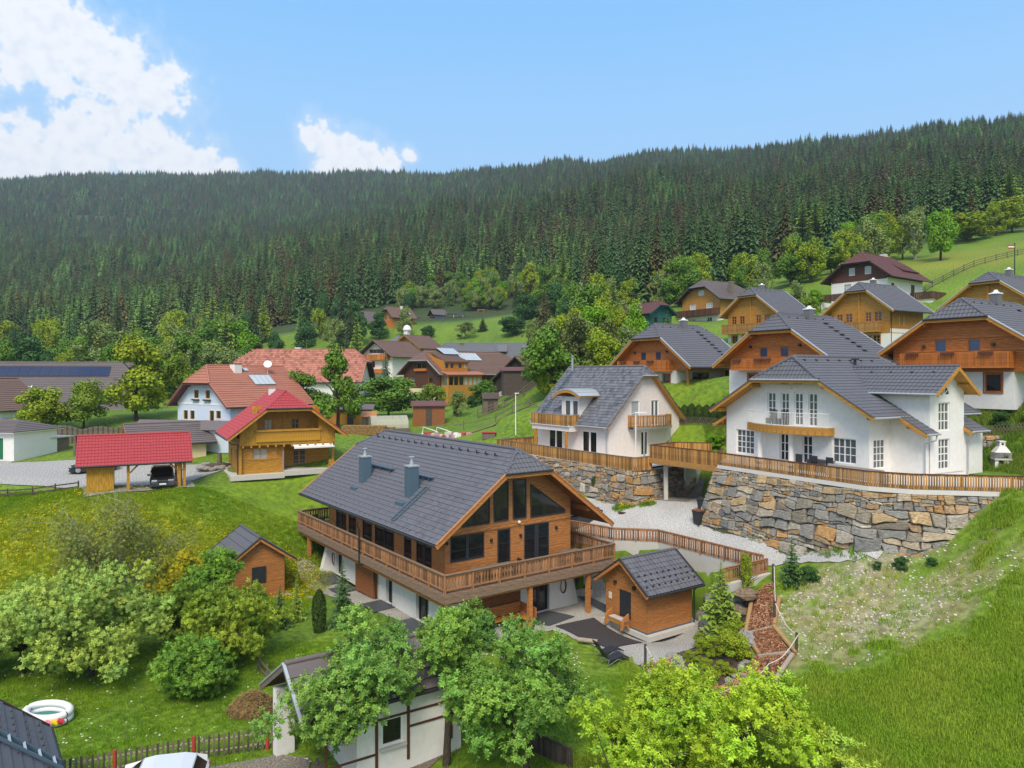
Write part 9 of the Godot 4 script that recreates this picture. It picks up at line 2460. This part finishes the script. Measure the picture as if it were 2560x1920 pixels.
func plants() -> void:
	make_plants()
	shared_meshes.sprig=sprig_mesh(11,0.125,0.16,3)
	shared_meshes.sprig_small=sprig_mesh(12,0.07,0.14,4)
	shared_meshes.sprig_big=sprig_mesh(11,0.17,0.2,6)
	forest()
	var list:=[
		["round","L0","big yellow-green maple left of the blue house",-50.8,-97.0,20.1,8.1],
		["round","L1","maple crown right behind the big maple, touching the blue house roof",-48.1,-104.0,18.4,4.6],
		["round","L1","rounded green tree with a dark trunk behind the wavy plank fence",-54.9,-92.0,14.5,5.5],
		["round","L0","low yellow-green tree in front of the solar barn",-58.9,-90.0,13.9,5.3],
		["airy","L4","pale feathery birch above the solar barn roof",-98.3,-172.0,27.8,13.7],
		["airy","L4","pale birch between the solar barn and the blue house",-77.2,-168.0,26.4,8.3],
		["spruce","S0","tall dark spruce behind the long red farm roof",-71.9,-200.0,36.7,7.2],
		["spruce","S0","broad dark spruce left of the mauve-roofed house",-63.5,-222.0,38.1,6.6],
		["round","L2","bright green tree beside the small meadow behind the red roof",-79.6,-190.0,30.5,6.8],
		["spruce","S1","dark spruce with drooping boughs beside the small meadow",-74.9,-188.0,27.8,5.2],
		["oval","L3","dark round tree left of the mauve-roofed house",-60.3,-228.0,40.7,5.2],
		["oval","L3","second dark round tree close to the mauve-roofed house",-56.0,-230.0,39.4,4.4],
		["oval","L0","sunlit yellow tree at the foot of the spruce forest",6.8,-255.0,54.8,8.5],
		["round","L2","full green tree just right of the sunlit yellow tree",11.3,-245.0,52.1,8.9],
		["round","L3","big dark green maple above the long grey barn",0.2,-195.0,31.0,8.3],
		["round","L3","dark green maple standing upslope of the long grey barn",4.2,-205.0,38.6,7.2],
		["spruce","S2","tall brownish spruce between dark maples above the barn",8.6,-190.0,38.4,5.3],
		["airy","L4","pale loose tree in front of the tall brownish spruce",4.7,-178.0,28.6,4.5],
		["round","L2","bushy green tree right of the tall brownish spruce",17.4,-225.0,43.7,9.0],
		["spruce","S0","lone slender spruce on the hill meadow",-8.6,-212.0,32.1,3.3],
		["airy","L4","hazy pale birch below the lone slender spruce",-13.4,-205.0,30.4,6.3],
		["pine","P0","ragged pine at the top of the green slope",5.9,-101.0,21.7,4.5],
		["pine","P0","tawny pine leaning over the grey barn end",8.6,-97.0,22.9,4.3],
		["pine","P0","dark pine left of the smallest orange chalet",12.3,-92.0,22.1,4.1],
		["round","L5","bright green round tree left of the teal workshop",16.1,-96.0,24.8,3.8],
		["airy","L0","tall yellow-green tree behind the ragged pines",16.0,-122.0,28.8,6.1],
		["round","L0","yellow-green shrubby tree below the forest, left of the teal workshop",10.7,-118.0,26.0,4.9],
		["conic","L2","small pale spruce in front of the teal workshop",25.6,-118.0,25.7,2.8],
		["round","L0","sunlit yellow-green tree left of the white-trunked birch",97.5,-186.0,54.2,6.4],
		["birch","L4","tall birch with a bare white trunk above the brown mountain house",98.8,-176.0,56.6,8.3],
		["round","L0","large sunlit yellow bush tree on the crest of the upper meadow",122.0,-192.0,58.5,12.7],
		["round","L0","tall sunlit tree at the right edge of the upper meadow",137.2,-197.0,63.7,10.9],
		["round","L2","round green tree left of the brown mountain house",73.8,-166.0,44.9,9.3],
		["round","L2","spreading green tree left of the brown mountain house, second from it",62.8,-162.0,42.1,8.5],
		["airy","L4","grey-green birch with bare twigs behind the honey chalets",55.4,-159.0,40.5,4.7],
		["round","L2","green tree with a pointed top right of the weathered house",50.7,-158.0,39.4,4.8],
		["airy","L4","pale flowering bush below the brown mountain house",52.9,-133.0,32.6,4.7],
		["round","L5","small bright green bush beside the upper plank fence",54.9,-130.0,30.8,2.6],
		["round","L1","low olive bush beside the sloping fence",50.0,-122.0,28.6,4.1],
		["tall","L2","tall slender tree between the yellow chalet and the blue house",-21.6,-89.0,18.6,5.6],
		["round","L2","broad green tree right of the blue house roof",-27.5,-93.0,15.5,6.8],
		["round","L2","wide green tree in front of the farmhouse wall",-17.9,-104.0,15.2,8.7],
		["round","L1","gnarled fruit tree before the cream wall",-11.9,-108.0,13.8,3.9],
		["airy","L4","silvery fruit tree beside the brown hen house",-7.7,-100.0,13.0,3.1],
		["round","L2","dark-stemmed fruit tree right of the conservatory",-4.5,-109.0,14.4,4.4],
		["oval","L3","small dark bush right of the silvery fruit tree",-6.1,-107.0,11.9,2.1],
		["spruce","S3","bluish spruce before the balconied white house",-21.1,-120.0,19.3,3.6],
		["round","L3","dark tree group beside the tower house",-39.6,-214.0,33.8,6.4],
		["airy","L4","drooping pale tree right of the orange hillside house",-32.4,-216.0,35.9,6.1],
		["oval","L3","tall dark broadleaf tree beside the hillside house",-34.4,-242.0,43.0,5.8],
		["round","L3","dark round bush on the hill meadow right of the tower house",-24.9,-212.0,29.7,4.0],
		["airy","L3","dark feathery tree at the left of the white tower house",-47.6,-206.0,27.3,8.0],
	]
	for t in list:
		var y:=gy(t[3],t[4])
		var nm2: String={"spruce": "spruce_tree","conic": "spruce_tree","pine": "pine_tree","birch": "birch_tree","airy": "birch_tree"}.get(t[0],"broadleaf_tree")
		plant(nm2,t[2],"tree",t[0],t[1],V(t[3],y,t[4]),maxf(2.0,t[5] - y),t[6]*1.08,"",0.12 if t[5] - y>4 else 0.03,R(0,360))
	# the belt of mixed trees along the foot of the forest and the young growth on the slope
	var belt:=[[-205,-40,-238,-185,88,9.0,15.0,["round","airy","oval","spruce","conic"]],[-42,26,-312,-262,95,6.5,10.0,["round","airy","round","oval","spruce"]],[10,45,-208,-122,26,8.0,13.0,["round","airy","oval"]],[48,100,-196,-158,18,9.0,13.0,["round","airy"]],[-110,-60,-186,-140,30,8.0,13.0,["round","airy","oval","conic"]],[100,190,-206,-192,22,8.0,12.0,["round","airy"]],[3,17,-116,-89,20,5.5,9.0,["round","airy","round","spruce"]]]
	var words:={"round": "rounded","airy": "loose feathery","oval": "dark egg-shaped","spruce": "dark pointed","conic": "pale pointed"}
	for bi in belt.size():
		var b: Array=belt[bi]
		for i in b[4]:
			var k: String=b[7][rng.randi() % b[7].size()]
			var x:=R(b[0],b[1]); var z:=R(b[2],b[3])
			var keep:=true
			for h in [Vector2(-31,-186),Vector2(-53,-238),Vector2(-42,-226),Vector2(-24,-247),Vector2(38,-148),Vector2(30,-139),Vector2(60,-126),Vector2(-44,-172),Vector2(-15,-170)]:
				if Vector2(x,z).distance_to(h)<13.0: keep=false
			if bi==2 and z>-150 and x>22: keep=false
			if z>-250 and z<-198 and x>-40: keep=bi==2 and keep
			if not keep: continue
			var h:=R(b[5],b[6])*(1.35 if k in ["spruce","conic"] else 1.0)
			var lm: String={"round": ["L0","L2","L2","L5"][rng.randi() % 4],"airy": ["L4","L0"][rng.randi() % 2],"oval": ["L3","L2"][rng.randi() % 2],"spruce": ["S0","S1"][rng.randi() % 2],"conic": "S4"}[k]
			if bi==1 and k != "spruce": lm=["L0","L5","L2","L4"][rng.randi() % 4]
			var where: String=["in the tree belt at the foot of the forest","among the young growth on the clearing above the hill meadow","in the copse on the slope above the grey barn","in the belt behind the mountain houses","in the belt behind the solar barn","in the row along the crest of the upper meadow","in the thicket above the green slope behind the pink house"][bi]
			plant({"spruce": "spruce_tree","conic": "larch_tree"}.get(k,"broadleaf_tree"),"%s tree standing %s" % [words[k],where],"tree",k,lm,V(x,gy(x,z),z),h,h*(R(0.55,0.85) if not k in ["spruce","conic"] else R(0.3,0.4)),"%s trees %s" % [words[k],where],0.08,R(0,360))
	# hedges and garden conifers
	var th:=func(label: String,a: Vector3,b: Vector3,n: int,h: float,group: String,leaf:="TH") -> void:
		for i in n:
			var p:=a.lerp(b,(i+0.5)/n); p.y=gy(p.x,p.z)
			var t:=thing("hedge_plant",label,"hedge",p,0,group)
			var s:=h*R(0.93,1.07); var w:=maxf(a.distance_to(b)/n*1.25,0.55)
			var c:=put("crown",colored(leaf,"thuja",mats[leaf]),t); c.transform=Transform3D(Basis(Vector3.UP,R(0,6)).scaled(V(w,s,w)),Vector3.ZERO)
	var g:=RandomNumberGenerator.new(); g.seed=9
	var tm:=MB.new()
	for i in 1500:
		var y:=g.randf(); var a:=g.randf()*TAU; var r:=0.5*(0.75+0.25*sin(PI*minf(1,y*1.05)))*(1.0 if y<0.8 else sqrt((1.0 - y)/0.2))*g.randf_range(0.82,1.05)
		var k:=g.randf_range(0.6,1.5); tm.col=Color(k,k,k)
		leaf_quad(tm,V(cos(a)*r,y,sin(a)*r),V(cos(a)+g.randf_range(-0.6,0.6),g.randf_range(-0.2,0.7),sin(a)+g.randf_range(-0.6,0.6)).normalized(),0.09,g)
	crowns["thuja"]=tm.mesh(null)
	th.call("clipped conifer in the hedge before the smallest orange chalet",V(11.8,0,-70.2),V(20.0,0,-65.0),14,1.6,"clipped hedge before the smallest orange chalet")
	th.call("small clipped conifer behind the pink house's plank fence",V(6.8,0,-60.6),V(9.9,0,-57.7),6,1.15,"small hedge behind the plank fence")
	th.call("dark conifer in the hedge right of the yellow chalet",V(-14.5,0,-70.5),V(-10.0,0,-73.0),8,2.0,"dark hedge right of the yellow chalet")
	th.call("dark conifer in the short hedge at the meadow's edge",V(-24.6,0,-51.2),V(-20.9,0,-51.9),7,2.0,"short dark hedge at the meadow's edge")
	th.call("single dark clipped conifer at the back corner of the yellow chalet",V(-27.6,0,-71.5),V(-26.8,0,-71.5),1,2.2,"")
	th.call("slim dark column conifer on the lawn left of the chalet",V(-12.3,0,-44.5),V(-11.6,0,-44.5),1,2.6,"")
	var garden:=[["conic","S1","spruce_tree","fresh green spruce in front of the chalet's left side",-10.72,-45.5,4.4,1.9],["conic","S1","spruce_tree","small spruce right of the larch garden shed",-14.6,-45.2,2.9,1.5],["conic","S4","spruce_tree","slender pale young spruce beside the larch garden shed",-13.9,-46.4,3.2,1.1],["conic","S4","spruce_tree","bright yellow-green spruce at the head of the planting bed",11.9,-40.9,4.4,2.7],["conic","S1","spruce_tree","small dark spruce where the mulch path meets the meadow",16.1,-41.3,2.9,1.5],["airy","L0","sapling","thin sapling with sparse leaves beside the short railing",13.6,-41.9,3.2,1.0]]
	for t in garden: plant(t[2],t[3],"tree",t[0],t[1],V(t[4],gy(t[4],t[5]) - 0.1,t[5]),t[6],t[7],"",0.12)
	var bed:=[V(11.0,0.9,-38.4),V(11.6,1.2,-37.6),V(11.5,1.3,-36.9),V(10.2,0.5,-37.4),V(10.0,0.6,-36.6),V(10.7,0.6,-36.4),V(9.7,0.5,-39.0),V(9.9,0.5,-38.2),V(10.6,0.7,-39.6),V(12.2,0.9,-39.4),V(9.9,0.7,-35.8),V(11.0,0.45,-35.9),V(10.9,0.7,-41.1),V(11.9,0.6,-40.0)]
	for k in bed.size():
		var p: Vector3=bed[k]
		plant("shrub","low yellow-green shrub planted in the mulched bed","shrub","bush","L0",V(p.x,gy(p.x,p.z),p.z),p.y*1.3,p.y*1.3,"shrubs of the planting bed",0.0)
	for k in 4: plant("shrub","small dark green bush in rough grass below the stone wall","shrub","bush","L3",V([21.2,20.2,17.0,22.6][k],gy([21.2,20.2,17.0,22.6][k],[-39.2,-39.6,-41.0,-38.6][k]),[-39.2,-39.6,-41.0,-38.6][k]),[0.8,0.5,1.1,0.6][k],[0.8,0.5,1.2,0.6][k],"bushes below the stone wall",0.0)
	for k in 10:
		var p: Vector3=[V(21.5,0,-59.5),V(23,0,-58),V(24.5,0,-56.5),V(32,0,-51.2),V(34,0,-50),V(35.6,0,-48.6),V(19.4,0,-62.5),V(20,0,-61),V(18.2,0,-63.8),V(31,0,-50.8)][k]
		plant("shrub","low green shrub on the bank between the villa and the orange chalets","shrub","bush",["L2","L3","L5"][k % 3],V(p.x,gy(p.x,p.z),p.z),R(0.8,1.5),R(1.0,1.8),"shrubs on the bank behind the villa",0.0)
	# the trees in front
	var G:=C(0.135,0.245,0.045)
	near_tree("apple_tree","big fruit tree in front of the half-timbered barn, forked low",V(-6.1,gy(-6.1,-29.0),-29.0),6.3,5.8,G,{"seed": 11,"limbs": 9,"subs": 8,"per": 62,"clump": 0.105,"fork": 0.26,"r": 0.2,"low": 0.42})
	near_tree("pear_tree","slim fruit tree with a curved trunk at the barn's right end",V(-2.75,gy(-2.75,-30.0),-30.0),6.5,2.9,C(0.14,0.25,0.04),{"seed": 12,"limbs": 7,"subs": 7,"per": 46,"clump": 0.16,"fork": 0.42,"r": 0.15,"low": 0.5,"lean": V(0.6,0,0)})
	near_tree("apple_tree","loose fruit tree right of the barn, before the corner bench",V(0.55,gy(0.55,-28.5),-28.5),6.0,5.0,C(0.13,0.245,0.04),{"seed": 13,"limbs": 10,"subs": 7,"per": 55,"clump": 0.10,"fork": 0.3,"r": 0.15,"low": 0.3})
	near_tree("lime_tree","bright lime-green tree top at the bottom edge below the mulch path",V(6.6,gy(6.6,-24.8),-24.8),4.6,8.8,C(0.235,0.34,0.022),{"seed": 14,"limbs": 14,"subs": 8,"per": 60,"clump": 0.07,"fork": 0.2,"r": 0.2,"low": 0.45,"scatter": 0.09,"sprig": shared_meshes.sprig})
	near_tree("birch_tree","olive-green weeping birch at the edge of the flowering meadow",V(-25.0,gy(-25.0,-45.5),-45.5),9.2,6.9,C(0.185,0.215,0.055),{"seed": 15,"limbs": 12,"subs": 9,"per": 68,"clump": 0.10,"fork": 0.22,"r": 0.13,"low": 0.25,"weep": 0.13,"bark": "birch_bark","sprig": shared_meshes.sprig_small})
	near_tree("apple_tree","pale green apple tree at the left edge with spreading branches",V(-26.2,gy(-26.2,-38.4),-38.4),4.2,6.2,C(0.25,0.335,0.07),{"seed": 16,"limbs": 10,"subs": 8,"per": 58,"clump": 0.10,"fork": 0.3,"r": 0.15,"low": 0.4})
	near_tree("apple_tree","pale green apple tree in front of the weeping birch",V(-22.4,gy(-22.4,-38.2),-38.2),5.1,6.6,C(0.24,0.33,0.065),{"seed": 17,"limbs": 11,"subs": 8,"per": 60,"clump": 0.10,"fork": 0.3,"r": 0.16,"low": 0.38})
	near_tree("golden_conifer","golden yellow-green bushy conifer before the dark meadow hedge",V(-20.9,gy(-20.9,-46.2),-46.2),4.6,3.4,C(0.26,0.25,0.012),{"seed": 18,"limbs": 9,"subs": 7,"per": 48,"clump": 0.13,"fork": 0.2,"r": 0.1,"low": 0.2})
	near_tree("cherry_tree","young cherry tree in front of the larch garden shed",V(-19.2,gy(-19.2,-46.4),-46.4),4.6,3.5,C(0.125,0.23,0.025),{"seed": 19,"limbs": 8,"subs": 6,"per": 34,"clump": 0.11,"fork": 0.35,"r": 0.09,"low": 0.4})
	near_tree("shrub","large rounded green shrub on the lower lawn",V(-15.6,gy(-15.6,-40.0),-40.0),3.9,4.5,C(0.16,0.225,0.02),{"cat": "shrub","seed": 20,"limbs": 14,"subs": 7,"per": 46,"clump": 0.12,"fork": 0.12,"r": 0.08,"low": 0.15})
	near_tree("shrub","darker green shrub left of the large rounded one",V(-18.9,gy(-18.9,-42.0),-42.0),4.1,3.6,C(0.11,0.185,0.02),{"cat": "shrub","seed": 21,"limbs": 12,"subs": 6,"per": 46,"clump": 0.13,"fork": 0.12,"r": 0.08,"low": 0.15})
	near_tree("shrub","low broad shrub nearest the compost heap",V(-15.9,gy(-15.9,-36.4),-36.4),2.5,3.6,C(0.12,0.23,0.028),{"cat": "shrub","seed": 22,"limbs": 12,"subs": 6,"per": 42,"clump": 0.12,"fork": 0.12,"r": 0.06,"low": 0.12})
	near_tree("shrub","bushy green shrub beside the corner bench",V(-1.6,gy(-1.6,-41.6),-41.6),2.0,1.3,C(0.09,0.19,0.04),{"cat": "shrub","seed": 23,"limbs": 8,"subs": 5,"per": 24,"clump": 0.16,"fork": 0.1,"r": 0.04,"low": 0.15})
	near_tree("shrub","leafy green shrub at the barn's left, behind the gate pillar",V(-9.6,gy(-9.6,-34.6),-34.6),2.2,2.4,C(0.12,0.23,0.03),{"cat": "shrub","seed": 24,"limbs": 9,"subs": 5,"per": 34,"clump": 0.14,"fork": 0.1,"r": 0.05,"low": 0.15})
	near_tree("sapling","young sprouting tree at the bottom edge right of the lime-green tree",V(11.0,gy(11.0,-24.2),-24.2),2.6,2.0,C(0.25,0.34,0.04),{"seed": 25,"limbs": 7,"subs": 4,"per": 14,"clump": 0.12,"fork": 0.3,"r": 0.05,"low": 0.3})
	var sh:=thing("garden_hut","small dark red hut almost hidden under the weeping birch","hut",V(-29.6,gy(-29.6,-45.8),-45.8),-30)
	prims("wall",sh,"brown_wood",[V(-1.2,-0.2,-1.2),V(1.2,1.7,1.2)])
	var rm:=MB.new(); rm.slab([V(-1.5,1.6,1.5),V(1.5,1.6,1.5),V(1.5,2.3,-1.5),V(-1.5,2.3,-1.5)],V(0,1,0.2),0.06,-0.06); put("roof",rm.mesh(mats.roof_maroon),sh)
	meadows()

func meadows() -> void:
	var g:=RandomNumberGenerator.new(); g.seed=31
	var nn:=FastNoiseLite.new(); nn.seed=6; nn.frequency=1.0; nn.fractal_octaves=3
	var tuft:=func(n: int,h: float,w: float,sp: float,sd: int) -> ArrayMesh:
		var q:=RandomNumberGenerator.new(); q.seed=sd
		var mb:=MB.new()
		for i in n:
			var a:=q.randf()*TAU; var r:=sp*sqrt(q.randf())
			var b:=V(cos(a)*r,-0.03,sin(a)*r)
			var ln:=h*q.randf_range(0.55,1.2)
			var bend:=V(q.randfn(),0,q.randfn())*ln*0.28
			var s:=V(sin(a*3),0,cos(a*3))*w
			var k:=q.randf_range(0.8,1.2); mb.col=Color(k,k,k)
			var m:=b+bend*0.35+V(0,ln*0.6,0)
			mb.tri(b - s,b+s,m+s*0.8); mb.tri(b - s,m+s*0.8,m - s*0.8); mb.tri(m - s*0.8,m+s*0.8,b+bend+V(0,ln*0.95,0))
		return mb.mesh(mats.LN)
	var areas:=[
		["tall_grass",2.0,34.0,-42.5,-20.0,34000,0.2,C(0.20,0.345,0.022),C(0.30,0.40,0.04),"tall rough meadow grass on the slope below the stone wall"],
		["lawn_grass",-36.0,8.0,-43.0,-22.0,30000,0.12,C(0.125,0.26,0.008),C(0.20,0.33,0.010),"short grass of the lower lawns among the fruit trees"],
		["meadow_grass",-52.0,-14.0,-62.0,-46.0,26000,0.18,C(0.16,0.29,0.010),C(0.25,0.35,0.012),"grass of the flowering meadow before the yellow chalet"],
		["bank_grass",14.0,40.0,-66.0,-44.0,9000,0.3,C(0.13,0.24,0.02),C(0.2,0.27,0.04),"rough grass on the bank behind the villa"]]
	var keepout:=[[V(10.2,3.4,-37.8)],[V(0.29,12.0,-46.5)]]
	for a in areas:
		var m: ArrayMesh=tuft.call(11 if a[6]>0.15 else 9,a[6],0.011+a[6]*0.016,0.16,40)
		var xs:=[]; var cs:=[]
		var inv:=Transform3D(Basis(Vector3.UP,deg_to_rad(36)),V(0.289,0,-46.515)).affine_inverse()
		while xs.size()<a[5]:
			var x:=g.randf_range(a[1],a[2]); var z:=g.randf_range(a[3],a[4])
			var q:=Vector2(x,z)
			if absf(x)>-z*0.78+2.0: if g.randf()<0.995: continue
			if a[0]=="tall_grass":
				if z<-40.5 and x<14.8: continue
				if x<14.3 and z<-33.6 and x>6.6: continue
				if x<5.5+g.randf() and z<-30: continue
				if q.distance_to(Vector2(5.5,-41))<1.5: continue
				if z<-41.4 and x>14: continue
				if Geometry2D.is_point_in_polygon(q,upper): continue
				var p1:=Vector2((x - 18.3)/6.0,(z+36.5)/2.6).rotated(0.15).length(); var p2:=Vector2((x - 20.0)/5.5,(z+40.0)/1.4).rotated(0.5).length(); var p3:=Vector2((x - 15.6)/1.3,(z+38.6)/1.2).length()
				if minf(minf(p1,p2),p3)<1.35+nn.get_noise_2d(x*0.4,z*0.4)*0.9 and g.randf()<0.93: continue
			elif a[0]=="lawn_grass":
				var l:=inv*V(x,0,z)
				if l.x>-7.2 and l.x<12 and l.z<4.6: continue
				if x>3.0 and z<-37.5: continue
				if z>-31.0 and x>-10.5 and x<-3: continue
			elif a[0]=="bank_grass":
				if x<17.6 or gy(x,z)>13.2 or (z>-50 and x<29.5) or gy(x,z)<8.8: continue
			var s:=g.randf_range(0.6,1.5)*(1.0+nn.get_noise_2d(x*0.3,z*0.3)*0.6)
			xs.append(Transform3D(Basis(Vector3.UP,g.randf()*TAU).scaled(V(1,s,1)*g.randf_range(0.8,1.3)),V(x,gy(x,z),z)))
			var c: Color=(a[7] as Color).lerp(a[8],clampf(0.5+nn.get_noise_2d(x*0.16,z*0.16)*1.3+g.randf_range(-0.2,0.2),0,1))*g.randf_range(0.8,1.2)
			if a[0]=="meadow_grass": c=c.lerp(C(0.36,0.36,0.01),clampf(1.0 - absf(z+54.5)/6.0,0,1)*0.5)
			cs.append(c)
		tag(multi(a[0],m,xs,cs),a[9],"grass")
	var fl:=func(called: String,n: int,c: Color,size: float,hh: float,spot: Callable,label: String) -> void:
		var mb:=MB.new()
		for k in 5:
			var an:=TAU*k/5
			mb.tri(V(0,0,0),V(cos(an - 0.5),0.35,sin(an - 0.5))*size,V(cos(an+0.5),0.35,sin(an+0.5))*size)
		var xs:=[]; var cs:=[]
		while xs.size()<n:
			var q: Vector2=spot.call()
			xs.append(Transform3D(Basis(V(1,0,0),g.randf_range(-0.4,0.8)).rotated(Vector3.UP,g.randf()*TAU),V(q.x,gy(q.x,q.y)+hh*g.randf_range(0.6,1.2),q.y)))
			cs.append(c*g.randf_range(0.85,1.1))
		tag(multi(called,mb.mesh(mats.LN),xs,cs),label,"flowers")
	fl.call("buttercups",7000,C(0.75,0.56,0.01),0.05,0.24,func() -> Vector2:
		for i in 20:
			var q:=Vector2(g.randf_range(-52,-15),g.randf_range(-61,-48.5))
			if nn.get_noise_2d(q.x*0.15,q.y*0.3)+0.55 - absf(q.y+54.0)/8.0>g.randf_range(0.0,0.5): return q
		return Vector2(-30,-54),"yellow buttercups flowering in a band across the meadow")
	fl.call("daisies",700,C(0.8,0.8,0.75),0.045,0.12,func() -> Vector2: return Vector2(g.randf_range(-32,-8),g.randf_range(-40,-28)) if g.randf()<0.55 else Vector2(g.randf_range(-3.5,4),g.randf_range(-41,-36)),"white daisies scattered over the lower lawns")
	fl.call("yellow_wall_flowers",160,C(0.8,0.55,0.01),0.06,0.35,func() -> Vector2: return Vector2(9.0+g.randf_range(-0.5,0.6),-56.9+g.randf_range(-0.4,0.5)) if g.randf()<0.6 else Vector2(10.6+g.randf_range(-0.5,0.5),-56.4+g.randf_range(-0.3,0.3)),"clumps of yellow flowers at the foot of the boulder wall")
	var wx:=[]; var wc:=[]
	var wt: ArrayMesh=tuft.call(14,0.4,0.02,0.2,44)
	for k in 420:
		var q:=Vector2(9.0+g.randf_range(-1.0,0.9),-56.9+g.randf_range(-0.5,0.6)) if k<110 else (Vector2(10.6+g.randf_range(-0.6,0.6),-56.3+g.randf_range(-0.3,0.4)) if k<160 else Vector2(15.0,-50.9).lerp(Vector2(20.2,-40.6),g.randf())+Vector2(g.randf_range(-0.7,0.3),g.randf_range(-0.3,0.3)))
		wx.append(Transform3D(Basis(Vector3.UP,g.randf()*TAU).scaled(Vector3.ONE*g.randf_range(0.4,1.1)),V(q.x,gy(q.x,q.y),q.y))); wc.append(C(0.15,0.27,0.02)*g.randf_range(0.7,1.3))
	tag(multi("weeds",wt,wx,wc),"weeds and grass growing along the feet of the stone walls","weeds")
	var cm:=MB.new()
	for k in 3: cm.quad(V(-0.05,k*0.012,-0.012+k*0.01),V(0.05,k*0.012,-0.012),V(0.045,0.012+k*0.01,0.012),V(-0.045,0.01+k*0.012,0.012))
	var cx:=[]; var cc:=[]
	var mp:=PackedVector2Array([Vector2(14.1,-41.9),Vector2(15.4,-42.0),Vector2(13.7,-37.7),Vector2(13.9,-35.8),Vector2(12.4,-34.1),Vector2(10.4,-33.4),Vector2(7.6,-34.6),Vector2(7.1,-38.6),Vector2(8.7,-39.6),Vector2(8.8,-36.2),Vector2(10.3,-35.3),Vector2(11.5,-35.8),Vector2(12.45,-36.6),Vector2(12.5,-38.5)])
	while cx.size()<5200:
		var q:=Vector2(g.randf_range(7,15.5),g.randf_range(-42,-33.3))
		if not Geometry2D.is_point_in_polygon(q,mp): continue
		cx.append(Transform3D(Basis(Vector3.UP,g.randf()*TAU).rotated(V(1,0,0),g.randf_range(-0.5,0.5)).scaled(Vector3.ONE*g.randf_range(0.6,1.5)),V(q.x,gy(q.x,q.y)+0.085,q.y))); cc.append(C(0.46,0.19,0.085).lerp(C(0.6,0.36,0.2),g.randf())*g.randf_range(0.5,1.25))
	tag(multi("bark_chips",cm.mesh(mats.plain),cx,cc),"reddish bark chips strewn over the mulch path","mulch")
	var pm:=boulder_mesh(50); pm.surface_set_material(0,mats.plain)
	var px:=[]; var pc:=[]
	while px.size()<1100:
		var q:=Vector2(g.randf_range(12,26),g.randf_range(-43,-33))
		var p1:=Vector2((q.x - 18.3)/6.0,(q.y+36.5)/2.6).rotated(0.15).length(); var p2:=Vector2((q.x - 20.0)/5.5,(q.y+40.0)/1.4).rotated(0.5).length()
		if minf(p1,p2)>1.0+nn.get_noise_2d(q.x*0.4,q.y*0.4) or Geometry2D.is_point_in_polygon(q,upper): continue
		px.append(Transform3D(Basis(Vector3.UP,g.randf()*TAU).scaled(Vector3.ONE*g.randf_range(0.04,0.14)),V(q.x,gy(q.x,q.y)+0.01,q.y))); pc.append(C(0.55,0.5,0.43)*g.randf_range(0.7,1.3))
	tag(multi("gravel_stones",pm,px,pc),"loose pale stones on the trodden patches of the slope","gravel")

func _ready() -> void:
	var cam:=Camera3D.new()
	cam.name="camera"
	cam.keep_aspect=Camera3D.KEEP_HEIGHT
	cam.set_frustum(0.1*1920.0/1795.0,Vector2(0,-0.1*25.0/1795.0),0.1,6000.0)
	cam.position=V(0,15.2,0)
	add_child(cam); cam.current=true
	var env:=Environment.new()
	env.background_mode=Environment.BG_SKY
	var sky:=Sky.new()
	var sm:=PanoramaSkyMaterial.new()
	sm.panorama=sky_texture()
	sky.sky_material=sm
	env.sky=sky
	env.background_energy_multiplier=1.0
	env.fog_enabled=true; env.fog_density=0.00016; env.fog_light_color=Color(0.80,0.88,0.97)
	env.tonemap_mode=Environment.TONE_MAPPER_LINEAR
	env.tonemap_exposure=1.25
	env.sdfgi_enabled=true; env.ssao_enabled=true; env.ssil_enabled=true
	var we:=WorldEnvironment.new(); we.name="environment"; we.environment=env; add_child(we)
	var sun:=DirectionalLight3D.new()
	sun.name="sun"; sun.light_energy=0.9; sun.light_color=Color(1.0,0.95,0.87); sun.light_angular_distance=22.0; sun.shadow_enabled=true
	sun.rotation_degrees=Vector3(-50,-8,0)
	add_child(sun)
	rng.seed=1
	make_materials()
	make_tiles()
	build_ground()
	main_house()
	sauna_shed()
	villa()
	pink_house()
	yellow_chalet()
	carport()
	houses_on_terrace()
	other_houses()
	site()
	plants()
